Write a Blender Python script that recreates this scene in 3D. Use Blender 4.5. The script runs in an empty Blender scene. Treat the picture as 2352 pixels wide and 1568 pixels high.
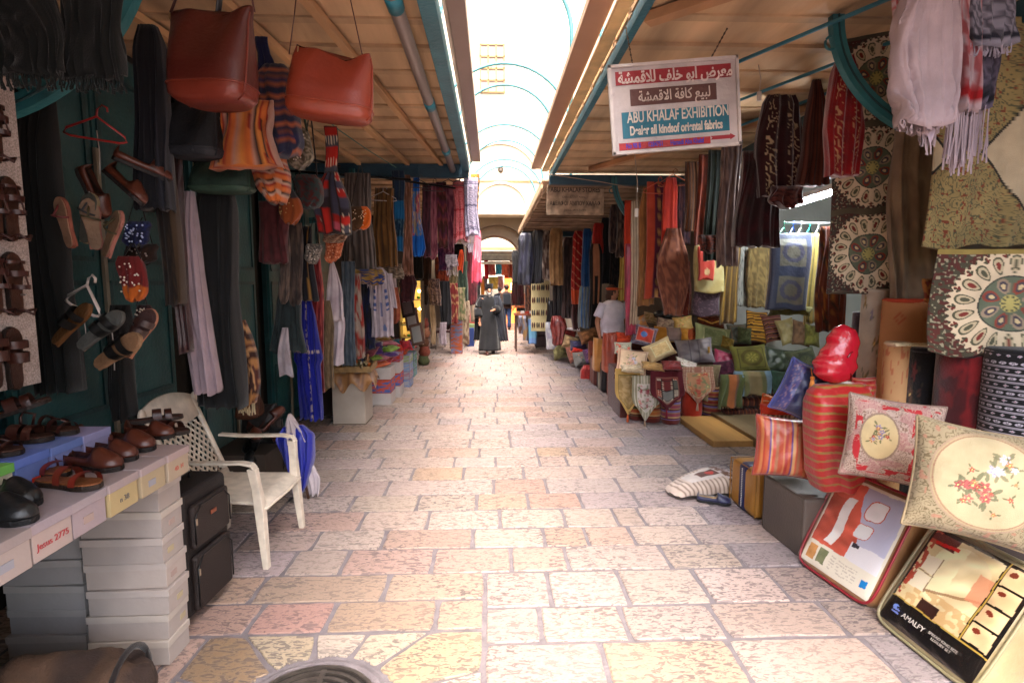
import bpy, math, random
import numpy as np
from mathutils import Vector, Matrix, Euler
R = math.radians
# ------------------------------------------------------------ camera
FPX = 1250.0; CAMH = 1.75
_p = math.atan(134/1250); _a = math.atan(46/1250*math.cos(_p))
scn = bpy.context.scene
cd = bpy.data.cameras.new('camera'); cam = bpy.data.objects.new('camera', cd)
scn.collection.objects.link(cam); scn.camera = cam
cd.sensor_width = 36; cd.lens = 36*FPX/2352; cd.clip_start = .05; cd.clip_end = 500
cam.location = (0, 0, CAMH); cam.rotation_euler = (math.pi/2-_p, 0, -_a)
# ------------------------------------------------------------ world and sun
SUN_EL, SUN_AZ = 66, 172      # degrees; azimuth measured from +Y towards +X
w = bpy.data.worlds.new('World'); scn.world = w; w.use_nodes = True
nt = w.node_tree; bg = nt.nodes['Background']
sky = nt.nodes.new('ShaderNodeTexSky'); sky.sky_type = 'NISHITA'; sky.sun_disc = False
sky.sun_elevation = R(SUN_EL); sky.sun_rotation = R(SUN_AZ); sky.dust_density = 6; sky.air_density = 1.0; sky.ozone_density = .6
nt.links.new(sky.outputs[0], bg.inputs[0]); bg.inputs[1].default_value = .15
sl = bpy.data.lights.new('sun', 'SUN'); sl.energy = .8; sl.angle = R(60); sl.color = (1, .91, .84)
so = bpy.data.objects.new('sun', sl); scn.collection.objects.link(so); so.location = (0, 0, 15)
_d = Vector((math.sin(R(SUN_AZ))*math.cos(R(SUN_EL)), math.cos(R(SUN_AZ))*math.cos(R(SUN_EL)), math.sin(R(SUN_EL))))
so.rotation_euler = _d.to_track_quat('Z', 'Y').to_euler()
scn.view_settings.view_transform = 'Standard'; scn.view_settings.look = 'None'
scn.view_settings.gamma = 1; scn.view_settings.exposure = 3.6
scn.view_settings.use_curve_mapping = False
scn.cycles.max_bounces = 8; scn.cycles.diffuse_bounces = 5; scn.cycles.glossy_bounces = 3
scn.cycles.transmission_bounces = 4; scn.cycles.transparent_max_bounces = 6
scn.cycles.use_denoising = True; scn.cycles.sample_clamp_indirect = 6
scn.cycles.caustics_reflective = False; scn.cycles.caustics_refractive = False
# ------------------------------------------------------------ pixel -> world
_fw = np.array([math.sin(_a)*math.cos(_p), math.cos(_a)*math.cos(_p), -math.sin(_p)])
_rt = np.array([math.cos(_a), -math.sin(_a), 0.0])
_up = np.array([math.sin(_a)*math.sin(_p), math.cos(_a)*math.sin(_p), math.cos(_p)])
def at(x, y, Y=None, X=None, Z=None):
    """world point seen at photo point (x, y) (2352-wide frame) at depth Y, side plane X or height Z"""
    d = _fw*FPX+_rt*(x-1176)+_up*(784-y)
    if Y is not None: t = Y/d[1]
    elif X is not None: t = X/d[0]
    else: t = (Z-CAMH)/d[2]
    return Vector((d[0]*t, d[1]*t, CAMH+d[2]*t))
def bb(x0, y0, x1, y1, X=None, Y=None):
    """base centre, width, height of a frontal box covering that photo rectangle"""
    xm = (x0+x1)/2; ym = (y0+y1)/2
    if Y is None: Y = at(xm, ym, X=X).y
    a = at(x0, ym, Y=Y); b = at(x1, ym, Y=Y); t = at(xm, y0, Y=Y); q = at(xm, y1, Y=Y)
    return Vector(((a.x+b.x)/2, Y, q.z)), b.x-a.x, t.z-q.z
# ------------------------------------------------------------ colours and noise
def C(h):
    if not isinstance(h, str): return np.array(h[:3], float)
    h = h.lstrip('#'); h = h if len(h) == 6 else ''.join(q*2 for q in h); v = np.array([int(h[i:i+2], 16)/255 for i in (0, 2, 4)])
    return np.where(v <= .04045, v/12.92, ((v+.055)/1.055)**2.4)
_rs = np.random.RandomState(5); _T = _rs.rand(64, 64)
def noise(x, y):
    x = np.asarray(x, float); y = np.asarray(y, float)
    xi = np.floor(x).astype(int); yi = np.floor(y).astype(int); fx = x-xi; fy = y-yi
    fx = fx*fx*(3-2*fx); fy = fy*fy*(3-2*fy)
    g = lambda a, b: _T[a % 64, b % 64]
    return (g(xi, yi)*(1-fx)+g(xi+1, yi)*fx)*(1-fy)+(g(xi, yi+1)*(1-fx)+g(xi+1, yi+1)*fx)*fy
def mixc(a, b, m):
    m = np.clip(m, 0, 1)[..., None]; return a*(1-m)+b*m
def full(c, U): return np.ones(U.shape+(3,))*C(c)
def ss(a, b, x):
    t = np.clip((x-a)/(b-a), 0, 1); return t*t*(3-2*t)
# ---- cloth patterns: functions (U, V) -> colour; U across 0..1, V up 0..1
def solid(c): return lambda U, V: full(c, U)
def mottled(c, d, s=9, th=.5):
    return lambda U, V: mixc(full(c, U), C(d), ss(th-.08, th+.08, noise(U*s+3, V*s*1.4+1)*.65+noise(U*s*2.3, V*s*3)*.35))
def stripes(cols, n=1, axis='u', wob=0):
    cs = np.array([C(c) for c, _ in cols]); ws = np.cumsum([b for _, b in cols]); ws = ws/ws[-1]
    def f(U, V):
        t = U if axis == 'u' else V
        if wob: t = t+wob*(noise(U*5, V*5)-.5)
        t = (t*n) % 1.0
        return cs[np.clip(np.searchsorted(ws, t), 0, len(cs)-1)]
    return f
def frame_(inner, outer, b=.12, asp=1, line=None):
    def f(U, V):
        e = np.minimum(np.minimum(U, 1-U)*asp, np.minimum(V, 1-V))
        c = mixc(outer(U, V), inner(U, V), (e > b)*1.)
        if line is not None: c = mixc(c, C(line), (abs(e-b) < .012)*1.)
        return c
    return f
def floral(bgc, cols, leaf='#5b6a45', n=9, seed=1, size=.07, lo=.12, hi=.88, clump=None):
    r = random.Random(seed); sp = []
    for i in range(n):
        if clump: a = r.random()*6.28; q = clump[2]*math.sqrt(r.random()); p = (clump[0]+q*math.cos(a), clump[1]+q*math.sin(a))
        else: p = (r.uniform(lo, hi), r.uniform(lo, hi))
        sp.append((p[0], p[1], size*r.uniform(.6, 1.25), r.choice(cols), r.random()*6))
    def f(U, V):
        c = bgc(U, V) if callable(bgc) else full(bgc, U)
        for (x, y, s, k, ph) in sp:
            for q in range(3):
                a = ph+q*2.1; lx = x+math.cos(a)*s*1.45; ly = y+math.sin(a)*s*1.45
                du = (U-lx)*math.cos(a)+(V-ly)*math.sin(a); dv = -(U-lx)*math.sin(a)+(V-ly)*math.cos(a)
                c = mixc(c, C(leaf), ((du/(s*.7))**2+(dv/(s*.26))**2 < 1)*.85)
        for (x, y, s, k, ph) in sp:
            d = np.hypot(U-x, V-y); an = np.arctan2(V-y, U-x)
            rr = s*(.75+.25*np.cos(5*an+ph)); c = mixc(c, C(k), ss(rr, rr*.85, d))
            c = mixc(c, C(k)*.45, (abs(np.sin(d/s*7+np.cos(an*5+ph)*.6)) < .3)*(d < rr*.85)*.8)
            c = mixc(c, C('#e8c97a'), (d < s*.16)*1.)
        return c
    return f
def medallion(bgc='#2c2a24', disc='#c9b79b', petal='#4a4a38', red='#6d2a22', heart='#a39a5c', asp=1.0, border='#4a2724', n=16, cx=.5, cy=.5, rad=.46):
    def f(U, V):
        x = (U-cx); y = (V-cy)*asp; d = np.hypot(x, y)/rad; a = np.arctan2(y, x)
        nz = noise(U*64, V*64*asp)
        c = mixc(full(bgc, U), C(border), ss(.5, .56, noise(U*52+7, V*52*asp))*.9)
        c = mixc(c, C('#8c8a72'), (nz > .76)*.8)
        c = mixc(c, C(disc), (d < .96+.03*np.cos(n*3*a))*1.)
        k = (a*n/(2*math.pi)) % 1-.5; seg = np.floor(a*n/(2*math.pi)) % 2
        pet = ((d-.72)/.17)**2+(k/.36)**2*(1.25-(d-.72)*2)
        c = mixc(c, C(petal), (pet < 1)*(pet > .62)*1.); c = mixc(c, C('#9a9070'), (pet < .62)*.6)
        pc = mixc(full(petal, U), C(red), seg)
        c = mixc(c, pc, (((d-.72)/.08)**2+(k/.14)**2 < 1)*1.)
        k2 = ((a*n/(2*math.pi))+.5) % 1-.5
        tre = (np.hypot((d-.87)/.035, k2/.13) < 1)|(np.hypot((d-.93)/.03, (k2-.0)/.08) < 1)|(np.hypot((d-.885)/.02, (abs(k2)-.12)/.07) < 1)
        c = mixc(c, pc*.8, tre*1.)
        c = mixc(c, C('#56604e'), (d < .5)*1.); c = mixc(c, C('#333630'), (abs(d-.5) < .012)*1.)
        k3 = (a*8/(2*math.pi)) % 1-.5; s3 = np.floor(a*8/(2*math.pi)) % 2
        p3 = ((d-.33)/.15)**2+(k3/.36)**2
        c = mixc(c, mixc(full('#8a7a66', U), C('#7c3a2c'), s3), (p3 < 1)*1.); c = mixc(c, C('#3f3a44'), (p3 < .45)*1.)
        c = mixc(c, C('#b9a77e'), (p3 < .12)*1.)
        c = mixc(c, C(heart), (d < .16)*1.); c = mixc(c, C('#4c4f3a'), ((d < .15)&(np.cos(10*a) > .3)&(d > .08))*1.)
        return c
    return f
def brocade(bgc, vine, s=7, hi=None, w=.1):
    def f(U, V):
        q = noise(U*s, V*s)+.5*noise(U*s*2.1+9, V*s*2.1)
        c = mixc(full(bgc, U), C(vine), (np.abs((q*4) % 1-.5) < w)*1.)
        if hi: c = mixc(c, C(hi), (noise(U*s*3+5, V*s*3+2) > .8)*1.)
        return c
    return f
def keffiyeh(bgc='#c9c0c4', ink='#8c2028', n=26, asp=2.5, bars=True):
    def f(U, V):
        g = ((U*n) % 1-.5); h = ((V*n*asp) % 1-.5)
        c = mixc(full(bgc, U), C(ink), (((abs(g+h) < .16)|(abs(g-h) < .16)))*.75)
        if bars:
            for v0 in (.08, .12, .88, .92, .5): c = mixc(c, C(ink), (abs(V-v0) < .011)*1.)
            c = mixc(c, C(bgc), ((V < .06)|(V > .95))*1.)
        return c
    return f
def bands(bgc, ink, n=9, red='#8c3440'):
    def f(U, V):
        t = (V*n) % 1; i = np.floor(V*n)
        c = full(bgc, U); c = mixc(c, C(ink), ((abs(t-.08) < .035)|(abs(t-.92) < .035))*1.)
        k = (U*16+.5*(i % 2)) % 1-.5; big = (i % 2) == 0
        d = np.hypot(k*1.2, (t-.5)*2.3)
        c = mixc(c, C(ink), (big&(d < .44)&((d > .2)|(d < .1)))*1.)
        c = mixc(c, C(ink), ((~big)&(abs(k)+abs(t-.5)*1.5 < .26))*1.)
        c = mixc(c, C(red), ((~big)&(abs(k)+abs(t-.5)*1.5 < .1))*1.)
        return c
    return f
def patch(cols, nu=4, nv=5, seed=3, dots=True):
    r = random.Random(seed); tb = np.array([[C(r.choice(cols)) for _ in range(nv)] for _ in range(nu)])
    def f(U, V):
        a = np.clip((U*nu).astype(int), 0, nu-1); b = np.clip((V*nv).astype(int), 0, nv-1)
        c = tb[a, b]
        if dots:
            d = np.hypot((U*nu*5) % 1-.5, (V*nv*5) % 1-.5); c = mixc(c, C('#c8b8a0'), (d < .2)*((a+b) % 2)*1.)
        e = np.minimum(np.minimum((U*nu) % 1, 1-(U*nu) % 1), np.minimum((V*nv) % 1, 1-(V*nv) % 1))
        return mixc(c, C('#1a1210'), (e < .03)*1.)
    return f
# ------------------------------------------------------------ materials
_M = {}
def mat(name, rough=.8, var=.25, vs=6., bump=.15, bs=60., sheen=0, metal=0, coat=0, spec=.5, base=None, emit=0, trans=0, alpha=1, stretch=(1, 1, 1)):
    if name in _M: return _M[name]
    m = bpy.data.materials.new(name); m.use_nodes = True; n = m.node_tree; L = n.links
    b = n.nodes['Principled BSDF']
    if base is None:
        at_ = n.nodes.new('ShaderNodeAttribute'); at_.attribute_name = 'Col'; src = at_.outputs['Color']
    else:
        rg = n.nodes.new('ShaderNodeRGB'); rg.outputs[0].default_value = (*C(base), 1); src = rg.outputs[0]
    tc = n.nodes.new('ShaderNodeTexCoord'); mp = n.nodes.new('ShaderNodeMapping'); mp.inputs['Scale'].default_value = stretch
    L.new(tc.outputs['Object'], mp.inputs[0])
    nz = n.nodes.new('ShaderNodeTexNoise'); nz.inputs['Scale'].default_value = vs; nz.inputs['Detail'].default_value = 5; L.new(mp.outputs[0], nz.inputs['Vector'])
    mr = n.nodes.new('ShaderNodeMapRange'); mr.inputs['From Min'].default_value = .3; mr.inputs['From Max'].default_value = .7
    mr.inputs['To Min'].default_value = 1-var; mr.inputs['To Max'].default_value = 1+var*.6; L.new(nz.outputs['Fac'], mr.inputs['Value'])
    vm = n.nodes.new('ShaderNodeVectorMath'); vm.operation = 'SCALE'; L.new(src, vm.inputs[0]); L.new(mr.outputs[0], vm.inputs['Scale'])
    L.new(vm.outputs[0], b.inputs['Base Color'])
    if bump:
        n2 = n.nodes.new('ShaderNodeTexNoise'); n2.inputs['Scale'].default_value = bs; n2.inputs['Detail'].default_value = 4; L.new(mp.outputs[0], n2.inputs['Vector'])
        bp = n.nodes.new('ShaderNodeBump'); bp.inputs['Strength'].default_value = bump; bp.inputs['Distance'].default_value = .02
        L.new(n2.outputs['Fac'], bp.inputs['Height']); L.new(bp.outputs[0], b.inputs['Normal'])
    b.inputs['Roughness'].default_value = rough; b.inputs['Metallic'].default_value = metal
    b.inputs['Specular IOR Level'].default_value = spec; b.inputs['Sheen Weight'].default_value = sheen
    b.inputs['Coat Weight'].default_value = coat; b.inputs['Coat Roughness'].default_value = .12
    b.inputs['Transmission Weight'].default_value = trans; b.inputs['Alpha'].default_value = alpha
    if emit: L.new(vm.outputs[0], b.inputs['Emission Color']); b.inputs['Emission Strength'].default_value = emit
    _M[name] = m; return m
CLOTH = mat('woven_cloth', .9, .22, 7, .25, 220, sheen=.15, spec=.25)
SATIN = mat('satin_cloth', .42, .18, 6, .25, 30, sheen=.2, spec=.5)
VELVET = mat('velvet', .95, .35, 12, .2, 90, sheen=.5, spec=.15)
LEATHER = mat('leather', .4, .16, 5, .12, 60, spec=.5)
DULL = mat('dull_leather', .6, .35, 12, .35, 60, spec=.35)
PLASTIC = mat('plastic', .4, .08, 3, .05, 20)
CARD = mat('cardboard', .75, .1, 5, .12, 25, spec=.3)
PAINT = mat('old_paint', .5, .3, 4, .3, 35)
WOOD = mat('wood', .7, .45, 3.2, .3, 30, stretch=(1, .15, 1))
METAL = mat('metal', .32, .2, 10, .1, 40, metal=.9)
FOIL = mat('foil', .27, .1, 5, .7, 14, coat=.15, spec=.6)
GLOSSP = mat('print_under_plastic', .22, .05, 4, .1, 5, coat=.8)
PLASTER = mat('plaster', .9, .18, 1.2, .4, 14, spec=.2)
SKIN = mat('skin', .55, .1, 8, .1, 60)
STRAW = mat('straw', .85, .3, 30, .5, 90)
# ------------------------------------------------------------ objects
col = scn.collection
def setp(o, label=None, cat=None, group=None, kind=None):
    if label: o['label'] = label
    if cat: o['category'] = cat
    if group: o['group'] = group
    if kind: o['kind'] = kind
    return o
def thing(name, label, cat, loc=(0, 0, 0), rot=(0, 0, 0), group=None):
    o = bpy.data.objects.new(name, None); col.objects.link(o); o.empty_display_size = .1
    o.location = loc; o.rotation_euler = rot
    return setp(o, label, cat, group)
def meshobj(name, verts, faces, cols, m, parent=None, smooth=True, loc=None, rot=None, corner=False):
    me = bpy.data.meshes.new(name); me.from_pydata(np.asarray(verts).tolist(), [], [tuple(int(i) for i in f_) for f_ in faces])
    a = me.color_attributes.new('Col', 'FLOAT_COLOR', 'CORNER' if corner else 'POINT')
    c = np.ones((len(cols), 4), np.float32); c[:, :3] = cols; a.data.foreach_set('color', c.ravel())
    me.materials.append(m)
    if smooth: me.polygons.foreach_set('use_smooth', [True]*len(me.polygons))
    me.update(); o = bpy.data.objects.new(name, me); col.objects.link(o)
    if parent is not None: o.parent = parent
    if loc is not None: o.location = loc
    if rot is not None: o.rotation_euler = rot
    return o
def grid(P, K, closed_u=False, cap=False, off=0):
    """P (nv, nu, 3) -> verts, faces, cols"""
    nv, nu = P.shape[:2]; idx = np.arange(nv*nu).reshape(nv, nu)+off; F = []
    a = idx[:-1, :-1]; b = idx[:-1, 1:]; c = idx[1:, 1:]; d = idx[1:, :-1]
    F = np.stack([a, b, c, d], -1).reshape(-1, 4).tolist()
    if closed_u: F += np.stack([idx[:-1, -1], idx[:-1, 0], idx[1:, 0], idx[1:, -1]], -1).tolist()
    if cap: F.append(idx[0][::-1].tolist()); F.append(idx[-1].tolist())
    return P.reshape(-1, 3), F, np.broadcast_to(K, P.shape).reshape(-1, 3)
class MB:
    """collects shapes of many colours into one mesh"""
    def __init__(s): s.v = []; s.f = []; s.c = []; s.n = 0
    def add(s, V, F, c):
        V = np.asarray(V, float); s.v.append(V); s.f += [[i+s.n for i in q] for q in F]
        c = np.asarray(c, float); c = np.broadcast_to(c, (len(V), 3)); s.c.append(c); s.n += len(V); return s
    def box(s, c, d, k, rz=0, M=None, sh=None):
        x, y, z = [q/2 for q in d]
        V = np.array([[sx*x, sy*y, sz*z] for sz in (-1, 1) for sx, sy in ((-1, -1), (1, -1), (1, 1), (-1, 1))])
        if sh is not None: V[4:, :2] *= sh
        if rz: V = V@np.array(Matrix.Rotation(rz, 3, 'Z').transposed())
        if M is not None: V = V@np.array(M.transposed())
        return s.add(V+np.array(c), [(3, 2, 1, 0), (4, 5, 6, 7), (0, 1, 5, 4), (1, 2, 6, 5), (2, 3, 7, 6), (3, 0, 4, 7)], C(k))
    def tube(s, pts, r, k, n=8, flat=1.0, closed=False):
        pts = [Vector(p) for p in pts]; N = len(pts); V = []
        rr = r if hasattr(r, '__len__') else [r]*N
        for i, p in enumerate(pts):
            q0 = pts[(i-1) % N] if (closed or i) else p; q1 = pts[(i+1) % N] if (closed or i < N-1) else p
            t = (q1-q0).normalized(); ref = Vector((0, 0, 1)) if abs(t.z) < .92 else Vector((1, 0, 0))
            a = t.cross(ref).normalized(); b = a.cross(t)
            for j in range(n):
                an = 2*math.pi*j/n; V.append(p+a*math.cos(an)*rr[i]+b*math.sin(an)*rr[i]*flat)
        F = [[i*n+j, i*n+(j+1) % n, (i+1)*n+(j+1) % n, (i+1)*n+j] for i in range(N-1) for j in range(n)]
        if closed: F += [[(N-1)*n+j, (N-1)*n+(j+1) % n, (j+1) % n, j] for j in range(n)]
        else: F += [list(range(n))[::-1], [(N-1)*n+j for j in range(n)]]
        return s.add([list(v) for v in V], F, C(k))
    def lathe(s, prof, k, n=20, c=(0, 0, 0), sx=1, sy=1, M=None, cap=True):
        V = [[r*sx*math.cos(2*math.pi*j/n), r*sy*math.sin(2*math.pi*j/n), z] for r, z in prof for j in range(n)]
        F = [[i*n+j, i*n+(j+1) % n, (i+1)*n+(j+1) % n, (i+1)*n+j] for i in range(len(prof)-1) for j in range(n)]
        if cap: F += [list(range(n))[::-1], [(len(prof)-1)*n+j for j in range(n)]]
        V = np.array(V)
        if M is not None: V = V@np.array(M.transposed())
        return s.add(V+np.array(c), F, C(k) if isinstance(k, str) else k)
    def ball(s, c, r, k, n=10, M=None):
        if not hasattr(r, '__len__'): r = (r, r, r)
        pr = [(max(.02, math.sin(math.pi*i/n)), -math.cos(math.pi*i/n)) for i in range(n+1)]
        V = [[q*r[0]*math.cos(2*math.pi*j/(n+4)), q*r[1]*math.sin(2*math.pi*j/(n+4)), z*r[2]] for q, z in pr for j in range(n+4)]
        m_ = n+4; F = [[i*m_+j, i*m_+(j+1) % m_, (i+1)*m_+(j+1) % m_, (i+1)*m_+j] for i in range(n) for j in range(m_)]
        V = np.array(V)
        if M is not None: V = V@np.array(M.transposed())
        return s.add(V+np.array(c), F, C(k))
    def prism(s, pts, z0, z1, k, M=None, c=(0, 0, 0)):
        n = len(pts); V = np.array([[x, y, z0] for x, y in pts]+[[x, y, z1] for x, y in pts])
        if M is not None: V = V@np.array(M.transposed())
        F = [list(range(n))[::-1], list(range(n, 2*n))]+[[i, (i+1) % n, n+(i+1) % n, n+i] for i in range(n)]
        return s.add(V+np.array(c), F, C(k))
    def surf(s, P, K, **kw):
        V, F, c = grid(P, K, **kw); return s.add(V, F, c)
    def build(s, name, m, parent=None, smooth=False, loc=None, rot=None, bev=0, seg=2, auto=False):
        o = meshobj(name, np.concatenate(s.v), s.f, np.concatenate(s.c), m, parent, smooth, loc, rot)
        if bev:
            b = o.modifiers.new('bevel', 'BEVEL'); b.width = bev; b.segments = seg; b.limit_method = 'ANGLE'; b.angle_limit = R(50)
        return o
def smoothprof(pr, t):
    a = np.array(pr, float); tt = a[:, 0]; out = []
    for k in range(1, a.shape[1]): out.append(np.interp(t, tt, a[:, k]))
    return out if len(out) > 1 else out[0]
def cloth(w, h, pat, th=.06, prof=((0, 1), (1, 1)), folds=5, amp=.02, seed=0, nu=64, nv=24, sway=0, hem=0, top=0, edge=1):
    """closed hanging cloth; top at z=h, hem at z=0; hem>0 points the bottom, gather bunches the top"""
    r = random.Random(seed); p0 = r.random()*6; p1 = r.random()*6
    nu = max(nu, int(folds*10)); u = np.arange(nu)/nu*2*math.pi; t = np.linspace(0, 1, nv); U, T = np.meshgrid(u, t)
    cx = np.sign(np.cos(U))*np.abs(np.cos(U))**.75; cy = np.sign(np.sin(U))*np.abs(np.sin(U))**.5
    s_ = (cx+1)/2; wp = smoothprof(prof, T)
    a = amp*(.35+.65*T)
    sw = s_+.05*np.sin(T*4+p0)+.12*(noise(s_*3+p0*5, T*2+p1)-.5); md = .35+1.3*noise(s_*4+p1*7, T*1.6+p0*3)
    fold = md*a*(np.sin(folds*2*math.pi*sw+p0)+.6*np.sin(folds*3.7*math.pi*sw+p1+T*2)+.35*np.sin(folds*.9*math.pi*sw+p1*2-T*3))
    edge_ = 1+(.10*(noise(T*4+p0*9, cy*2+p1*5)-.5)+.06*np.sin(T*7+p1))*min(1, folds/3)*edge*min(1, .28/w)
    X = cx*w/2*wp*edge_+sway*T*T+.012*np.sin(T*4+p1); Yv = cy*th/2*(.35+.65*np.minimum(1, T*6))+fold
    Z = h*(1-T)+hem*(np.abs(cx)*h)*T**3-top*np.abs(cx)*h*(1-T)**4+(.012*np.sin(folds*2*math.pi*s_+p0)+.03*(noise(s_*5+p0*4, p1*3+0*T)-.5)*min(1, folds/3))*T
    P = np.stack([X, Yv, Z], -1); K = pat(s_, 1-T); return grid(P, K, closed_u=True, cap=True)
def pillow_mesh(s, t, pat, n=28, sy=None, pinch=.09, seed=0):
    sy = sy or s; g = np.linspace(-1, 1, n); A, B = np.meshgrid(g, g); V = []; F = []; K = []
    e = (1-np.abs(A)**3.2)*(1-np.abs(B)**3.2); th = t/2*np.maximum(e, 0)**.55
    k = 1-pinch*(1-B**2)*np.abs(A)**6; X = A*s/2*k; Y = B*sy/2*(1-pinch*(1-A**2)*np.abs(B)**6)
    wr = .006*np.sin(A*9+seed)*np.sin(B*7+seed*2)*e+.01*(noise(A*3+seed*3+9, B*3+9)-.5)*e
    U = (A+1)/2; W = (B+1)/2
    m = MB(); m.surf(np.stack([X, -(th+wr)-.004, Y], -1), pat(U, W))
    m.surf(np.stack([X, th+wr+.004, Y], -1)[:, ::-1], pat(U, W)[:, ::-1])
    edge = [(X[0, i], 0, Y[0, i]) for i in range(n)]+[(X[i, -1], 0, Y[i, -1]) for i in range(1, n)]+[(X[-1, i], 0, Y[-1, i]) for i in range(n-2, -1, -1)]+[(X[i, 0], 0, Y[i, 0]) for i in range(n-2, 0, -1)]
    return m, edge
def cushion(name, label, cat, c, s, pat, t=.16, rot=(0, 0, 0), m=CLOTH, sy=None, n=28, pipe=None, group=None, pinch=.09, seed=1, pr=.007):
    mb, edge = pillow_mesh(s, t, pat, n, sy, pinch, seed)
    o = thing(name, label, cat, c, rot, group); mb.build('cover', m, o, smooth=True)
    MB().tube(edge, pr, pipe if pipe else tuple(pat(np.array([[.02]]), np.array([[.5]]))[0, 0]), n=6, closed=True).build('piping', m, o, smooth=True)
    return o
def copy_thing(o, loc=None, rot=None, label=None, group=None, scale=None):
    r = o.copy(); col.objects.link(r)
    if loc is not None: r.location = loc
    if rot is not None: r.rotation_euler = rot
    if scale is not None: r.scale = (scale,)*3 if not hasattr(scale, '__len__') else scale
    if label: r['label'] = label
    if group: r['group'] = group
    for ch in list(o.children):
        c = ch.copy(); col.objects.link(c); c.parent = r
        for g in list(ch.children):
            d = g.copy(); col.objects.link(d); d.parent = c
    return r
# ============================================================ SETTING
def shader_ground(name, base, dark, stone=False):
    m = bpy.data.materials.new(name); m.use_nodes = True; n = m.node_tree; L = n.links; b = n.nodes['Principled BSDF']
    a = n.nodes.new('ShaderNodeAttribute'); a.attribute_name = 'Col'
    g = n.nodes.new('ShaderNodeTexCoord')
    def nz(sc, st, det=4, dist=0):
        mp = n.nodes.new('ShaderNodeMapping'); mp.inputs['Scale'].default_value = st; L.new(g.outputs['Object'], mp.inputs[0])
        t = n.nodes.new('ShaderNodeTexNoise'); t.inputs['Scale'].default_value = sc; t.inputs['Detail'].default_value = det; t.inputs['Distortion'].default_value = dist
        L.new(mp.outputs[0], t.inputs['Vector']); return t.outputs['Fac']
    def ramp(src, a0, a1):
        r = n.nodes.new('ShaderNodeMapRange'); r.inputs['From Min'].default_value = a0; r.inputs['From Max'].default_value = a1; r.interpolation_type = 'SMOOTHSTEP'
        L.new(src, r.inputs['Value']); return r.outputs[0]
    def mth(op, x, y):
        q = n.nodes.new('ShaderNodeMath'); q.operation = op
        for i, s in enumerate((x, y)):
            if hasattr(s, 'links'): L.new(s, q.inputs[i])
            else: q.inputs[i].default_value = s
        return q.outputs[0]
    pit1 = ramp(nz(17, (1, 2.6, 1), 4, 1.3), .51, .58); pit2 = ramp(nz(40, (1, 2.0, 1), 4, 1.0), .57, .64)
    big = ramp(nz(1.6, (1, 1, 1), 3), .35, .65)
    pit = mth('MAXIMUM', pit1, mth('MULTIPLY', pit2, .75)); pit = mth('MULTIPLY', pit, mth('ADD', mth('MULTIPLY', big, .45), .5))
    mx = n.nodes.new('ShaderNodeMix'); mx.data_type = 'RGBA'; L.new(mth('MULTIPLY', pit, .78), mx.inputs[0]); L.new(a.outputs['Color'], mx.inputs[6])
    mx.inputs[7].default_value = (*C(dark), 1)
    fine = nz(60, (1, 1, 1), 5); vm = n.nodes.new('ShaderNodeVectorMath'); vm.operation = 'SCALE'; L.new(mx.outputs[2], vm.inputs[0])
    L.new(mth('ADD', mth('MULTIPLY', fine, .35), .82), vm.inputs['Scale']); L.new(vm.outputs[0], b.inputs['Base Color'])
    bp = n.nodes.new('ShaderNodeBump'); bp.inputs['Strength'].default_value = .45; bp.inputs['Distance'].default_value = .012; bp.invert = True
    L.new(mth('ADD', pit, mth('MULTIPLY', fine, .12)), bp.inputs['Height']); L.new(bp.outputs[0], b.inputs['Normal'])
    L.new(mth('ADD', mth('MULTIPLY', pit, .4), .42), b.inputs['Roughness']); return m
STONE = shader_ground('worn_paving_stone', None, '#474247')
GROUT = mat('grout', .9, .25, 12, .4, 50, base='#6e676a')
# ground sheet and grout bed
MB().box((0, 30, -.13), (120, 130, .2), '#6b5e50').build('ground', GROUT)['kind'] = 'structure'
MB().box((0, 9, -.016), (9, 40, .02), '#6b676b').build('grout_bed', GROUT)['kind'] = 'structure'
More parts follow.
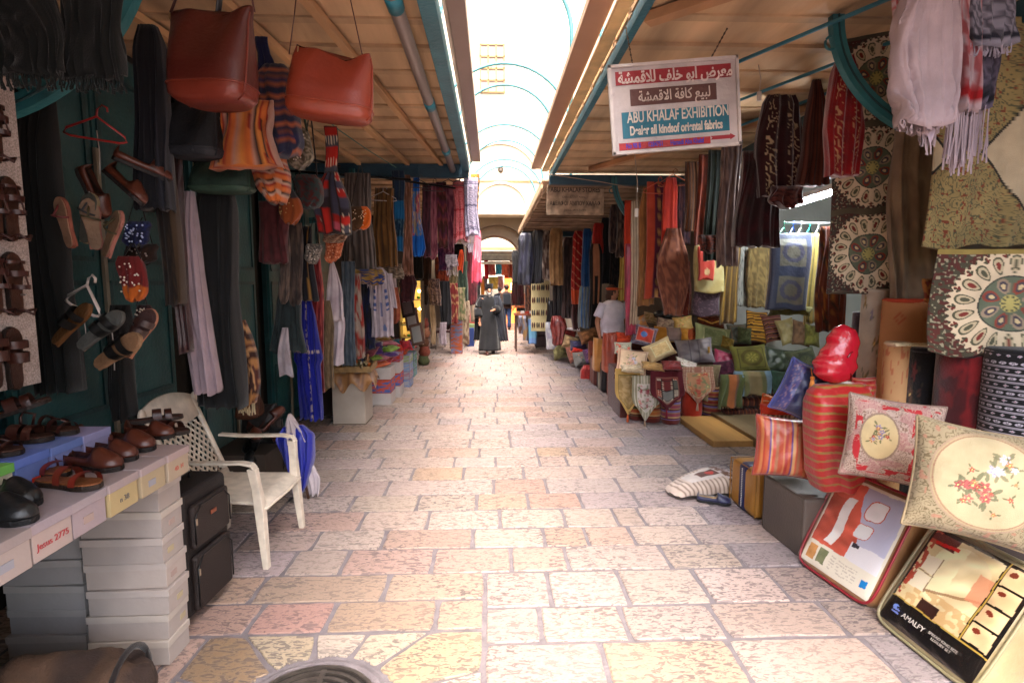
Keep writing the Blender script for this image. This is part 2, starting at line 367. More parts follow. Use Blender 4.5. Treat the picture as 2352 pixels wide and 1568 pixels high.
# paving stones, one course after another
def paving():
    r = random.Random(11); V = []; F = []; K = []; S = []
    pal = [('#cbbba8', 8), ('#c9b6a4', 7), ('#d0c0ae', 8), ('#c7ac94', 2), ('#caae9a', 2), ('#c6ac8c', 1), ('#c0b4aa', 4), ('#c8a692', 1)]
    bag = [c for c, k in pal for _ in range(k)]
    MX, MY, MR = -.765, 2.07, .35
    lines = [-1.6, -1.28, -.96, -.64, -.32, 0, .32, .64, .96, 1.28, 1.5, 1.83, 2.15, 2.482, 2.779, 3.15, 3.463, 3.749, 4.074, 4.391, 4.726, 5.064, 5.367, 5.675, 6.02, 6.35, 6.652]
    y = 6.652
    while y < 26: y += r.uniform(.29, .34); lines.append(y)
    known = {k: [at(x, ym, Z=0).x for x in xs_] for k, ym, xs_ in ((2.15, 1520, [1068, 1390, 1700]), (2.482, 1440, [1075, 1242, 1439, 1660]), (2.779, 1355, [1086, 1262, 1434, 1620, 1800]), (3.15, 1285, [795, 995, 1175, 1302, 1533, 1700]),
             (3.463, 1235, [730, 883, 1086, 1250, 1348, 1455, 1600]), (3.749, 1191, [834, 984, 1148, 1296, 1416, 1476, 1620]), (4.074, 1152, [810, 961, 1095, 1213, 1335, 1465]), (4.391, 1118, [750, 891, 1134, 1255, 1424, 1560]),
             (4.726, 1087, [818, 948, 1065, 1203, 1341, 1463]), (5.064, 1060, [878, 1044, 1138, 1239, 1302, 1398]))}
    JX = -.045
    def stone(poly, c):
        g = .011; cx = sum(p[0] for p in poly)/len(poly); cy = sum(p[1] for p in poly)/len(poly); n = len(poly)
        # subdivide and wobble the outline
        out = []
        for i in range(n):
            a = poly[i]; b = poly[(i+1) % n]
            for k in range(4):
                t = k/4; x = a[0]+(b[0]-a[0])*t; y_ = a[1]+(b[1]-a[1])*t; d = math.hypot(x-cx, y_-cy)
                q = (g+r.uniform(-.002, .006)+(.009 if k == 0 else 0))/max(d, .05)
                out.append((x+(cx-x)*q, y_+(cy-y_)*q))
        base = len(V); m = len(out); hz = r.uniform(0, .004); tx = r.uniform(-.004, .004); ty = r.uniform(-.004, .004)
        cc = (C(c)*.85+C('#c9b8aa')*.15)*.56*r.uniform(.92, 1.05)*np.array([1.03, r.uniform(.95, .985), r.uniform(.99, 1.08)])
        for x, y_ in out: V.append((x, y_, -.02))
        for x, y_ in out: V.append((x, y_, hz-.004))
        for x, y_ in out: V.append((x+(cx-x)*.03, y_+(cy-y_)*.03, hz+tx*(x-cx)+ty*(y_-cy)))
        for i in range(m):
            j = (i+1) % m; F.append((base+i, base+j, base+m+j, base+m+i)); F.append((base+m+i, base+m+j, base+2*m+j, base+2*m+i))
        F.append(tuple(base+2*m+i for i in range(m)))
        for _ in range(3*m): K.append(cc)
    for i in range(len(lines)-1):
        y0, y1 = lines[i], lines[i+1]
        left_split = 1.2 < y0 < 3.1
        xs = [-2.75]; x = -2.75-r.random()*.4
        kn = known.get(y0)
        if kn:
            x = -2.75
            while x < kn[0]-.75: x += r.uniform(.4, .6); xs.append(x)
            xs += kn; x = kn[-1]
        while x < 3.4: x += r.uniform(.34, .72); xs.append(x)
        xs = sorted(set(xs))
        for a, b in zip(xs[:-1], xs[1:]):
            if left_split and b <= .1: continue
            if left_split and a < JX+.1: a = JX
            if b-a < .1: continue
            c = r.choice(bag)
            if a > 1.25: c = r.choice(['#a8a2a0', '#b0a79e', '#b5a698', '#a39a98'])
            j = r.uniform(-.004, .004)
            stone([(a, y0+j), (b, y0+j), (b, y1+j), (a, y1+j)], c)
    # left of the long joint, round the manhole
    for (y0, y1, xs, cs) in ((2.87, 3.15, [-2.75, -2.3, -1.75, -1.35, -.62, JX], ['#c4a88a', '#c9a888', '#cbb095', '#c2ac90', '#c6b094']),
                             (2.602, 2.87, [-2.75, -2.25, -1.8, -1.25, -.86, -.3, JX], ['#c4a88a', '#bfa890', '#c9a890', '#c8a08c', '#c0a888', '#c4ac8c'])):
        for a, b, c in zip(xs[:-1], xs[1:], cs): stone([(a, y0), (b, y0), (b, y1), (a, y1)], c)
    # wedges of the square round the cover
    sq = (-1.42, JX, 1.42, 2.597); ang = [18, 50, 75, 103, 132, 160, 200, 235, 270, 310, 345, 378]; wc = ['#cbb58a', '#d2c4a2', '#d8ccb4', '#d6c6a4', '#a88c64', '#b8a080', '#c0ac90', '#cbb58a']
    def hit(a):
        dx, dy = math.cos(a), math.sin(a); t = 9
        if dx > 1e-6: t = min(t, (sq[1]-MX)/dx)
        if dx < -1e-6: t = min(t, (sq[0]-MX)/dx)
        if dy > 1e-6: t = min(t, (sq[3]-MY)/dy)
        if dy < -1e-6: t = min(t, (sq[2]-MY)/dy)
        return (MX+dx*t, MY+dy*t)
    corners = [(sq[1], sq[3]), (sq[0], sq[3]), (sq[0], sq[2]), (sq[1], sq[2])]
    for k in range(len(ang)-1):
        a0, a1 = R(ang[k]), R(ang[k+1]); poly = [hit(a0)]
        ca = sorted([(math.atan2(c[1]-MY, c[0]-MX) % (2*math.pi), c) for c in corners])
        for q in (0, 2*math.pi):
            for aa, c in ca:
                if a0+.02 < aa+q < a1-.02: poly.append(c)
        poly.append(hit(a1))
        for q in range(4): a = a1+(a0-a1)*q/3; poly.append((MX+MR*math.cos(a), MY+MR*math.sin(a)))
        stone(poly, wc[k % len(wc)])
    for y0, y1 in ((1.42, 2.0), (2.0, 2.597)):
        x = -2.75
        while x < -1.43: b = min(-1.42, x+r.uniform(.35, .5)); stone([(x, y0), (b, y0), (b, y1), (x, y1)], r.choice(bag)); x = b
    o = meshobj('pavement', V, F, K, STONE, smooth=False); o['kind'] = 'structure'
    return MX, MY
MX, MY = paving()
# manhole cover
mh = thing('manhole_cover', 'round ribbed iron manhole cover set in a ring of grey mortar among wedge shaped stones', 'manhole cover', (MX, MY, 0))
b = MB(); b.lathe([(.29, -.015), (.29, .0), (.295, .003), (.318, .003), (.36, -.012)], '#4f4a4c', 48, cap=False); b.build('mortar_ring', GROUT, mh)
b = MB(); b.lathe([(.285, -.014), (.285, .004)], '#4a4542', 48)
for q in range(6):
    r0 = .05+q*.036; b.lathe([(r0, .004), (r0, .013), (r0+.016, .013), (r0+.016, .004)], '#6e665f', 48, cap=False)
b.lathe([(.268, .004), (.268, .012), (.284, .012), (.284, .004)], '#6e665f', 48, cap=False)
for a_ in (0, 90): b.box((0, 0, .0085), (.5 if a_ == 0 else .022, .022 if a_ == 0 else .5, .011), '#6e665f')
b.build('iron_lid', mat('iron', .38, .3, 20, .2, 60, metal=.75), mh)

# ------------------------------------------------------------ buildings along the street
TEAL = '#1f4c4e'; TEALD = '#163b3e'; BLUE = '#2f6f88'
def wallmat(): return PLASTER
bl = thing('stone_building', 'tall stone building with teal metal shop doors behind the shoe and bag stall', 'building', (-3, 8, 0))
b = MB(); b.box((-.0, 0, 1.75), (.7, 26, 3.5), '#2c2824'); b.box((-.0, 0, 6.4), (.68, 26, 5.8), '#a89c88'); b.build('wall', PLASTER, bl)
br = thing('shop_building', 'tall stone building over the fabric shop with a lit open room', 'building', (0, 0, 0))
b = MB()
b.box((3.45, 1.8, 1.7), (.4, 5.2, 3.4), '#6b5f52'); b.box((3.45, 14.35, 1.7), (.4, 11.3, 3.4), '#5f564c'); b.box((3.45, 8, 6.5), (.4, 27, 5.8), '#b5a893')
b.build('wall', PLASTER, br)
b = MB(); b.box((6.4, 6.5, 1.75), (.2, 4.6, 3.5), '#a8aaa4'); b.box((5, 4.3, 1.7), (2.7, .2, 3.4), '#b9bbb6'); b.box((5, 8.8, 1.7), (2.7, .2, 3.4), '#b9bbb6')
b.build('back_room_wall', PLASTER, br)
MB().box((5, 6.55, 3.48), (2.75, 4.4, .1), '#d8dcd8').build('room_ceiling', PLASTER, br)
MB().box((4.55, 6.5, .06), (3.5, 4.2, .1), '#7d6a4c').build('room_floor', WOOD, br)
# wooden platform step of the shop
st = thing('wooden_step', 'ochre painted wooden step with a dark strip at the fabric shop entrance', 'step', (0, 0, 0))
b = MB(); b.box((2.67, 6.15, .035), (.62, 1.1, .07), '#b88c50'); b.build('board', WOOD, st, bev=.006)
b = MB(); b.box((3.03, 6.15, .04), (.1, 1.1, .08), '#4a4a50'); b.box((3.25, 6.15, .03), (.34, 1.1, .06), '#a0773c'); b.build('inner_board', WOOD, st, bev=.004)

# teal metal doors on the left
def metal_door(y0, y1, label, X=-2.5, lock=False):
    d = thing('metal_door', label, 'door', (X, (y0+y1)/2, 0), group='teal metal shop doors')
    w_ = y1-y0; b = MB(); b.box((-.08, 0, 1.65), (.05, w_, 3.3), TEALD)
    for s in (-1, 1):
        b.box((-.04, s*w_/4, 1.65), (.03, w_/2-.02, 3.24), TEAL)
        for z0, z1 in ((.15, .8), (.95, 1.75), (1.9, 3.1)):
            for yy in (-1, 1): b.box((-.02, s*w_/4+yy*(w_/4-.06), (z0+z1)/2), (.012, .03, z1-z0), TEALD)
            for zz in (z0, z1): b.box((-.018, s*w_/4, zz), (.012, w_/2-.12, .03), TEALD)
    b.build('leaf', PAINT, d)
    b = MB(); b.box((-.005, 0, 1.3), (.02, .03, 2.6), '#7c7262'); b.build('cover_strip', PAINT, d)
    if lock:
        b = MB(); b.tube([(.01, -.1, 1.42), (.01, .08, 1.42)], .012, '#6d675c'); b.build('hasp', METAL, d)
        b = MB(); b.box((.035, .0, 1.36), (.022, .055, .06), '#c9b27a'); b.tube([(.035, -.018, 1.38), (.035, -.018, 1.43), (.035, 0, 1.445), (.035, .018, 1.43), (.035, .018, 1.38)], .005, '#b9b9b4'); b.build('padlock', METAL, d)
    return d
metal_door(1.4, 2.7, 'teal metal door behind the white board of brown sandals')
metal_door(2.9, 4.4, 'dark teal metal door behind the white plastic chair')
metal_door(4.75, 5.95, 'teal metal door fastened with a brass padlock', lock=True)
metal_door(6.3, 7.3, 'teal metal door glimpsed behind the hanging robes and the grey pedestal')
metal_door(7.5, 8.7, 'teal metal door mostly covered by skirts and blouses')
metal_door(12.3, 13.2, 'far teal metal door beside the padded metal chair')

# ------------------------------------------------------------ awnings over the street
def awning(name, label, x0, x1, y0, y1, z, zw, side, pipe=False, raft=True, plank='#ccaa82'):
    """x0 wall edge, x1 street edge; zw height at the wall, z at the street"""
    a = thing(name, label, 'awning', (0, 0, 0)); zz = lambda x: zw+(z-zw)*(x-x0)/(x1-x0)
    b = MB(); n = max(1, int((y1-y0)/.42)); r = random.Random(3)
    wd = (y1-y0)/n
    for i in range(n):
        ya = y0+i*wd; t = .012*(i % 2)
        V = [(x0, ya, zz(x0)+t), (x1, ya, zz(x1)+t), (x1, ya+wd-.012, zz(x1)+t), (x0, ya+wd-.012, zz(x0)+t)]
        V += [(p[0], p[1], p[2]+.03) for p in V]
        b.add(V, [(0, 3, 2, 1), (4, 5, 6, 7), (0, 1, 5, 4), (1, 2, 6, 5), (2, 3, 7, 6), (3, 0, 4, 7)], C(plank)*r.uniform(.86, 1.06))
    for i in range(n+1): 
        ya = y0+i*wd; x_ = (x0+x1)/2
        b.add([(x0, ya-.045, zz(x0)-.014), (x1, ya-.045, zz(x1)-.014), (x1, ya+.03, zz(x1)-.014), (x0, ya+.03, zz(x0)-.014), (x0, ya-.045, zz(x0)+.05), (x1, ya-.045, zz(x1)+.05), (x1, ya+.03, zz(x1)+.05), (x0, ya+.03, zz(x0)+.05)],
              [(0, 3, 2, 1), (4, 5, 6, 7), (0, 1, 5, 4), (1, 2, 6, 5), (2, 3, 7, 6), (3, 0, 4, 7)], C(plank)*.8)
    MB().box(((x0+x1)/2, (y0+y1)/2, max(z, zw)+.07), (abs(x1-x0), y1-y0, .03), '#8a7d6c').build('roof_sheet', PAINT, a)
    b.build('plank_ceiling', WOOD, a)
    return a
ZA = 3.40
lw = -2.66; lx = -.42; rx = .86; rw = 3.26
A1 = awning('left_awning'.replace('left_', 'street_'), 'plank ceilinged awning over the bag stall with grey pipe and blue edge beam', lw, lx, -6, 7.86, ZA, ZA, -1)
A2 = awning('street_awning', 'further plank awning behind the blue cross beam above the hanging scarves', lw, lx-.1, 7.84, 20.6, 3.25, 3.25, -1)
A3 = awning('street_awning', 'plank ceilinged awning holding the white and red shop sign', rw, rx, .5, 8.33, ZA, ZA, 1)
A4 = awning('street_awning', 'lower awning with a scalloped edge above the old brown sign', rw, rx+.02, 8.34, 15.8, 3.25, 3.22, 1, plank='#a08468')
A5 = awning('street_awning', 'dark low awning over the leather jackets before the stone passage', rw, rx+.1, 16.0, 20.6, 3.3, 3.3, 1, plank='#7c6450')
A6 = awning('street_awning', 'full width roof over the street beyond the passage', -4, 5, 24.6, 33, 3.08, 3.08, 1, plank='#7c6450')
def beam(a, p, q, wd, ht, k=BLUE, name='beam', m=PAINT, bev=.004):
    p = Vector(p); q = Vector(q); d = q-p; M = d.to_track_quat('Y', 'Z').to_matrix()
    return MB().box(tuple((p+q)/2), (wd, d.length, ht), k, M=M).build(name, m, a, bev=bev)
# left awning fittings
beam(A1, (lx+.06, -1.2, ZA-.04), (lx+.06, 7.9, ZA-.04), .1, .12, '#3d7480', 'edge_beam')
beam(A1, (lx+.145, -1.2, ZA+.02), (lx+.145, 7.6, ZA+.02), .02, .1, '#d9c8b4', 'fascia_strip')
beam(A1, (lx+.215, -1.2, ZA+.03), (lx+.215, 7.6, ZA+.03), .11, .1, '#8a7468', 'gutter', PLASTIC)
b = MB(); b.tube([(lx-.12, y, ZA-.09) for y in (-1.2, 2, 5, 7.8)], .045, '#8d8078', 12); b.build('pipe', PLASTIC, A1, smooth=True)
for y in (.6, 3.15, 4.9, 6.6): b = MB(); b.tube([(lx-.12, y, ZA-.09), (lx-.12, y+.16, ZA-.09)], .05, '#2f7f90', 12); b.build('pipe_collar', PAINT, A1, smooth=True)
beam(A1, (lw, 7.85, ZA-.1), (lx+.1, 7.85, ZA-.1), .12, .18, '#24485a', 'cross_beam')
for xx, yo in ((-1.9, 0), (-1.25, .3), (-.8, -.2)):
    beam(A1, (xx-.45, 1.2+yo, ZA-.05), (xx+.12, 7.6, ZA-.05), .055, .05, '#c79a6c', 'rafter', WOOD)
# right awning fittings
beam(A3, (rx+.03, 1.3, ZA-.05), (rx+.03, 8.3, ZA-.05), .05, .08, '#2f6a78', 'edge_beam')
beam(A3, (rx-.07, 1.3, ZA+.0), (rx-.07, 8.25, ZA+.0), .09, .03, '#e6c184', 'fascia_strip')
beam(A3, (rx-.2, 1.3, ZA+.05), (rx-.2, 8.25, ZA+.05), .15, .06, '#b48a6c', 'gutter', PLASTIC)
beam(A3, (rx-.0, 8.32, ZA-.12), (rw, 8.32, ZA-.12), .12, .14, '#24485a', 'cross_beam')
beam(A3, (rx+.1, 3.5, ZA-.045), (rw-.1, 1.5, ZA-.045), .09, .06, '#b98a60', 'rafter', WOOD)
beam(A3, (rx+.55, 7.9, ZA-.045), (rw-.3, 5.1, ZA-.045), .09, .06, '#b98a60', 'rafter', WOOD)
for q in range(3): beam(A3, (1.5+q*.35, 4.6+q*1.0, ZA-.07), (3.05, 1.5+q*1.2, ZA-.07), .022, .022, '#2f6f80', 'tie_rod')
beam(A3, (rw-.42, 1.3, ZA-.22), (rw-.42, 8.25, ZA-.22), .07, .13, '#1f4650', 'wall_beam')
beam(A2, (lx-.06, 7.95, 3.16), (lx-.06, 19, 3.16), .08, .1, '#6d5a4c', 'edge_beam')
beam(A4, (rx-.04, 8.4, 3.3), (rx-.04, 15.8, 3.3), .1, .04, '#c8a68a', 'gutter')
b = MB()
for i in range(60):
    y = 8.45+i*.122; b.box((rx-.1, y, 3.2), (.03, .1, .07), '#cdb08e'); b.box((rx-.1, y, 3.155), (.03, .06, .03), '#cdb08e')
b.build('scalloped_edge', PAINT, A4)
beam(A4, (rx, 15.75, 3.14), (rw, 15.75, 3.14), .12, .14, '#24485a', 'cross_beam')
beam(A4, (rw-.5, 8.4, 3.0), (rw-.5, 15.7, 3.0), .07, .1, '#1f5058', 'wall_beam')
# curved scroll brackets
def bracket(a, y, x0, z0, x1, z1, k='#2c6a70', wd=.05, bulge=.35, th=.075):
    """arc from the wall foot (x0,z0) to the ceiling (x1,z1)"""
    pts = []; n = 20; s = 1 if x1 > x0 else -1
    for i in range(n+1):
        t = math.pi/2*i/n; pts.append((x0+(x1-x0)*math.sin(t), y, z0+(z1-z0)*(1-math.cos(t))))
    P = [Vector(p) for p in pts]; b = MB(); V = []
    for i, p in enumerate(P):
        t = (P[min(i+1, n)]-P[max(i-1, 0)]).normalized(); nrm = Vector((-t.z, 0, t.x))*th/2
        for q, o_ in ((nrm, -wd), (nrm, wd), (-nrm, wd), (-nrm, -wd)): V.append(tuple(p+q+Vector((0, o_/2, 0))))
    F = [[i*4+j, i*4+(j+1) % 4, (i+1)*4+(j+1) % 4, (i+1)*4+j] for i in range(n) for j in range(4)]+[[3, 2, 1, 0], [n*4, n*4+1, n*4+2, n*4+3]]
    b.add(V, F, C(k)); b.tube([tuple(p+Vector((0, -wd/2-.003, 0))) for p in P], .006, '#16393d', 5)
    o = b.build('curved_bracket', PAINT, a)
    for tt in (.35, .8):
        b = MB()
        p = P[int(tt*n)]; c = p+Vector((s*-.085, 0, .03)) if tt < .5 else p+Vector((s*.07, 0, .07)); q = []
        for i in range(26): an = i/25*7.6; rr = .055*(1-i/40); q.append((c.x+rr*math.cos(an), y, c.z+rr*math.sin(an)))
        b.tube(q, .008, k, 6); b.build('scroll', PAINT, o)
    return o
bracket(A1, 2.6, -2.5, 2.46, -1.5, 3.38); bracket(A3, 3.46, 3.15, 2.62, 2.12, 3.38); bracket(A3, 8.15, 2.75, 2.42, 1.8, 3.3)
bracket(A1, 7.7, -2.5, 2.6, -1.9, 3.3)
# ------------------------------------------------------------ vaulted hoops above the gap
hoop_data = [(-90, .95, 3.3), (-38, .70, 3.3), (172, 1.02, 3.3), (217, .84, 3.3), (301, 1.05, 3.3), (335, .88, 3.3), (376, 1.05, 3.3), (391, .88, 3.3)]
hw = ['nearest and largest thin blue metal hoop over the sky gap', 'blue metal hoop crossing in front of the pale upper wall', 'wide blue hoop crossing the barred window', 'round blue hoop just below the barred window', 'wide middle blue hoop with small hanging hooks', 'round middle blue hoop framing the cream vault', 'wide far blue hoop over the small dark lamp', 'farthest and smallest blue hoop over the cream vault']
for i, (yp, rad, H) in enumerate(hoop_data):
    Y = H*FPX/(650-yp); rad *= 1; cx = at(1160, 300, Y=Y).x; zt = CAMH+H
    h = thing('metal_hoop', hw[i], 'hoop', (cx, Y, 0), group='blue hoops over the street')
    pts = [(-rad, 0, 3.42)]+[(rad*math.cos(a), 0, zt-rad+rad*math.sin(a)) for a in np.linspace(math.pi, 0, 30)]+[(rad, 0, 3.42)]
    b = MB(); b.tube(pts, .023, '#3f7c86', 8); b.build('hoop', PAINT, h, smooth=True)
    if i in (2, 4, 6):
        for a in np.linspace(.5, 2.64, 6): MB().tube([(rad*math.cos(a), 0, zt-rad+rad*math.sin(a)), (rad*math.cos(a)*.95, 0, zt-rad+rad*math.sin(a)*.95)], .006, '#5c8286', 5).build('hook', METAL, h)
# ------------------------------------------------------------ end buildings
eb = thing('vaulted_building', 'pale stone building with a cream vault face and dark pointed passage at the street end', 'building', (0, 20, 0))
def arch_wall(b, y0, y1, x0, x1, z0, z1, ax, hw_, zs, za, k, cut=None, n=16, base=0):
    """wall slab with a pointed arch opening"""
    L = [(ax-hw_, base), (ax-hw_, zs)]
    for i in range(1, n): t = i/n; L.append((ax-hw_+hw_*(t**1.35), zs+(za-zs)*math.sin(t*math.pi/2)**.9))
    L.append((ax, za)); Rr = [(2*ax-x, z) for x, z in L[::-1][1:]]
    arc = L+Rr; outer = []
    for x, z in arc: outer.append((x, z))
    V = []; F = []; top = z1
    for (x, z) in arc: V += [(x, y0, z), (x, y0, top), (x, y1, z), (x, y1, top)]
    for i in range(len(arc)-1):
        a = i*4; c = a+4; F += [[a, c, c+1, a+1], [a+2, a+3, c+3, c+2], [a, a+2, c+2, c]]
    b.add(V, F, C(k))
    for xa, xb in ((x0, ax-hw_), (ax+hw_, x1)): b.box(((xa+xb)/2, (y0+y1)/2, (z0+top)/2), (abs(xb-xa), y1-y0, top-z0), k)
Ye = 20
b = MB(); b.box((0.3, 1.1, 9.25), (14, 1.5, 10.0), '#b0a48f')
b.build('upper_wall', PLASTER, eb)
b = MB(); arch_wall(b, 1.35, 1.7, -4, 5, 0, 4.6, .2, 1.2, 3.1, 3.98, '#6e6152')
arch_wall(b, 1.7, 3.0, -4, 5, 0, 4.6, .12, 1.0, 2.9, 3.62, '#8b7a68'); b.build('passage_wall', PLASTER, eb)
b = MB()   # round blind arch with a shallow reveal on the cream face
for r0, r1, z, k in ((1.35, 1.5, 5.4, '#e2d2b6'), (.95, 1.02, 4.4, '#efe2c8')):
    V = []; n = 24
    for i in range(n+1):
        a = math.pi*i/n
        for rr in (r0, r1):
            for yy in (.30, .36): V.append((.33+rr*math.cos(a), yy, z+rr*math.sin(a)))
    F = []
    for i in range(n): a = i*4; c = a+4; F += [[a, a+2, c+2, c], [a+2, a+3, c+3, c+2], [a, c, c+1, a+1]]
    b.add(V, F, C(k))
b.build('blind_arch', PLASTER, eb)
b = MB(); b.box((.33, .34, 5.45), (4, .06, .05), '#c9a268'); b.build('ledge', PLASTER, eb)
# barred window
c, ww, hh = bb(1103, 103, 1158, 212, Y=Ye+.33)
wn = thing('barred_window', 'tall window with ochre bars high on the pale wall', 'window', tuple(c))
b = MB(); b.box((0, .02, hh/2), (ww, .04, hh), '#9c7d6c'); b.build('pane', PAINT, wn)
b = MB()
for q in range(4): b.box((-ww/2+ww*q/3, -.02, hh/2), (.05, .05, hh), '#8c6a34')
for q in range(5): b.box((0, -.025, hh*q/4), (ww+.05, .04, .05), '#8c6a34')
b.build('bars', PAINT, wn)
c = at(1150, 390, Y=16)
o = MB().ball((0, 0, 0), (.08, .08, .1), '#5a5148').tube([(0, 0, .08), (0, 0, .5)], .008, '#4a4a4a').build('hanging_lamp', PAINT, None, loc=tuple(c), smooth=True)
setp(o, 'small dark lamp hanging under the far blue hoops', 'lamp')
# ledge hood / far wall behind the passage
fb = thing('far_building', 'pale sunlit building beyond the passage behind the hanging textiles', 'building', (0, 34, 0))
MB().box((0, 0, 4.5), (16, .5, 9), '#dccfb6').build('wall', PLASTER, fb)
MB().box((.3, -.3, 3.9), (5, .1, .12), '#b59a5e').build('ledge', PLASTER, fb)
# ------------------------------------------------------------ lettering helper
def textmesh(name, s, size, k, m, parent, loc, sx=1, bold=0.0, align='CENTER', rot=(math.pi/2, 0, 0), ext=.001):
    cu = bpy.data.curves.new(name, 'FONT'); cu.body = s; cu.size = size; cu.align_x = align; cu.align_y = 'CENTER'; cu.extrude = ext; cu.offset = bold
    t = bpy.data.objects.new(name, cu); col.objects.link(t)
    dg = bpy.context.evaluated_depsgraph_get(); dg.update(); me = bpy.data.meshes.new_from_object(t.evaluated_get(dg)); bpy.data.objects.remove(t)
    a = me.color_attributes.new('Col', 'FLOAT_COLOR', 'POINT'); n = len(me.vertices); c = np.ones((n, 4), np.float32); c[:, :3] = C(k); a.data.foreach_set('color', c.ravel())
    me.materials.clear(); me.materials.append(m); o = bpy.data.objects.new(name, me); col.objects.link(o)
    o.parent = parent; o.location = loc; o.rotation_euler = rot; o.scale = (sx, 1, 1); return o
# main sign
Ys = 3.62
tl = at(1403, 152, Y=Ys); bl_ = at(1410, 357, Y=Ys); br_ = at(1700, 333, Y=Ys)
sw = (br_-bl_).length; sh = (tl-bl_).length; ang = math.atan2((br_-bl_).z, (br_-bl_).x)
sg = thing('hanging_sign', 'white hanging shop sign with red brown and blue lettered bands and a red arrow', 'sign', tuple((bl_+br_)/2), (0, -ang, 0))
b = MB(); b.box((0, .012, sh/2), (sw, .024, sh), '#b9aeab'); b.build('board', PAINT, sg, bev=.003)
b = MB(); 
for z in (.008, sh-.008): b.box((0, .0, z), (sw+.01, .034, .018), '#c2b8b2')
for x in (-1, 1): b.box((x*(sw/2-.004), .0, sh/2), (.018, .034, sh), '#c2b8b2')
b.build('frame', PAINT, sg)
def band(x0, x1, z0, z1, k, nm='colour_band'):
    return MB().box(((x0+x1)/2*sw, -.0025, (z0+z1)/2*sh), ((x1-x0)*sw, .004, (z1-z0)*sh), k).build(nm, PAINT, sg)
band(-.45, .45, .775, .925, '#8e1c26'); band(-.345, .33, .535, .72, '#54302a'); band(-.42, .42, .175, .47, '#126478'); band(-.455, .265, .045, .125, '#a01c20')
FE = lambda s: ''.join(chr(int(x, 16)) if len(x) > 1 else ' ' for x in s.split('.'))[::-1]
# presentation forms, logical order, reversed for display
t1 = FE('FEE3.FECC.FEAE.FEBD._.FE8D.FE91.FEEE._.FEA7.FEE0.FED2._.FEDF.FEFC.FED7.FEE4.FE9C.FEAA'.replace('FE9C.FEAA', 'FEB8.FE94').replace('FEDF.FEFC', 'FEDF.FEFC'))
t2 = FE('FEDF.FE92.FEF4.FECA._.FEDB.FE8E.FED3.FE94._.FE8D.FEFB.FED7.FEE4.FEB8.FE94')
textmesh('lettering', t1, .098, '#cdbcb4', PAINT, sg, (.015*sw, -.006, .845*sh), .78, .0025)
textmesh('lettering', t2, .088, '#c4b2a6', PAINT, sg, (0, -.006, .625*sh), .78, .0012)
textmesh('lettering', 'ABU KHALAF EXHIBITION', .094, '#cbbfb0', PAINT, sg, (.02*sw, -.006, .40*sh), .61, .0015)
textmesh('lettering', 'Dealer all kindsof oriental fabrics', .078, '#cbbfb0', PAINT, sg, (0, -.006, .25*sh), .585, .0025)
textmesh('lettering', 'No 98 B      6284751      Hamadi Abu Khalaf', .043, '#2c2aa0', PAINT, sg, (-.095*sw, -.006, .085*sh), .66, .001)
b = MB(); b.prism([(-.09, -.012), (.04, -.012), (.04, -.02), (.075, 0), (.04, .02), (.04, .012), (-.09, .012), (-.078, 0)], 0, .003, '#8e1c26', M=Matrix.Rotation(math.pi/2, 3, 'X'), c=(.375*sw, -.002, .105*sh)); b.build('arrow', PAINT, sg)
b = MB()
for x, tx, ty in ((-.31, 1425, 84), (.3, 1742, 70)):
    top = at(tx, ty, Z=ZA-.03) if x < 0 else Vector((sg.location.x+.36*sw, Ys, ZA-.02)); top.y = Ys; top.z = ZA-.03
    p = Vector((x*sw, 0, sh)); Mi = Euler((0, -ang, 0)).to_matrix().inverted(); q = Mi@(top-Vector(sg.location))
    n = 14
    for i in range(n):
        a0 = p.lerp(q, i/n); a1 = p.lerp(q, (i+.8)/n); b.tube([tuple(a0), tuple(a1)], .006 if i % 2 else .0035, '#6b5a4c', 5)
b.build('chain', METAL, sg)
# old sign
Y2 = 8.75; tl = at(1255, 424, Y=Y2); brr = at(1386, 494, Y=Y2); w2 = brr.x-tl.x; h2 = tl.z-brr.z
s2 = thing('hanging_sign', 'old weathered brown sign with faded lettering under the lower awning', 'sign', ((tl.x+brr.x)/2, Y2, brr.z))
MB().box((0, 0, h2/2), (w2, .03, h2), '#b09880').build('board', mat('weathered', .7, .6, 9, .3, 40), s2, bev=.004)
textmesh('lettering', 'ABU KHALAF STORES', .105, '#3a2a22', PAINT, s2, (0, -.02, h2*.82), .78, .001)
textmesh('lettering', 'KHAN EZZEIT MARKET', .05, '#4a3a30', PAINT, s2, (0, -.02, h2*.58), .8, 0)
textmesh('lettering', 'ΑΔΕΛΦΟΙ ΑΜΠΟΥ ΧΑΛΑΦ', .09, '#3a2a22', PAINT, s2, (0, -.02, h2*.37), .72, .001)
textmesh('lettering', 'JERUSALEM OLD CITY', .045, '#4a3a30', PAINT, s2, (0, -.02, h2*.14), .8, 0)
MB().tube([(-w2*.42, 0, h2), (-w2*.42, 0, h2+.12)], .005, '#333').tube([(w2*.42, 0, h2), (w2*.42, 0, h2+.12)], .005, '#333').build('hanging_wire', METAL, s2)
# fluorescent tube and bulbs in the lit room
c0 = at(1815, 473, Y=5.6); c1 = at(1945, 432, Y=5.0)
fl = thing('fluorescent_lamp', 'white fluorescent tube lamp on the ceiling of the lit fabric shop', 'lamp', (0, 0, 0))
b = MB(); b.tube([tuple(c0), tuple(c1)], .024, '#ffffff', 10); b.build('tube', mat('lit_tube', .3, 0, 1, 0, base='#f4fbff', emit=45), fl, smooth=True)
up = Vector((0, .03, .045)); M = (c1-c0).to_track_quat('Y', 'Z').to_matrix()
MB().box(tuple((c0+c1)/2+up), (.1, (c1-c0).length+.06, .05), '#d2d6d4', M=M).build('housing', PAINT, fl)

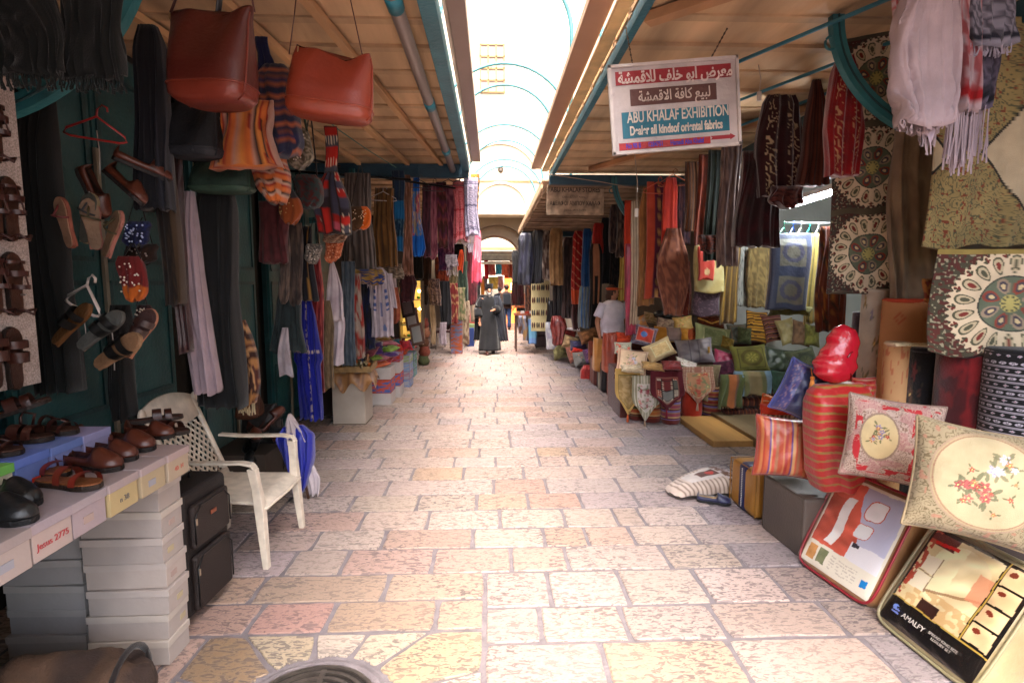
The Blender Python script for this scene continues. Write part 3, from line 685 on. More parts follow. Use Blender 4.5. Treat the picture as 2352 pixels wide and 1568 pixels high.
for (a, q, k, lb) in [((1750, -20, 4.2), (1744, 212, 4.2), '#a89888', 'thin cord with a white plug dangling beside the white sign'), ((1458, 355, 4.6), (1462, 480, 4.6), '#8c7c6c', 'thin cord with a small white switch hanging right of the old sign')]:
    p0 = at(a[0], a[1], Y=a[2]); p1 = at(q[0], q[1], Y=q[2]); p0.z = min(p0.z, ZA-.03); m_ = p0.lerp(p1, .5)+Vector((.015, 0, 0))
    o = thing('dangling_cord', lb, 'cord', tuple(p1)); MB().tube([tuple(p0-p1), tuple(m_-p1), (0, 0, 0)], .004, k, 6).build('wire', PLASTIC, o, smooth=True); MB().box((0, 0, -.03), (.03, .025, .07), '#b8b0a8').build('plug', PLASTIC, o, bev=.006)
for pts, lb in [([(700, 235), (780, 300), (845, 345), (910, 385)], 'green string running from the bags to the blue cross beam'), ([(1255, 400), (1380, 418), (1500, 440), (1560, 452)], 'pale wire stretched below the blue cross beam by the old sign')]:
    q = [at(x, y, Y=4.2+i*.9 if 'green' in lb else 8.0) for i, (x, y) in enumerate(pts)]; setp(MB().tube([tuple(v) for v in q], .006, '#1c5c4c' if 'green' in lb else '#a8907c', 5).build('string', PLASTIC), lb, 'string')
# ============================================================ GOODS: generators
def hang(x0, y0, x1, y1, Y, name, cat, label, pat, m=CLOTH, th=None, rz=0, group=None, fringe=None, parts=None, **kw):
    c, w_, h_ = bb(x0, y0, x1, y1, Y=Y); w_ *= kw.pop('wmul', 1); th = th if th is not None else max(.03, min(.12, w_*.35))
    kw.setdefault('amp', min(.02, w_*.06)); kw.setdefault('seed', int(x0*7+y0)); kw.setdefault('folds', max(2, int(w_/.07)))
    o = MB(); o.surf_ = None
    V, F, K = cloth(w_, h_, pat, th=th, **kw); o.add(V, F, K)
    if fringe is None and parts is None:
        ob = o.build(name, m, None, smooth=True, loc=tuple(c), rot=(0, 0, rz)); return setp(ob, label, cat, group)
    t = thing(name, label, cat, tuple(c), (0, 0, rz), group); o.build('cloth', m, t, smooth=True)
    if fringe:
        n, ln, k = fringe; b = MB(); r = random.Random(n); wb = w_*smoothprof(kw.get('prof', ((0, 1), (1, 1))), np.array([1.0]))[0] if True else w_
        sw_ = kw.get('sway', 0)
        for i in range(n):
            x = (-.5+(i+.5)/n)*wb*.96+sw_; z0 = kw.get('hem', 0)*h_*abs(2*x/wb)+.01; q = ln*r.uniform(.8, 1.15); yy = r.uniform(-1, 1)*th*.3
            b.tube([(x, yy, z0), (x+r.uniform(-.006, .006), yy, z0-q*.5), (x+r.uniform(-.012, .012), yy, z0-q)], [.0035, .003, .005], k, 4)
        b.build('fringe', m, t)
    if parts: parts(t, w_, h_)
    return t
def hanger(p, w_, k, label, rz=0, tilt=0, group=None, h_=.12, r=.006):
    b = MB(); z = -h_
    b.tube([(0, 0, -.0), (0, 0, .035), (.02, 0, .06), (.042, 0, .05), (.045, 0, .03)], r*.8, k, 6)
    b.tube([(0, 0, 0), (-w_/2, 0, z*.75), (-w_/2-.01, 0, z), (-w_/2+.02, 0, z-.01), (w_/2-.02, 0, z-.01), (w_/2+.01, 0, z), (w_/2, 0, z*.75)], r, k, 6, closed=True)
    o = b.build('clothes_hanger', PLASTIC, None, smooth=True, loc=tuple(p), rot=(0, tilt, rz)); return setp(o, label, 'hanger', group)
def tassel(b, p, k, L=.09, r=.012):
    p = Vector(p); b.ball(tuple(p), r*.8, k, 6); b.lathe([(r*.5, 0), (r*.9, -L*.3), (r*1.3, -L), (r*.2, -L)], k, 8, c=tuple(p))
FOOT = [(0, .02), (.04, .085), (.15, .118), (.35, .115), (.55, .14), (.72, .172), (.86, .16), (.95, .11), (1, .02)]
def footw(t): return np.interp(t, [a for a, _ in FOOT], [b for _, b in FOOT])
def make_shoe(name, label, cat, kind, k, k2='#1c1410', ks='#2a1c14', L=.27, m=LEATHER, group=None):
    o = thing(name, label, cat, (0, 0, 0), group=group); b = MB(); n = 26
    ts = np.linspace(0, 1, n); outl = [(t*L, footw(t)*L) for t in ts]+[(t*L, -footw(t)*L) for t in ts[::-1]]
    b.prism(outl, 0, .018, ks); b.prism([(x*.985+.002, y*.93) for x, y in outl], .0182, .024, k2 if kind != 'loafer' else ks)
    if kind != 'loafer': b.box((.03, 0, .006), (.05, .06, .012), ks)
    b.build('sole', DULL, o, bev=.002)
    b = MB()
    if kind == 'loafer':
        nu = 26; u = np.linspace(0, 2*math.pi, nu, endpoint=False); T, U = np.meshgrid(ts, u, indexing='ij')
        wd = footw(T)*L*1.02; hh = np.interp(T, [0, .05, .3, .5, .62, .8, .95, 1], [.03, .075, .065, .062, .07, .05, .035, .012])
        X = T*L; Yv = wd*np.cos(U); Zs = np.sin(U); open_ = (T < .58)&(T > .06)&(Zs > .55)
        Z = np.where(Zs > 0, hh*Zs, -.0)+.02; Yv = np.where(open_, Yv*.85, Yv); Z = np.where(open_, .035, Z)
        K = mixc(full(k, T), C(k2), (open_)*1.)
        K = mixc(K, C(k)*.6, ((abs(T-.62) < .03)&(Zs > .2))*1.)
        b.surf(np.stack([X, Yv, Z], -1), K, closed_u=True, cap=True); b.build('upper', m, o, smooth=True)
    else:
        bands_ = {'slide': [(.52, .16, .055), (.72, .12, .05)], 'sandal': [(.45, .07, .06), (.66, .09, .05), (.84, .05, .035)], 'cross': [(.5, .12, .06), (.78, .09, .045)], 'flip': [(.62, .035, .045)]}[kind]
        for t0, dt, hh in bands_:
            tt = np.linspace(t0-dt/2, t0+dt/2, 4); a = np.linspace(0, math.pi, 14); A, T = np.meshgrid(a, tt); sk = .05*np.cos(A) if kind in ('cross', 'flip') else 0
            b = MB(); X = (T+sk)*L; Yv = footw(T)*L*1.03*np.cos(A); Z = .016+hh*np.sin(A)**.7
            P = np.stack([X, Yv, Z], -1); b.surf(P, C(k)); b.surf((P*np.array([1, .93, .94]))[:, ::-1], C(k)*.6); b.build('strap', m, o, smooth=True)
        b = MB()
        if kind == 'sandal': MB().tube([(.45*L, 0, .076), (.84*L, 0, .052)], .006, k, 6, flat=.4).build('toe_strap', m, o, smooth=True); b.tube([(.06*L, .09*L, .02), (.1*L, .11*L, .07), (.02*L, 0, .085), (.1*L, -.11*L, .07), (.06*L, -.09*L, .02)], .006, k, 6)
        if kind == 'flip': b.tube([(.62*L, 0, .06), (.84*L, 0, .024)], .005, k, 6)
        if kind in ('sandal', 'flip'): b.build('ankle_strap' if kind == 'sandal' else 'toe_strap', m, o, smooth=True)
    return o
_used = set()
def put_shoe(proto, loc, rot, label, group=None, scale=1):
    if proto.name not in _used:
        _used.add(proto.name); proto.location = loc; proto.rotation_euler = rot; proto['label'] = label; proto.scale = (scale,)*3
        if group: proto['group'] = group
        return proto
    return copy_thing(proto, loc, rot, label, group, scale)
def shoebox(label, loc, rz=0, L=.33, W=.17, H=.12, k='#b8aeb0', kl=None, group=None, text=None, tk='#b03030'):
    o = thing('shoebox', label, 'box', loc, (0, 0, rz), group); kl = kl or k
    b = MB(); b.box((0, 0, (H-.03)/2), (L-.008, W-.008, H-.03), k); b.build('body', CARD, o, bev=.002)
    b = MB(); b.box((0, 0, H-.0175), (L+.002, W+.002, .033), kl); b.build('lid', CARD, o, bev=.002)
    rl_ = random.Random(int(loc[2]*1000+loc[1]*77))
    if not text and rl_.random() < .6: MB().box((L/2-.0028, rl_.uniform(-.04, .04), H*.36), (.003, .045, .026), rl_.choice(['#a89a7c', '#8c8c94', '#a08c84', '#7c7064'])).build('sticker', CARD, o)
    o.rotation_euler.y = rl_.uniform(-.012, .012)
    if text: textmesh('writing', text, .03, tk, PAINT, o, (L/2+.0006-.004+.001, 0, H*.36), 1, 0, rot=(math.pi/2, 0, math.pi/2), ext=.0008)
    return o
# ============================================================ LEFT FOREGROUND
words = ['lowest', 'second', 'third', 'fourth', 'fifth', 'sixth', 'topmost']
r = random.Random(4)
for i in range(7):
    shoebox('%s white shoebox of the tall stack beside the black suitcase' % words[i], (-1.655+r.uniform(-.012, .012), 2.475+r.uniform(-.008, .008), .004+i*.122), r.uniform(-.03, .03), .36, .172, .12, r.choice(['#a0958e', '#a69a92', '#9c928c']), r.choice(['#ada298', '#a89d96']), 'white shoeboxes stacked under the shoe table')
for i in range(7):
    shoebox('%s shaded shoebox of the stack behind the tall white stack' % words[i], (-2.06+r.uniform(-.015, .015), 2.53+r.uniform(-.01, .01), .004+i*.122), r.uniform(-.04, .04), .36, .172, .12, '#8f8a88', '#9a9490', 'shaded shoeboxes at the back')
for i in range(7):
    shoebox('%s shoebox of the stack holding up the near end of the table' % words[i], (-1.66, 1.2, .004+i*.122), 0, .36, .172, .12, '#a59b9c', None, 'near shoebox stack')
MB().box((-1.68, 1.87, .872), (.3, 1.55, .016), '#5c5048').build('board', WOOD).update_tag()
bo = bpy.data.objects['board']; 
for o_ in bpy.data.objects:
    if o_.name.startswith('board') and o_.parent is None: setp(o_, 'thin dark board carrying the front row of shoeboxes', 'board'); o_.name = 'table_board'
ys = [1.31, 1.48, 1.65, 1.82, 1.99, 2.165, 2.345, 2.525]
rl = ['nearest cut off shoebox of the front row', 'second shoebox of the front row under the black shoes', 'shoebox of the front row with red handwriting', 'plain white shoebox of the front row after the red handwriting', 'cream shoebox of the front row with a small pencil mark', 'cream shoebox of the front row under the loafers', 'end shoebox of the front row with small red letters']
tx = [None, None, 'Jesus 2775', None, 'n 38', None, '40  H']
for i in range(7):
    y = (ys[i]+ys[i+1])/2
    shoebox(rl[i], (-1.585+.012*r.uniform(-1, 1), y, .882), 0, .34, .166, .125, ['#a0928c', '#a0928c', '#a4948e', '#988a8e', '#a6946c', '#a09074', '#a0907c'][i], ['#a0928c', '#928684', '#968a90', '#958a8e', '#948686', '#988989', '#9c8a88'][i], 'front row of shoeboxes', tx[i], ['#b03030', '#b03030', '#a83038', '#333', '#5a5a5a', '#b03030', '#b86050'][i])
MB().box((-1.93, 1.9, .93), (.33, 1.5, .02), '#4c423a').build('table_board', WOOD)
setp(bpy.data.objects['table_board.001'] if 'table_board.001' in bpy.data.objects else bpy.data.objects['table_board'], 'dark board under the blue and green shoeboxes', 'board')
bc = [('#5f9a4a', '#6fae52', 'green lidded shoebox beside the blue ones'), ('#5a6aa0', '#5c70b4', 'blue shoebox with a red sticker behind the front row'), ('#6d74a2', '#6577b0', 'middle blue shoebox of the second row'), ('#8a86a8', '#8e8ab0', 'pale lilac shoebox at the end of the second row'), ('#a0928c', '#8c8684', 'grey shoebox at the cut off end of the second row')]
for k, lid, lb in [bc[4]]: shoebox(lb, (-1.89, 1.5, .945), 0, .33, .3, .16, k, lid)
yy = [1.66, 1.97, 2.13, 2.30, 2.47]
for i in range(4):
    o = shoebox(bc[i][2], (-1.89, (yy[i]+yy[i+1])/2, .945), 0, .33, yy[i+1]-yy[i]-.006, .165, bc[i][0] if i else '#b0a894', bc[i][1])
    if i in (1, 3): MB().box((.1645, .02, .06), (.004, .06, .03), '#c23a28').build('sticker', CARD, o)
sh_lo = make_shoe('leather_shoe', 'x', 'shoe', 'loafer', '#4a2114', '#180e0a', '#140c0a')
sh_sl = make_shoe('leather_sandal', 'x', 'sandal', 'slide', '#38180f', '#341a10', '#1c100a')
sh_sa = make_shoe('leather_sandal', 'x', 'sandal', 'sandal', '#361712', '#3c2014', '#180e0a')
sh_rd = make_shoe('leather_sandal', 'x', 'sandal', 'cross', '#6a2014', '#744424', '#20140c')
sh_bk = make_shoe('black_shoe', 'x', 'shoe', 'loafer', '#121416', '#0a0a0c', '#0c0c0e')
def fr(x, y, z): return at(x, y, Z=z)
G = 'leather shoes on the front row of boxes'
for (x, y, pr, rz, lb, s) in [(60, 1135, sh_bk, -25, 'shiny black shoe on the second front box', 1.05), (15, 1180, sh_bk, -15, 'black shoe at the cut off near end of the boxes', 1.05),
        (170, 1110, sh_rd, -12, 'red strapped sandal with tan sole on the front row', 1.0), (225, 1068, sh_lo, -14, 'low brown leather slipper just above the red sandal', 1.02), (128, 1078, sh_rd, -20, 'second red sandal leaning behind the first', .95),
        (268, 1045, sh_lo, -16, 'brown leather loafer between slipper and tallest loafer', 1.0), (305, 1022, sh_lo, -18, 'tallest brown loafer in the middle of the front row', 1.08), (250, 1010, sh_lo, -30, 'brown loafer tucked behind the other loafers', .95),
        (352, 1000, sh_lo, -10, 'dark brown loafer near the end of the front row', .95), (385, 992, sh_sl, -8, 'brown slide sandal at the very end of the front row', .95), (350, 975, sh_sl, 35, 'brown slide sandal tilted against the chair back', .95)]:
    p = at(x, y, Z=1.008); p.x -= .13; p.x = min(p.x, -1.60); put_shoe(pr, (p.x, p.y, 1.008), (0, 0, R(rz)), lb, None, s)
G = 'dark sandals on the blue boxes'
for i, (yv, xo, pr, rz, lb) in enumerate([(1.78, 0, sh_sl, -10, 'dark brown slide on the green lidded box'), (1.93, -.02, sh_sa, -20, 'dark sandal astride the green and blue boxes'), (2.07, .0, sh_sa, -5, 'dark sandal over the red sticker of the blue box'), (2.2, -.03, sh_sl, 8, 'dark slide on the middle blue box'), (2.38, 0, sh_sa, -12, 'dark sandal on the lilac box'), (1.6, 0, sh_bk, -10, 'black shoe on the grey box of the second row'), (2.3, -.13, sh_sl, 30, 'dark slide tipped up behind the sandals')]):
    put_shoe(pr, (-2.03+xo, yv, 1.112+(.04 if i == 6 else 0)), (0, R(-18) if i == 6 else 0, R(rz)), lb)
# white board with hanging sandals
bp_ = thing('display_board', 'white speckled board hung with brown leather sandals', 'board', (-2.06, 2.12, 0))
ztop = 2.72; zb = 1.30
MB().box((0, 0, (ztop+zb)/2), (.02, .8, ztop-zb), '#a89a94').build('panel', mat('speckled', .8, .5, 160, .2, 120), bp_, bev=.004)
b = MB()
for q in range(5): b.tube([(.012, -.3+q*.15, zb+.4), (.06, -.3+q*.15, zb+.4)], .003, '#bbb')
b.build('pegs', METAL, bp_)
Mh = Matrix(((0, 0, 1), (0, 1, 0), (1, 0, 0)))
rows = [(300, 'top'), (480, 'second'), (650, 'third'), (820, 'bottom')]
for yr, rw_ in rows:
    for xr, cw in ((-14, 'near'), (34 if rw_ != 'second' else 24, 'far')):
        if rw_ == 'top' and cw == 'far': xr = 16; continue
        p = at(xr, yr+75, X=-2.04)
        pr = sh_sa if rw_ != 'bottom' else sh_rd
        put_shoe([sh_sa, sh_sl][(yr+xr) % 2] if rw_ != 'bottom' else sh_sl, (-2.045, p.y, p.z), (0, R(-90), R(180)) if False else (R(90), R(-90), R(90)), 'brown leather sandal in the %s row of the white board, %s the street end' % (rw_, 'away from' if cw == 'near' else 'at'))
# hanging shoe bunch and hangers in the dark
hanger(at(222, 268, Y=2.85), .25, '#8a1c1c', 'red plastic hanger holding dark brown shoes', rz=.2, tilt=.12, h_=.1)
hanger(at(200, 655, Y=2.75), .2, '#b8aaa4', 'white plastic hanger with a ring hanging above the shoes', rz=-.3, tilt=.35, h_=.12, r=.008)
for (x, y, rx_, ry_, rz_, k, lb) in [(175, 385, 20, 70, 20, sh_lo, 'dark brown shoe hanging on the red hanger, nearer the board'), (235, 395, -20, 40, -10, sh_lo, 'dark brown shoe hanging sideways below the red hanger'), (255, 365, 10, 20, 40, sh_lo, 'maroon brown shoe with a metal stud under the red hanger')]:
    put_shoe(k, tuple(at(x, y, Y=2.9)), (R(rx_), R(ry_), R(rz_)), lb)
flips = [make_shoe('flat_slipper', 'x', 'slipper', 'flip', a, b_, c_, L=.25, m=DULL) for a, b_, c_ in (('#5a2020', '#80604c', '#804838'), ('#26262a', '#38362f', '#74664e'), ('#3a3420', '#6c5440', '#84544a'))]
for (x, y, rx_, ry_, rz_, k, lb) in [(200, 560, 80, -80, 10, 1, 'grey flip flop with a cream rim in the hanging bunch'), (248, 590, 80, -60, -20, 2, 'pink rimmed flip flop at the front of the hanging bunch'), (172, 570, 70, -100, 0, 0, 'dusty red flip flop at the back of the hanging bunch'), (225, 575, 95, -95, 15, 2, 'peach and grey slipper hanging in the middle of the bunch')]:
    put_shoe(flips[k], tuple(at(x, y, Y=2.8)), (R(rx_), R(ry_), R(rz_)), lb)
for (x, y, rx_, ry_, rz_, k, lb, pr) in [(130, 790, 60, -45, 0, 0, 'tan soled clog pointing down from the white hanger', make_shoe('clog', 'x', 'clog', 'slide', '#1a1614', '#54361a', '#5c3a1c')), (185, 800, 70, -40, 10, 0, 'grey soled slipper hanging under the white hanger', make_shoe('clog', 'x', 'clog', 'slide', '#141414', '#4c4c48', '#4c4a46')), (225, 840, 80, -30, -10, 0, 'black slipper with a cream fur sole at the bottom of the bunch', make_shoe('clog', 'x', 'clog', 'slide', '#0e0e0e', '#7c5c42', '#86684c', L=.3)), (290, 820, 75, -60, 20, 0, 'dark brown clog with a pale heel beside the cream sole', make_shoe('clog', 'x', 'clog', 'slide', '#2a1410', '#301814', '#9a6a52'))]:
    put_shoe(pr, tuple(at(x, y, Y=2.75)), (R(rx_), R(ry_), R(rz_)), lb)
def purse(x0, y0, x1, y1, Y, label, pat, m=CLOTH, beads=None, strap=None, name='purse', cat='purse', th=None, flap=None, prof=((0, .8), (.15, 1), (.8, .95), (.95, .7), (1, .35)), rz=0, rim=None, studs=18):
    c, w_, h_ = bb(x0, y0, x1, y1, Y=Y); o = thing(name, label, cat, tuple(c), (0, 0, rz)); th = th or w_*.4
    b = MB(); V, F, K = cloth(w_, h_, pat, th=th, prof=prof, folds=2, amp=.006, seed=int(x0), nu=56, nv=22); b.add(V, F, K); b.build('body', m, o, smooth=True)
    if beads:
        b = MB(); rr = random.Random(int(x0+y0))
        for i in range(studs): b.ball((rr.uniform(-.36, .36)*w_, -th*.5, rr.uniform(.15, .85)*h_), .0055, beads, 5)
        b.build('beads', METAL, o)
    if rim: MB().tube([(w_*.42*math.cos(a), th*.3*math.sin(a), h_-.005) for a in np.linspace(0, 6.28, 20)[:-1]], .006, rim, 6, closed=True).build('rim', m, o, smooth=True)
    if strap:
        xs, ytop, k, rad = strap; b = MB(); t_ = at(xs, ytop, Y=Y); q = Vector((t_.x-c.x, 0, t_.z-c.z))
        b.tube([(-w_*.36, 0, h_*.93), (q.x-w_*.05, 0, q.z), (q.x+w_*.05, 0, q.z), (w_*.36, 0, h_*.93)], rad, k, 6); b.build('strap', m, o, smooth=True)
    return o
purse(287, 508, 345, 565, 3.1, 'small blue beaded purse hanging in the dark', mottled('#1c2450', '#141830', 14), beads='#b0b4d0', strap=(318, 440, '#0c0c10', .004), studs=30)
purse(275, 588, 335, 690, 3.05, 'red beaded purse with an orange bottom', lambda U, V: mixc(full('#6a1c1c', U), C('#b4581c'), (V < .3)*1.), beads='#d8c8b8', strap=(305, 560, '#101010', .004), studs=30)
purse(310, 700, 345, 745, 3.05, 'tiny dark purse with white beads below the red purse', mottled('#2a1014', '#120808', 14), beads='#d8c8b8', strap=(325, 660, '#101010', .003), studs=20)
purse(290, 560, 362, 606, 3.2, 'dark brown stitched purse half hidden under the blue beaded one', mottled('#241814', '#301c14', 14), beads='#98847c', strap=(330, 500, '#101010', .003))
# leather bags at the top
def leather_bag(x0, y0, x1, y1, Y, label, k, k2, th, straps, rz=0, prof=((0, .96), (.1, .93), (.5, .97), (.92, 1), (1, .9)), tilt=0, name='leather_bag', dip=.06, m=LEATHER, base_h=.14):
    c, w_, h_ = bb(x0, y0, x1, y1, Y=Y); o = thing(name, label, 'bag', tuple(c), (0, tilt, rz)); nu, nv = 72, 30
    u = np.arange(nu)/nu*2*math.pi; t = np.linspace(0, 1, nv); U, T = np.meshgrid(u, t)
    cx = np.sign(np.cos(U))*np.abs(np.cos(U))**.45; cy = np.sign(np.sin(U))*np.abs(np.sin(U))**.6
    wp = smoothprof(prof, T); tp = np.interp(T, [0, .1, .6, .9, 1], [.25, .35, .85, 1, .9])
    X = cx*w_/2*wp; Yv = cy*th/2*tp+.012*np.sin(cx*5+T*4)*(1-T)
    Z = h_*(1-T)-dip*h_*(1-(cx)**2)*(1-T)**4*(1+.4*np.sin(cx*4))-.02*h_*np.cos(cx*2)*(T > .98)
    P = np.stack([X, Yv, Z], -1); K = mixc(full(k, U), C(k2), (T > 1-base_h)*1.)
    b = MB(); b.surf(P, K, closed_u=True, cap=True); b.build('body', m, o, smooth=True)
    b = MB(); i0 = int(nv*(1-base_h)); ring = P[i0]*np.array([1.008, 1.02, 1]); b.tube([tuple(q) for q in ring], .005, k2, 5, closed=True)
    for s in (-1, 1):
        j = 0 if s > 0 else nu//2; b.tube([tuple(P[i, (j-3) % nu]*np.array([1.01, 1.05, 1])) for i in range(2, nv)], .0045, k2, 5)
    b.build('piping', m, o, smooth=True)
    if w_ > .3: zt = [tuple(P[1, j]*np.array([.97, .6, 1])+np.array([0, -.004, .004])) for j in range(nu//2, nu)]; MB().tube(zt, .0035, '#2a1a12', 5).build('zip', METAL, o, smooth=True); MB().box((zt[6][0], zt[6][1]-.012, zt[6][2]-.02), (.006, .004, .03), '#a89878').build('zip_pull', METAL, o)
    for (xa, ya, xb, yb, rad, kk) in straps:
        a = at(xa, ya, Y=Y); q = at(xb, yb, Y=Y); M = Euler((0, tilt, rz)).to_matrix().inverted(); a = M@(a-c); q = M@(q-c)
        b = MB(); b.tube([tuple(a), tuple(a.lerp(q, .5)+Vector((.0, .01, 0))), tuple(q)], rad, kk, 6, flat=.35); b.build('strap', m, o, smooth=True)
    return o
leather_bag(378, 22, 592, 240, 2.6, 'large reddish brown leather bag hanging highest near the blue bracket', '#4a1610', '#6c281a', .22, [(392, 30, 420, -70, .008, '#30100c'), (500, 40, 505, -70, .02, '#101014'), (585, 28, 560, -70, .008, '#4a1610')], rz=-.15, tilt=.03, base_h=.2, prof=((0, 1), (.15, .94), (.8, .9), (.93, .88), (1, .72)))
leather_bag(657, 112, 850, 272, 3.0, 'smooth orange brown leather shoulder bag hanging on long thin straps', '#84301e', '#8e3a24', .2, [(664, 125, 686, -60, .007, '#4a1c14'), (835, 140, 792, -60, .009, '#4a1c14')], rz=.1, tilt=.1, dip=.12, prof=((0, .86), (.2, .94), (.7, 1), (.93, 1), (1, .9)), base_h=.2)
leather_bag(388, 235, 505, 362, 3.15, 'black backpack hanging under the large leather bag', '#15171b', '#1e2026', .2, [(450, 240, 455, 150, .01, '#101014')], m=DULL)
leather_bag(440, 372, 580, 442, 3.5, 'dull green shoulder bag hanging above the teal door', '#24362e', '#2c4236', .2, [(460, 378, 470, 240, .006, '#141c18'), (570, 378, 540, 250, .006, '#141c18')], m=DULL, dip=.02)
W1 = stripes([('#20243c', 3), ('#8a4a30', 1), ('#24284a', 2), ('#6a3c34', .6), ('#20243c', 2), ('#a05838', .8)], 3.2, 'v', .02)
hang(578, 150, 686, 352, 3.45, 'woven_bag', 'bag', 'blue woven bag with rust bands hanging between the two leather bags', W1, m=CLOTH, th=.16, prof=((0, .45), (.12, .75), (.5, .95), (.9, 1), (1, .8)), folds=3, amp=.012, sway=.03)
hang(588, 85, 625, 165, 3.45, 'cloth_strip', 'cloth', 'navy cloth strip of the woven bag looped on its hook', solid('#12163a'), th=.04, prof=((0, .8), (.5, .7), (1, 1.3)), folds=2)
WO = stripes([('#b8602c', 2), ('#7a1c14', .7), ('#9a7060', 1.4), ('#241410', .6), ('#c07838', 1.6), ('#8a2418', .5), ('#241410', .5)], 3.5, 'u', .02)
hang(496, 232, 640, 385, 3.25, 'striped_bag', 'bag', 'wide orange and brown striped bag hanging behind the backpack', WO, th=.14, prof=((0, .8), (.4, .8), (.8, 1), (1, 1.15)), folds=3, amp=.02)
hang(578, 345, 664, 466, 3.6, 'striped_bag', 'bag', 'smaller orange striped bag hanging low and tapering to its corner', stripes([('#b8602c', 2), ('#8a2418', .6), ('#a88878', 1.2), ('#2a1810', .5)], 5, 'v', .05), th=.16, prof=((0, .9), (.4, 1), (.75, .8), (1, .35)), folds=2, amp=.012, sway=.03)
purse(650, 295, 716, 386, 3.7, 'pale purse covered with small shells and beads', mottled('#8a8070', '#4c4434', 16), beads='#d0c4b8', strap=(690, 240, '#2a3428', .008), studs=40)
# patchwork bag and small purses
PB = patch(['#9a1c14', '#a82018', '#7c1a18', '#3a3a4c', '#44444e', '#a84858', '#262028'], 4, 7, 8)
hang(724, 395, 806, 536, 4.7, 'patchwork_bag', 'bag', 'red grey and pink patchwork shoulder bag', PB, th=.12, prof=((0, .35), (.25, .75), (.5, 1), (1, .95)), folds=2, amp=.008)
hang(745, 290, 775, 405, 4.7, 'patchwork_strip', 'cloth', 'patchwork cloth strip rising from the red patchwork bag', patch(['#9a1c14', '#1c5c9a', '#a82018', '#7a5c30', '#44444e'], 1, 5, 5), th=.03, folds=1, amp=.004)
purse(680, 402, 738, 478, 4.5, 'shaggy round bag of dark red and green tufts', mottled('#4a1818', '#28383a', 12, .5), strap=(712, 270, '#201414', .006), th=.16)
purse(636, 436, 692, 512, 4.4, 'round rust orange purse with metal studs', lambda U, V: mixc(full('#8a4420', U), C('#2a2c34'), (V > .72)*1.), beads='#b89858', strap=(665, 400, '#201410', .004), prof=((0, .5), (.3, .8), (.7, 1), (.93, .75), (1, .4)))
purse(800, 474, 850, 527, 5.2, 'orange and olive purse with mirror beads beside the patchwork bag', lambda U, V: mixc(full('#4c3420', U), C('#c05818'), (U > .68)*1.), beads='#e0c8b0', strap=(828, 380, '#141010', .004), studs=26)
purse(746, 548, 786, 600, 5.0, 'little orange beaded basket purse with a dark rim', mottled('#8a3818', '#b86a48', 20), beads='#d8a080', strap=(768, 525, '#141010', .006), rim='#141010', studs=26)
purse(700, 560, 738, 604, 4.9, 'small grey purse edged with coins', mottled('#4a4644', '#8a7e74', 14), beads='#c8c0b8', strap=(722, 500, '#141010', .003))
purse(740, 530, 795, 556, 4.95, 'flat beige fringed purse under the patchwork bag', mottled('#9a7e68', '#6a5040', 12), strap=(768, 500, '#141010', .003))
# black fringed cloth at the top left corner
hang(-60, -40, 138, 172, 2.25, 'fringed_shawl', 'shawl', 'black fringed shawl at the very top corner above the white board', stripes([('#040605', 3), ('#080b0a', 2)], 6, 'u'), th=.04, folds=9, amp=.012, fringe=(50, .06, '#0c1110'))
hang(140, -40, 282, 180, 2.3, 'fringed_shawl', 'shawl', 'black fringed shawl hanging in front of the blue bracket', stripes([('#040605', 3), ('#090c0b', 2)], 5, 'u'), th=.04, folds=7, amp=.012, fringe=(44, .06, '#0c1110'))
hang(312, 60, 388, 480, 3.05, 'hanging_robe', 'robe', 'dark navy robe with thin grey stripes under the large leather bag', stripes([('#0c0e16', 6), ('#23252e', .6)], 7, 'u'), th=.12, prof=((0, .5), (.1, .8), (1, 1)), folds=5)
hang(368, 300, 408, 700, 3.15, 'hanging_robe', 'robe', 'black robe with a brown and gold embroidered edge', lambda U, V: mixc(brocade('#120c0a', '#2c2014', 20)(U, V), C('#36281a'), (U > .85)*1.), th=.1, folds=2)
hang(392, 360, 432, 806, 3.3, 'long_scarf', 'scarf', 'long maroon scarf beside the white one', mottled('#330a0e', '#26080c', 6), m=SATIN, th=.06, prof=((0, .9), (.5, 1), (.8, .7), (1, .8)), folds=3)
hang(416, 440, 474, 900, 3.45, 'long_scarf', 'scarf', 'long white cotton scarf with a dotted seam hanging behind the chair', lambda U, V: mixc(full('#94828a', U), C('#5a4650'), ((abs(U-.62) < .02)&((V*70) % 1 < .35))*1.), th=.1, prof=((0, .45), (.3, .75), (1, 1)), folds=4, amp=.018, sway=.05)
hang(452, 400, 556, 932, 3.65, 'hanging_robe', 'robe', 'long black robe hanging beside the white scarf', mottled('#0a0b0c', '#0e0f11', 5), th=.16, prof=((0, .55), (.12, .8), (.6, .85), (1, .95)), folds=4)
hang(532, 735, 592, 925, 3.9, 'striped_shawl', 'shawl', 'brown and cream diagonal striped shawl below the padlocked door', stripes([('#8a6038', 1.4), ('#2e1612', 1.6), ('#a07850', 1), ('#42201a', 1)], 2.6, 'v', .35), th=.1, prof=((0, .3), (.4, .75), (.8, 1), (1, .7)), folds=3, fringe=(16, .09, '#a89878'))
hang(60, 200, 150, 900, 2.95, 'hanging_robe', 'robe', 'black cloth hanging just behind the white board of sandals', mottled('#060808', '#090c0c', 4), th=.16, folds=5)
hang(262, 700, 300, 960, 3.3, 'hanging_robe', 'robe', 'narrow dark robe beside the hanging shoes', mottled('#0a0a0a', '#100e0e', 4), th=.14, folds=3)
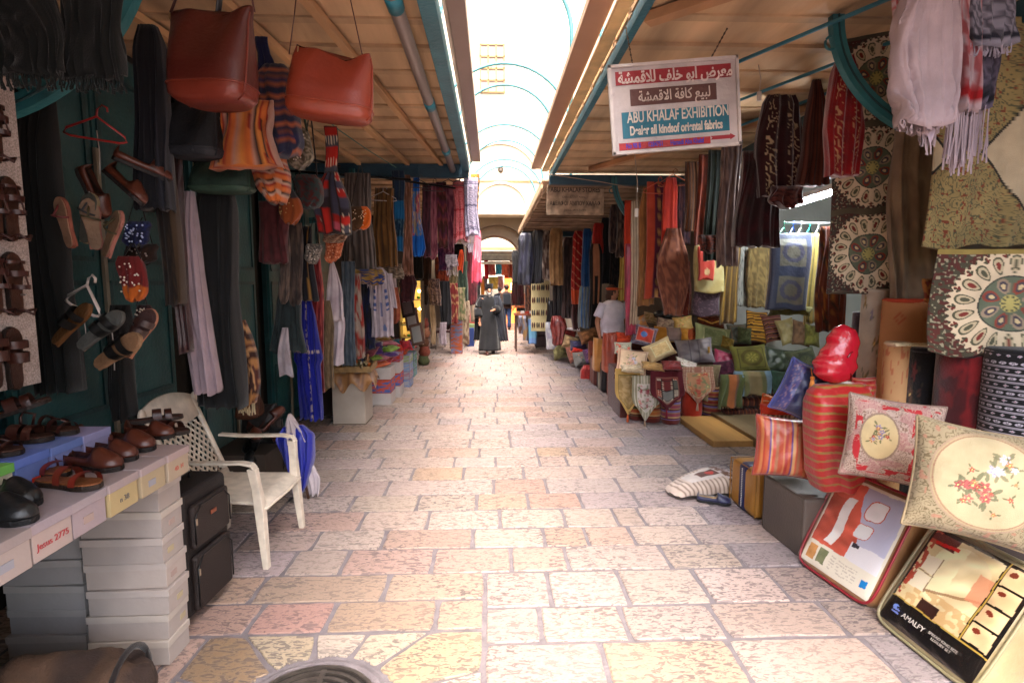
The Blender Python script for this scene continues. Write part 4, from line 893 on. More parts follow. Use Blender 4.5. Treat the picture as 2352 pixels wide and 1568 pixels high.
# ---- plastic chair
def plastic_chair():
    c = thing('plastic_chair', 'white plastic armchair with a lattice back standing beside the suitcase', 'chair', (-1.65, 3.54, 0), (0, 0, R(-2))); kw = '#cbbfae'; M_ = mat('weathered_plastic', .5, .22, 14, .12, 60)
    # seat
    nx, ny = 16, 16; s = np.linspace(0, 1, nx); q = np.linspace(-1, 1, ny); S, Q = np.meshgrid(s, q, indexing='ij')
    X = -.22+.49*S; hwid = .235+.03*S; Yv = Q*hwid; Z = .425-.02*np.sin(S*math.pi)*(1-Q**2)-.03*ss(.85, 1, S)-.012*(np.abs(Q)**6)+.012*(1-S)
    X = X+.02*(1-Q**2)*ss(.8, 1, S)
    P = np.stack([X, Yv, Z], -1); b = MB(); b.surf(P[:, ::-1], C(kw)); b.surf(P-np.array([0, 0, .014]), C(kw))
    ed = [tuple(P[0, j]) for j in range(ny)]+[tuple(P[i, -1]) for i in range(1, nx)]+[tuple(P[-1, j]) for j in range(ny-2, -1, -1)]+[tuple(P[i, 0]) for i in range(nx-2, 0, -1)]
    b.tube([(x, y, z-.009) for x, y, z in ed], .012, kw, 6, closed=True); b.build('seat', M_, c, smooth=True)
    # apron
    # legs
    def leg(pts, ws, nm='leg'):
        b = MB(); V = []
        for (x, y, z), (wx, wy) in zip(pts, ws):
            for sx, sy in ((-1, -1), (1, -1), (1, 1), (-1, 1)): V.append((x+sx*wx/2, y+sy*wy/2, z))
        F = [[i*4+j, i*4+(j+1) % 4, (i+1)*4+(j+1) % 4, (i+1)*4+j] for i in range(len(pts)-1) for j in range(4)]+[[3, 2, 1, 0], [len(V)-4+j for j in range(4)]]
        b.add(V, F, C(kw)); return b.build(nm, M_, c, bev=.006)
    for sy in (-1, 1):
        leg([(.265, sy*.285, 0), (.25, sy*.278, .2), (.235, sy*.27, .40), (.225, sy*.283, .52), (.215, sy*.30, .64)], [(.035, .045), (.045, .055), (.055, .062), (.05, .045), (.055, .05)])
        leg([(-.27, sy*.27, 0), (-.25, sy*.262, .2), (-.23, sy*.25, .42)], [(.035, .045), (.045, .05), (.055, .055)])
        # armrest: flat swept strip
        pts = [(.235, .63), (.215, .655), (.15, .668), (0, .665), (-.15, .665), (-.30, .675)]; b = MB(); V = []
        for x, z in pts:
            for dy, dz in ((-.028, 0), (.028, 0), (.028, .016), (-.028, .016)): V.append((x, sy*(.302-.0*x)+dy, z+dz))
        b.add(V, [[i*4+j, i*4+(j+1) % 4, (i+1)*4+(j+1) % 4, (i+1)*4+j] for i in range(len(pts)-1) for j in range(4)]+[[3, 2, 1, 0], [len(V)-4+j for j in range(4)]], C(kw)); b.build('armrest', M_, c, bev=.006)
    # back: local plane, origin at (-.22, 0, .42), leaning
    lean = math.atan2(.25, .58); bk = lambda y, s_: (-.22-math.sin(lean)*s_, y, .42+math.cos(lean)*s_)
    Hs = .64; b = MB(); wy = lambda s_: .225+.03*s_/Hs
    for sy in (-1, 1): b.tube([bk(sy*wy(s_), s_) for s_ in np.linspace(-.02, Hs-.03, 8)], .024, kw, 8, flat=.6)
    # top panel with arched crown and ears
    n = 22; T = np.linspace(-1, 1, n); top = [Hs-.03+.055*(1-abs(t)**2.2) for t in T]; lo = [Hs-.20+.03*abs(t)**2 for t in T]; V = []
    for t, a_, l_ in zip(T, top, lo):
        for s_, d in ((l_, -.009), (l_, .009), (a_, .009), (a_, -.009)): x, y, z = bk(t*.255, s_); V.append((x+d, y, z))
    b.add(V, [[i*4+j, i*4+(j+1) % 4, (i+1)*4+(j+1) % 4, (i+1)*4+j] for i in range(n-1) for j in range(4)]+[[3, 2, 1, 0], [len(V)-4+j for j in range(4)]], C(kw))
    for sy in (-1, 1): b.ball(bk(sy*.27, Hs-.06), (.018, .03, .045), kw, 8)
    b.tube([bk(y, .03) for y in np.linspace(-.23, .23, 5)], .022, kw, 8)
    # lattice
    y0, y1, s0, s1 = -.21, .21, .05, Hs-.19; st = .062
    for sg_ in (-1, 1):
        k0 = -12
        for i in range(-12, 14):
            o_ = i*st; pts = []
            for f_ in np.linspace(0, 1, 30):
                y = y0+(y1-y0)*f_; s_ = s0+o_+sg_*(y-y0)*1.15+(0 if sg_ > 0 else .5)
                if s0 <= s_ <= s1: pts.append(bk(y, s_))
            if len(pts) > 1: b.tube([pts[0], pts[-1]], .0075, kw, 5)
    b.build('backrest', M_, c, smooth=True)
plastic_chair()
# ---- suitcase
def suitcase(name, label, c, w_, d_, h_, rz, k='#17100f', k2='#221815'):
    o = thing(name, label, 'suitcase', c, (0, 0, rz)); MS = mat('ballistic_cloth', .6, .2, 8, .3, 200, spec=.4)
    MB().box((0, 0, h_/2+.02), (d_, w_, h_-.04), k).build('body', MS, o, bev=.035, seg=4)
    for z0, z1, nm in ((.07, h_*.52, 0), (h_*.57, h_*.9, 1)):
        MB().box((d_/2+.012, 0, (z0+z1)/2), (.04, w_*.8, z1-z0), k2).build('pocket', MS, o, bev=.018, seg=3)
        ow = w_*.4-.004; zr = z1-.01
        MB().tube([(d_/2+.034, -ow, z0+.03), (d_/2+.034, -ow, zr-.05), (d_/2+.034, -ow+.05, zr), (d_/2+.034, ow-.05, zr), (d_/2+.034, ow, zr-.05), (d_/2+.034, ow, z0+.03)], .0045, '#0a0808', 6).build('zip', PLASTIC, o, smooth=True)
        MB().box((d_/2+.042, -ow, zr-.07), (.006, .012, .035), '#b0a08c').build('zip_pull', METAL, o, bev=.002)
    MB().box((d_/2+.036, .0, h_*.78), (.006, .05, .022), '#9a5c44').build('badge', METAL, o, bev=.002)
    MB().tube([(0, -.07, h_), (0, -.06, h_+.035), (0, .06, h_+.035), (0, .07, h_)], .011, '#0c0a0a', 8, flat=.6).build('handle', PLASTIC, o, smooth=True)
    for sy in (-1, 1): MB().lathe([(.024, -.012), (.024, .012)], '#0a0a0a', 14, c=(-d_*.3, sy*w_*.36, .024), M=Matrix.Rotation(math.pi/2, 3, 'X')).build('wheel', PLASTIC, o)
    return o
suitcase('black_suitcase', 'large black suitcase with two zipped pockets between the shoeboxes and the chair', (-1.655, 2.86, 0), .40, .26, .70, R(-4))
# ---- duffel bag in the corner
df = thing('duffel_bag', 'crumpled brown canvas duffel bag lying on the ground in the corner', 'bag', (-1.72, 1.98, .0), (0, 0, R(8)))
n = 40; nu = 40; t = np.linspace(0, 1, n); u = np.arange(nu)/nu*2*math.pi; T, U = np.meshgrid(t, u, indexing='ij')
rad = .16*np.minimum(1, (np.sin(np.clip(T, .001, .999)*math.pi)*3.2))**.45
wr = .05*(noise(T*9, np.cos(U)*2+5)-.5)+.018*np.sin(T*38+np.sin(U*2)*2)*.6+.02*np.sin(T*16+U*3)
X = -.62+T*1.0; Yv = (rad+wr)*np.cos(U)*1.1; Z = np.maximum(.005, .16+(rad+wr)*np.sin(U)*(1-.25*np.sin(T*5)**2))
b = MB(); b.surf(np.stack([X, Yv, Z], -1), mixc(full('#4c3626', T), C('#32221a'), ss(.4, .6, noise(T*8, np.sin(U)*3+4))), closed_u=True, cap=True); b.build('body', mat('canvas', .9, .3, 10, .4, 120), df, smooth=True)
MB().tube([(-.5+.02*i, -.19+.002*i, 0.17+.16*math.sin(i/24*math.pi)) for i in range(25)], .02, '#5e4632', 6, flat=.3).build('handle', CLOTH, df, smooth=True)
b = MB(); b.tube([(.30, .165*math.cos(a), .165+.16*math.sin(a)) for a in np.linspace(0, 6.28, 26)[:-1]], .012, '#1a1210', 6, closed=True); b.build('end_trim', CLOTH, df, smooth=True)
MB().ball((.31, -.1, .26), .012, '#b8b0a0', 6).ball((-.05, -.2, .33), .01, '#b8b0a0', 6).build('buckle', METAL, df)
# boots and bags pile behind the chair
bt = [(548, 905, 600, 955, '#4a2818', 'brown leather pouch on the pile behind the chair'), (560, 925, 640, 1000, '#1c1614', 'black leather bag on the pile behind the chair'), (575, 960, 655, 1080, '#0f0d0e', 'black shiny boots standing behind the chair arm')]
for i, (x0, y0, x1, y1, k, lb) in enumerate(bt):
    leather_bag(x0, y0, x1, y1, 4.45+.1*i, lb, k, k, .25, [], m=DULL, name='leather_pouch' if i < 2 else 'black_boots')
MB().box((-2.02, 4.5, .2), (.45, .5, .4), '#3a3028').build('crate', CARD, None, bev=.006); setp(bpy.data.objects['crate'], 'dark crate under the pile of leather bags', 'crate')
for i in range(6):
    rr = random.Random(i); p = at(570+i*14, 1000+rr.randint(-25, 30), Y=4.5)
    put_shoe([sh_bk, sh_lo][i % 2], (p.x, 4.42, p.z), (R(rr.uniform(-60, 60)), R(rr.uniform(-50, 20)), R(rr.uniform(-60, 60))), ['dangling black shoe nearest the chair back', 'dangling brown shoe above the black boots', 'upturned black shoe in the dark pile', 'brown shoe lying in the middle of the dark pile', 'black shoe by the blue umbrella', 'brown shoe at the bottom of the pile'][i])
# blue umbrella bundle and wood stick
ub = thing('folded_umbrella', 'bright blue folded umbrella with white folds leaning behind the chair', 'umbrella', tuple(at(700, 1145, Z=0)), (R(-4), R(-5), 0))
s_ = ub.location; hU = 1.75+.0
c, w_, h_ = bb(655, 985, 722, 1135, Y=s_.y)
b = MB(); V, F, K = cloth(w_*1.25, h_, lambda U, V: full('#0c1c8c', U), th=.16, prof=((0, .55), (.15, 1), (.5, .8), (.9, .35), (1, .12)), folds=4, amp=.02, seed=2, edge=.3); b.add(V+np.array([-.02, 0, .06]), F, K); b.build('canopy', SATIN, ub, smooth=True)
b = MB(); b.tube([(.03, 0, 0), (-.02, 0, h_*1.15)], .011, '#5a3a28', 8); b.build('stick', WOOD, ub, smooth=True)
b = MB(); V, F, K = cloth(w_*.55, h_*.62, solid('#b8acb0'), th=.05, folds=2, amp=.01, prof=((0, .2), (.6, 1), (1, .7))); b.add(V+np.array([.06, .03, .02]), F, K)
V, F, K = cloth(w_*.9, h_*.42, solid('#b8acae'), th=.08, folds=3, amp=.02, prof=((0, .05), (.5, .5), (1, 1))); b.add(V+np.array([-.03, -.02, h_*.88]), F, K); b.build('white_lining', CLOTH, ub, smooth=True)

for (x, y0, y1, Y, lb) in [(205, 440, 545, 2.82, 'thin string holding the bunch of flip flops'), (222, 300, 400, 2.9, 'thin string from the red hanger to the dark shoes'), (190, 715, 800, 2.76, 'thin string from the white hanger to the clogs'), (255, 745, 850, 2.77, 'second thin string of the hanging clog bunch')]:
    a = at(x, y0, Y=Y); q = at(x+8, y1, Y=Y); setp(MB().tube([tuple(a), tuple(a.lerp(q, .5)+Vector((.006, 0, 0))), tuple(q)], .0025, '#8c8078', 5).build('string', PLASTIC), lb, 'string')
# unseen dark robes added beside the camera to block light from the left stall
for i in range(4):
    x = -1.42-i*.36; V, F, K = cloth(.4, 2.7, mottled('#14110f', '#1f1714', 5), th=.12, folds=5, seed=i)
    o = MB().add(V, F, K).build('hanging_robe', CLOTH, None, smooth=True, loc=(x, .55, .45)); setp(o, 'unseen dark robe added outside the picture to block light from the shoe table', 'robe', 'added light blocking robes by the shoe table')
# ============================================================ RIGHT FOREGROUND
def cush(x0, y0, x1, y1, Y, label, pat, rot=(0, 0, 0), t=.16, m=CLOTH, n=28, pipe=None, s=None, name='cushion', sq=None, **kw):
    c, w_, h_ = bb(x0, y0, x1, y1, Y=Y); c = c+Vector((0, 0, h_/2)); k = abs(math.cos(rot[1]))+abs(math.sin(rot[1]))
    if sq: w_, h_ = sq
    return cushion(name, label, 'cushion', tuple(c), w_/k, pat, t, rot, m, h_/k, n, pipe, seed=int(x0) % 17, **kw)
bn = MB(); bn.box((2.74, 2.85, .24), (.7, 2.3, .48), '#3a3230'); bn = bn.build('display_bench', CARD, None, bev=.01); setp(bn, 'dark bench under the large floral cushions', 'bench')
# grey cube pouf
def pouf(name, label, c, d, pat_k, m=LEATHER, bev=.02, rz=0, bandsk=None):
    o = thing(name, label, 'pouf', c, (0, 0, rz)); 
    MB().box((0, 0, d[2]/2), d, pat_k).build('body', m, o, bev=bev, seg=4)
    b = MB(); x, y, z = d[0]/2-.004, d[1]/2-.004, d[2]-.004
    b.tube([(-x, -y, z), (x, -y, z), (x, y, z), (-x, y, z)], .0045, tuple(C(pat_k)*.75), 5, closed=True)
    for sx, sy in ((-1, -1), (1, -1), (-1, 1)): b.tube([(sx*x, sy*y, .02), (sx*x, sy*y, z)], .0045, tuple(C(pat_k)*.75), 5)
    b.build('seam', m, o)
    if bandsk:
        for (p0, p1, kk) in bandsk: MB().box(((p0+p1)/2*d[0], 0, d[2]/2+.002), ((p1-p0)*d[0], d[1]+.008, d[2]+.008), kk).build('stripe', m, o, bev=bev, seg=4)
    return o
pouf('cube_pouf', 'grey leather cube pouf beneath the purple and orange striped cushion', (2.175, 3.47, 0), (.46, .46, .40), '#4d443e', rz=R(3))
o = pouf('cube_pouf', 'gold leather pouf with a navy band and white stitching', (2.13, 4.0, 0), (.42, .38, .37), '#9a6a26', bev=.05, rz=R(4))
MB().box((0, 0, .187), (.425, .15, .378), '#141c4c').build('band', LEATHER, o, bev=.045, seg=4)
b = MB()
for q in range(22): b.box((-.214, .0, .04+q*.014), (.004, .012, .008), '#b8b4b0')
b.build('stitching', CLOTH, o)
# cushions and the red foil pillow
SP = stripes([('#96381c', 2), ('#a8683c', 1.2), ('#8c1814', 1), ('#a04824', 1.6), ('#34146c', .9), ('#b88a58', 1), ('#a83a28', 1.2), ('#8c5a3c', 1.3)], 3, 'u')
cush(1732, 950, 1880, 1102, 3.42, 'square orange and purple vertical striped cushion on the grey cube', SP, rot=(-.12, .05, R(-12)), t=.13, m=SATIN, n=44, pipe='#7a2418', sq=(.42, .42))
GS = stripes([('#a81c1c', 3), ('#8c6a30', 1)], 13, 'v', .02)
c, w_, h_ = bb(1866, 880, 2000, 1112, Y=3.2); V, F, K = cloth(w_*1.05, h_, GS, th=.26, prof=((0, .72), (.06, .92), (.3, 1), (.85, 1), (1, .8)), folds=2, amp=.006, nu=72, nv=130, edge=0)
setp(MB().add(V, F, K).build('bolster_cushion', SATIN, None, smooth=True, loc=tuple(c), rot=(0, -.05, 0)), 'tall red bolster cushion with gold horizontal stripes', 'cushion')
cush(1955, 868, 2008, 925, 3.22, 'small red gold tipped cushion corner behind the tall red bolster', stripes([('#981a1a', 3), ('#8c6a30', 1)], 5, 'v'), t=.1, m=SATIN)
fo = thing('foil_pillow', 'shiny red foil wrapped curved pillow standing on the tall red bolster', 'pillow', tuple(at(1922, 880, Y=3.2)))
s_ = 1/365; n = 26; nu = 28; T, U = np.meshgrid(np.linspace(0, 1, n), np.arange(nu)/nu*2*math.pi, indexing='ij')
cxp = np.interp(T, [0, .2, .45, .6, .8, 1], [-.015, -.022, -.012, .018, .026, .02]); rw_ = np.interp(T, [0, .06, .2, .35, .52, .65, .8, .93, 1], [.02, .085, .122, .128, .108, .1, .088, .06, .008])
rr = rw_*(1+.06*np.sin(T*30+np.sin(U))*np.cos(U))
b = MB(); b.surf(np.stack([cxp+rr*np.cos(U), rr*.75*np.sin(U)+.01*noise(T*9, U*2), T*.36], -1), C('#b0182a'), closed_u=True, cap=True); b.build('pillow', FOIL, fo, smooth=True)
MB().tube([(.0, -.085, .17), (.03, -.07, .2), (.1, -.02, .19)], .006, '#6c0a12', 6).tube([(.0, -.085, .1), (.04, -.07, .06), (.06, -.04, .02)], .006, '#6c0a12', 6).build('fold_seam', FOIL, fo, smooth=True)
BL = lambda U, V: mixc(mixc(full('#10183c', U), brocade('#2c2c60', '#6c5664', 14)(U, V), (U < .34)*1.), C('#343c78'), (U < .06)*1.)
cush(1790, 828, 1885, 962, 3.36, 'blue satin cushion with a lilac brocade band and orange tassel', BL, rot=(0, .38, R(-15)), t=.13, m=SATIN, n=40, sq=(.33, .46))
b = MB(); p = at(1866, 868, Y=3.25); b.ball((0, 0, 0), .014, '#b86a28', 8); b.lathe([(.008, 0), (.014, -.03), (.02, -.085), (.004, -.085)], '#c07a38', 10); b.tube([(0, 0, 0), (.0, .02, .06)], .003, '#b86a28')
setp(b.build('tassel', CLOTH, None, loc=tuple(p), smooth=True), 'orange tassel hanging from the blue satin cushion', 'tassel')
cush(1742, 905, 1800, 950, 3.95, 'small orange and cream cushion behind the blue satin one', stripes([('#b8501c', 2), ('#b8a078', 1), ('#a83a20', 1)], 3, 'v'), rot=(-.3, .3, 0), t=.1)
cush(1745, 928, 1850, 965, 3.85, 'flat cushion with red top and ribbed beige edge', lambda U, V: mixc(full('#b83418', U), stripes([('#a8987c', 1), ('#4c4030', 1)], 16, 'u')(U, V), (V < .45)*1.), t=.12)
# large floral cushions
def flor_a(U, V):
    c = brocade('#b09c90', '#80695c', 17, None, .16)(U, V); c = mixc(c, C('#a87474'), ss(.55, .6, noise(U*9+3, V*9))*.55)
    e = np.minimum(np.minimum(U, 1-U), np.minimum(V, 1-V))
    red = (noise(U*17+2, V*17+8) > .52)&(((abs(U-.72) < .075)&(V > .05))|((e < .15)&(e > .07)))
    c = mixc(c, C('#a82a30'), red*1.); c = mixc(c, C('#b8a090'), (abs(noise(U*20, V*20)-.5) < .03)*.8)
    d = np.hypot((U-.33)/.185, (V-.52)/.26); c = mixc(c, C('#8c7868'), (d < 1.1)*1.); c = mixc(c, C('#c0ae84'), (d < 1)*1.)
    f = floral(lambda u, v: c, ['#a83838', '#b07850', '#8a84a0', '#a8583c'], '#5c6040', 9, 4, .036, clump=(.33, .52, .11))
    return f(U, V)
def flor_b(U, V):
    c = brocade('#8c8066', '#665a42', 17, None, .15)(U, V); c = mixc(c, C('#9c6a58'), (noise(U*22, V*22+5) > .8)*.7)
    d = np.hypot((U-.52)/.40, (V-.52)/.40); c = mixc(c, C('#94806a'), (d < 1.08)*1.); c = mixc(c, C('#9c8c6c'), (d < 1.04)*1.); c = mixc(c, C('#8c6c58'), (abs(d-1.0) < .012)*1.); c = mixc(c, C('#a89c7c'), (d < .98)*1.)
    f1 = floral(lambda u, v: c, ['#9c5450', '#a8685c', '#8e4846'], '#5c6048', 9, 9, .06, clump=(.43, .45, .12))
    f2 = floral(lambda u, v: f1(u, v), ['#a8a4b4', '#9a98ac', '#b4b0b8'], '#6a6a50', 5, 3, .05, clump=(.62, .66, .09))
    return floral(lambda u, v: f2(u, v), ['#a05040', '#b07850'], '#54583c', 9, 6, .026, clump=(.52, .52, .3))(U, V)
cushion('floral_cushion', 'cream cushion with red damask and a small oval bouquet', 'cushion', tuple(at(2048, 1012, Y=2.8)), .45, flor_a, .15, (R(-14), R(6), R(-24)), CLOTH, .45, 150, '#8a7468', pinch=.07)
cushion('floral_cushion', 'large cream cushion with a round rose bouquet at the right edge', 'cushion', tuple(at(2236, 1108, Y=2.28)), .50, flor_b, .17, (R(-16), R(9), R(-20)), CLOTH, .50, 150, '#8c7c60', pinch=.07)
cush(2095, 960, 2180, 1020, 2.9, 'beige damask cushion wedged behind the two large floral ones', mottled('#a4987e', '#7c7056', 9), t=.14, rot=(0, .3, 0))
# bedding packs in clear plastic
def bedding(label, p00, p10, p01, th, pic, side, edge, nm='bedding_pack'):
    """p00 bottom left, p10 bottom right, p01 top left of the front face"""
    u = p10-p00; v = p01-p00; W_, H_ = u.length, v.length; ux = u.normalized(); nz = ux.cross(v).normalized(); vy = nz.cross(ux)
    M = Matrix((ux, vy, nz)).transposed().to_4x4(); M.translation = p00
    o = thing(nm, label, 'bedding pack', (0, 0, 0)); o.matrix_world = M; o.location = M.translation; o.rotation_euler = M.to_euler()
    g = 150; A, B = np.meshgrid(np.linspace(0, 1, g), np.linspace(0, 1, g)); e = (1-np.abs(2*A-1)**8)*(1-np.abs(2*B-1)**8)
    Z = .006*e+.012*noise(A*3, B*3)*e
    # body with quilted sides
    nb = 64; ts = np.linspace(-.5, .5, 9); an = np.arange(nb)/nb*2*math.pi; T, U = np.meshgrid(ts, an, indexing='ij')
    q = .09; cx = np.sign(np.cos(U))*np.abs(np.cos(U))**.22; cy = np.sign(np.sin(U))*np.abs(np.sin(U))**.22
    bul = 1-.05*np.abs(2*T)**3+.006*np.sin(U*14)*np.cos(T*9)
    b = MB(); b.surf(np.stack([W_/2+cx*W_/2*bul, H_/2+cy*H_/2*bul, -th/2+T*th], -1), mixc(full(side, T), C(side)*.72, (np.abs(np.sin(U*7)) < .12)*1.), closed_u=True, cap=True)
    b.build('quilt', SATIN, o, smooth=True)
    b = MB(); b.surf(np.stack([A*W_*.9+W_*.05, B*H_*.9+H_*.05, Z+.004], -1), np.minimum(pic(A, B)*1.55, .8)); b.build('printed_card', GLOSSP, o, smooth=True)
    for z in (.004, -th):
        b = MB(); pts = [(W_/2+W_/2*.985*np.sign(math.cos(a))*abs(math.cos(a))**.25, H_/2+H_/2*.985*np.sign(math.sin(a))*abs(math.sin(a))**.25, z) for a in np.linspace(0, 2*math.pi, 48)[:-1]]
        b.tube(pts, .008, edge, 6, closed=True); b.build('piping', PLASTIC, o, smooth=True)
    # clear plastic film: narrow welded strips catching light
    b = MB(); Ax, Bx = np.meshgrid(np.linspace(0, 1, 60), np.linspace(0, 1, 60)); ef = (1-np.abs(2*Ax-1)**10)*(1-np.abs(2*Bx-1)**10)
    b.surf(np.stack([Ax*W_*.98+W_*.01, Bx*H_*.98+H_*.01, .012+.014*ef+.010*np.abs(np.sin(Ax*9+np.sin(Bx*6)*2))*ef], -1), C('#ffffff')); b.build('plastic_film', FILM, o, smooth=True)
    return o, M, W_, H_
FILM = bpy.data.materials.new('clear_film'); FILM.use_nodes = True; _n = FILM.node_tree; _n.nodes.clear()
_o = _n.nodes.new('ShaderNodeOutputMaterial'); _mx = _n.nodes.new('ShaderNodeMixShader'); _t = _n.nodes.new('ShaderNodeBsdfTransparent'); _g = _n.nodes.new('ShaderNodeBsdfGlossy'); _g.inputs['Roughness'].default_value = .08
_lw = _n.nodes.new('ShaderNodeLayerWeight'); _lw.inputs[0].default_value = .5; _f = _n.nodes.new('ShaderNodeMapRange'); _f.inputs['From Min'].default_value = .35; _f.inputs['To Min'].default_value = .05; _f.inputs['To Max'].default_value = .5; _n.links.new(_lw.outputs['Facing'], _f.inputs['Value']); _n.links.new(_f.outputs[0], _mx.inputs[0]); _n.links.new(_t.outputs[0], _mx.inputs[1]); _n.links.new(_g.outputs[0], _mx.inputs[2]); _n.links.new(_mx.outputs[0], _o.inputs[0])
def warp(f): return lambda U, V: f(U+.012*(noise(U*7+3, V*9)-.5)+.010*(noise(U*19, V*17)-.5), V+.012*(noise(U*8, V*7+5)-.5)+.010*(noise(U*15+8, V*21)-.5))
def pic1(U, V):
    c = full('#c0b8a8', U); main = (V > .24)&(U > .03)&(U < .97)&(V < .97)
    c = mixc(c, C('#a4a4b4'), main*1.)
    sal = C('#a84c3c'); c = mixc(c, C('#84849c'), (main)*ss(.2, .9, V)*.6)
    bed = main&(U < .52+.10*np.sin(V*5)+.02*noise(U*5, V*22)); c = mixc(c, sal*(.55+.75*noise(U*6+V*3, V*16))[..., None], bed*1.)
    c = mixc(c, C('#c8c0bc')*(.7+.4*noise(U*4, V*13))[..., None], (main&(abs(U-.30-.16*(V-.5)+.03*np.sin(V*11)) < .06)&(V < .80)&(V > .28))*1.)
    for (a, b_, w_, h_) in ((.66, .78, .13, .11), (.62, .55, .11, .08)):
        q = ((U-a-.12*(V-b_))/w_)**4+((V-b_-.1*(U-a))/h_)**4+.25*noise(U*16, V*16); c = mixc(c, sal*(.7+.5*noise(U*9, V*9))[..., None], (main&(q < 1))*1.); c = mixc(c, C('#c8c2c2')*(.75+.35*noise(U*6, V*8))[..., None], (main&(q < .72))*1.)
    c = mixc(c, sal*1.15, (main&(np.hypot((U-.17)/.15, (V-.86)/.09) < 1))*1.); c = mixc(c, C('#c0bcc4'), (main&(U > .55)&(V < .42))*1.)
    c = mixc(c, C('#2c2830'), (main&(abs(U-.62) < .05)&(abs(V-.40) < .02))*1.)
    for a, k in ((.12, '#a87848'), (.28, '#64684c')): c = mixc(c, C(k)*(.8+.5*noise(U*20, V*20))[..., None], ((abs(U-a) < .065)&(abs(V-.13) < .075))*1.)
    c = mixc(c, C('#8c8478'), ((U > .4)&(U < .78)&(V < .2)&(V > .05)&((V*34) % 1 < .4)&((noise(U*60, V*34) > .35)))*.6)
    return mixc(c, C('#1c6ca8'), ((abs(U-.89) < .04)&(abs(V-.12) < .035))*1.)
def pic2(U, V):
    c = full('#120f0e', U); main = (V > .25)&(V < .97)&(U < .74)&(U > .03)
    g = noise(U*7, V*9); c = mixc(c, C('#b8a67e')*(.8+.5*g)[..., None], main*1.)
    c = mixc(c, C('#c4b690')*(.8+.35*noise(U*5+V*4, V*12-U*6))[..., None], (main&(np.hypot((U-.44)/.30, (V-.64)/.30)+.1*noise(U*12, V*12) < 1.05))*1.); c = mixc(c, C('#4c1818'), (main&(U < .3)&(V > .84))*1.); c = mixc(c, C('#a81c1c'), (main&(U < .34)&(abs(V-.85-.1*U) < .015))*1.)
    fold = .5+.5*np.sin(26*(V*.8-U*.7)+6*noise(U*4, V*4)); c = mixc(c, C('#8c7450'), (main&(U > .42))*fold*.45)
    c = mixc(c, C('#9c7c50'), (main&(V < .45)&(noise(U*26, V*26) > .5))*.7); c = mixc(c, C('#6c4c30'), (main&(abs(V-.44-.35*(U-.3)) < .012)&(U > .25))*.8)
    c = mixc(c, C('#c0b49c'), (main&(abs(U-.17) < .09)&(abs(V-.66) < .075))*1.); c = mixc(c, C('#c0b49c'), (main&(abs(U-.17) < .08)&(abs(V-.48) < .08))*1.)
    c = mixc(c, C('#74604c'), (main&((abs(abs(U-.17)-.09) < .006)|(abs(V-.57) < .006))&(V < .75)&(V > .4)&(U < .27))*.9); c = mixc(c, C('#8c3c2c'), (main&(U < .1)&(noise(U*30, V*30) > .5))*1.); c = mixc(c, C('#2c1814'), (main&(U > .28)&(U < .48)&(V < .36))*1.)
    c = mixc(c, C('#a86c50'), (main&(U > .6)&(V > .55)&(V < .8))*.8)
    for i in range(4):
        v0 = .27+i*.18; m_ = (U > .77)&(U < .97)&(V > v0)&(V < v0+.16); c = mixc(c, C('#b49a74')*(.7+.5*noise(U*14, V*14))[..., None], m_*1.); c = mixc(c, C('#5c2418'), (m_&(np.hypot(U-.83, (V-v0-.11)*1.6) < .035))*1.)
    c = mixc(c, C('#8c7434'), ((abs(V-.245) < .006)|((abs(U-.755) < .006)&(V > .25)))*1.)
    return mixc(c, C('#5c74b0'), ((np.hypot(U-.12, (V-.15)*1.1) < .035)&(noise(U*50, V*50) > .35))*1.)
pic1_, pic2_ = warp(pic1), warp(pic2)
P_ = lambda x, y, X: at(x, y, X=X)
pk1 = bedding('clear plastic bedding pack with a salmon pink bed picture and red piping', at(1827, 1284, Z=.01), at(1997, 1402, Z=.01), at(1945, 1078, Y=3.22), .17, pic1_, '#a8794c', '#8c1c28')
pk2 = bedding('larger clear plastic bedding pack with cream bed picture and black lettered strip', at(2003, 1414, Z=.01), at(2235, 1600, Z=.01), at(2152, 1192, Y=2.64), .2, pic2_, '#a4946c', '#8c8464')
textmesh('lettering', 'AMALFY', .035, '#c0b8b0', PAINT, pk2[0], (pk2[2]*.38, pk2[3]*.17, .03), 1, 0, rot=(0, 0, 0))
textmesh('lettering', 'SPREAD KING SIZE\nLUXURY SET', .018, '#a09890', PAINT, pk2[0], (pk2[2]*.66, pk2[3]*.17, .03), 1, 0, rot=(0, 0, 0))
textmesh('lettering', 'home\ntextile', .016, '#6c7cc0', PAINT, pk2[0], (pk2[2]*.2, pk2[3]*.17, .03), 1, 0, rot=(0, 0, 0))
# flat striped bag and navy slipper with tassels
fb_ = thing('fabric_bag', 'flat beige striped fabric bag with a clear window lying in front of the gold pouf', 'bag', tuple(at(1612, 1128, Z=0)), (0, 0, R(20)))
g = 50; A, B = np.meshgrid(np.linspace(-1, 1, g), np.linspace(-1, 1, g)); e = np.maximum(0, (1-A**4)*(1-B**4))
Zt = .03+.11*e**.5*(1+.35*A)+.014*noise(A*4+5, B*4+5)
kt = mixc(stripes([('#b0a094', 2), ('#6c5c50', .6)], 16, 'u')((A+1)/2, (B+1)/2), C('#b4aaa4'), ((abs(A) < .55)&(abs(B) < .55))*1.); kt = mixc(kt, C('#4c2c24'), ((abs(A-.12) < .3)&(abs(B) < .3))*1.); kt = mixc(kt, C('#a02c24'), (np.hypot((A-.2)/.12, B/.2) < 1)*1.)
kt = mixc(kt, mottled('#b0a4a8', '#5c3c28', 14)((A+1)/2, (B+1)/2), ((A > .45))*1.)
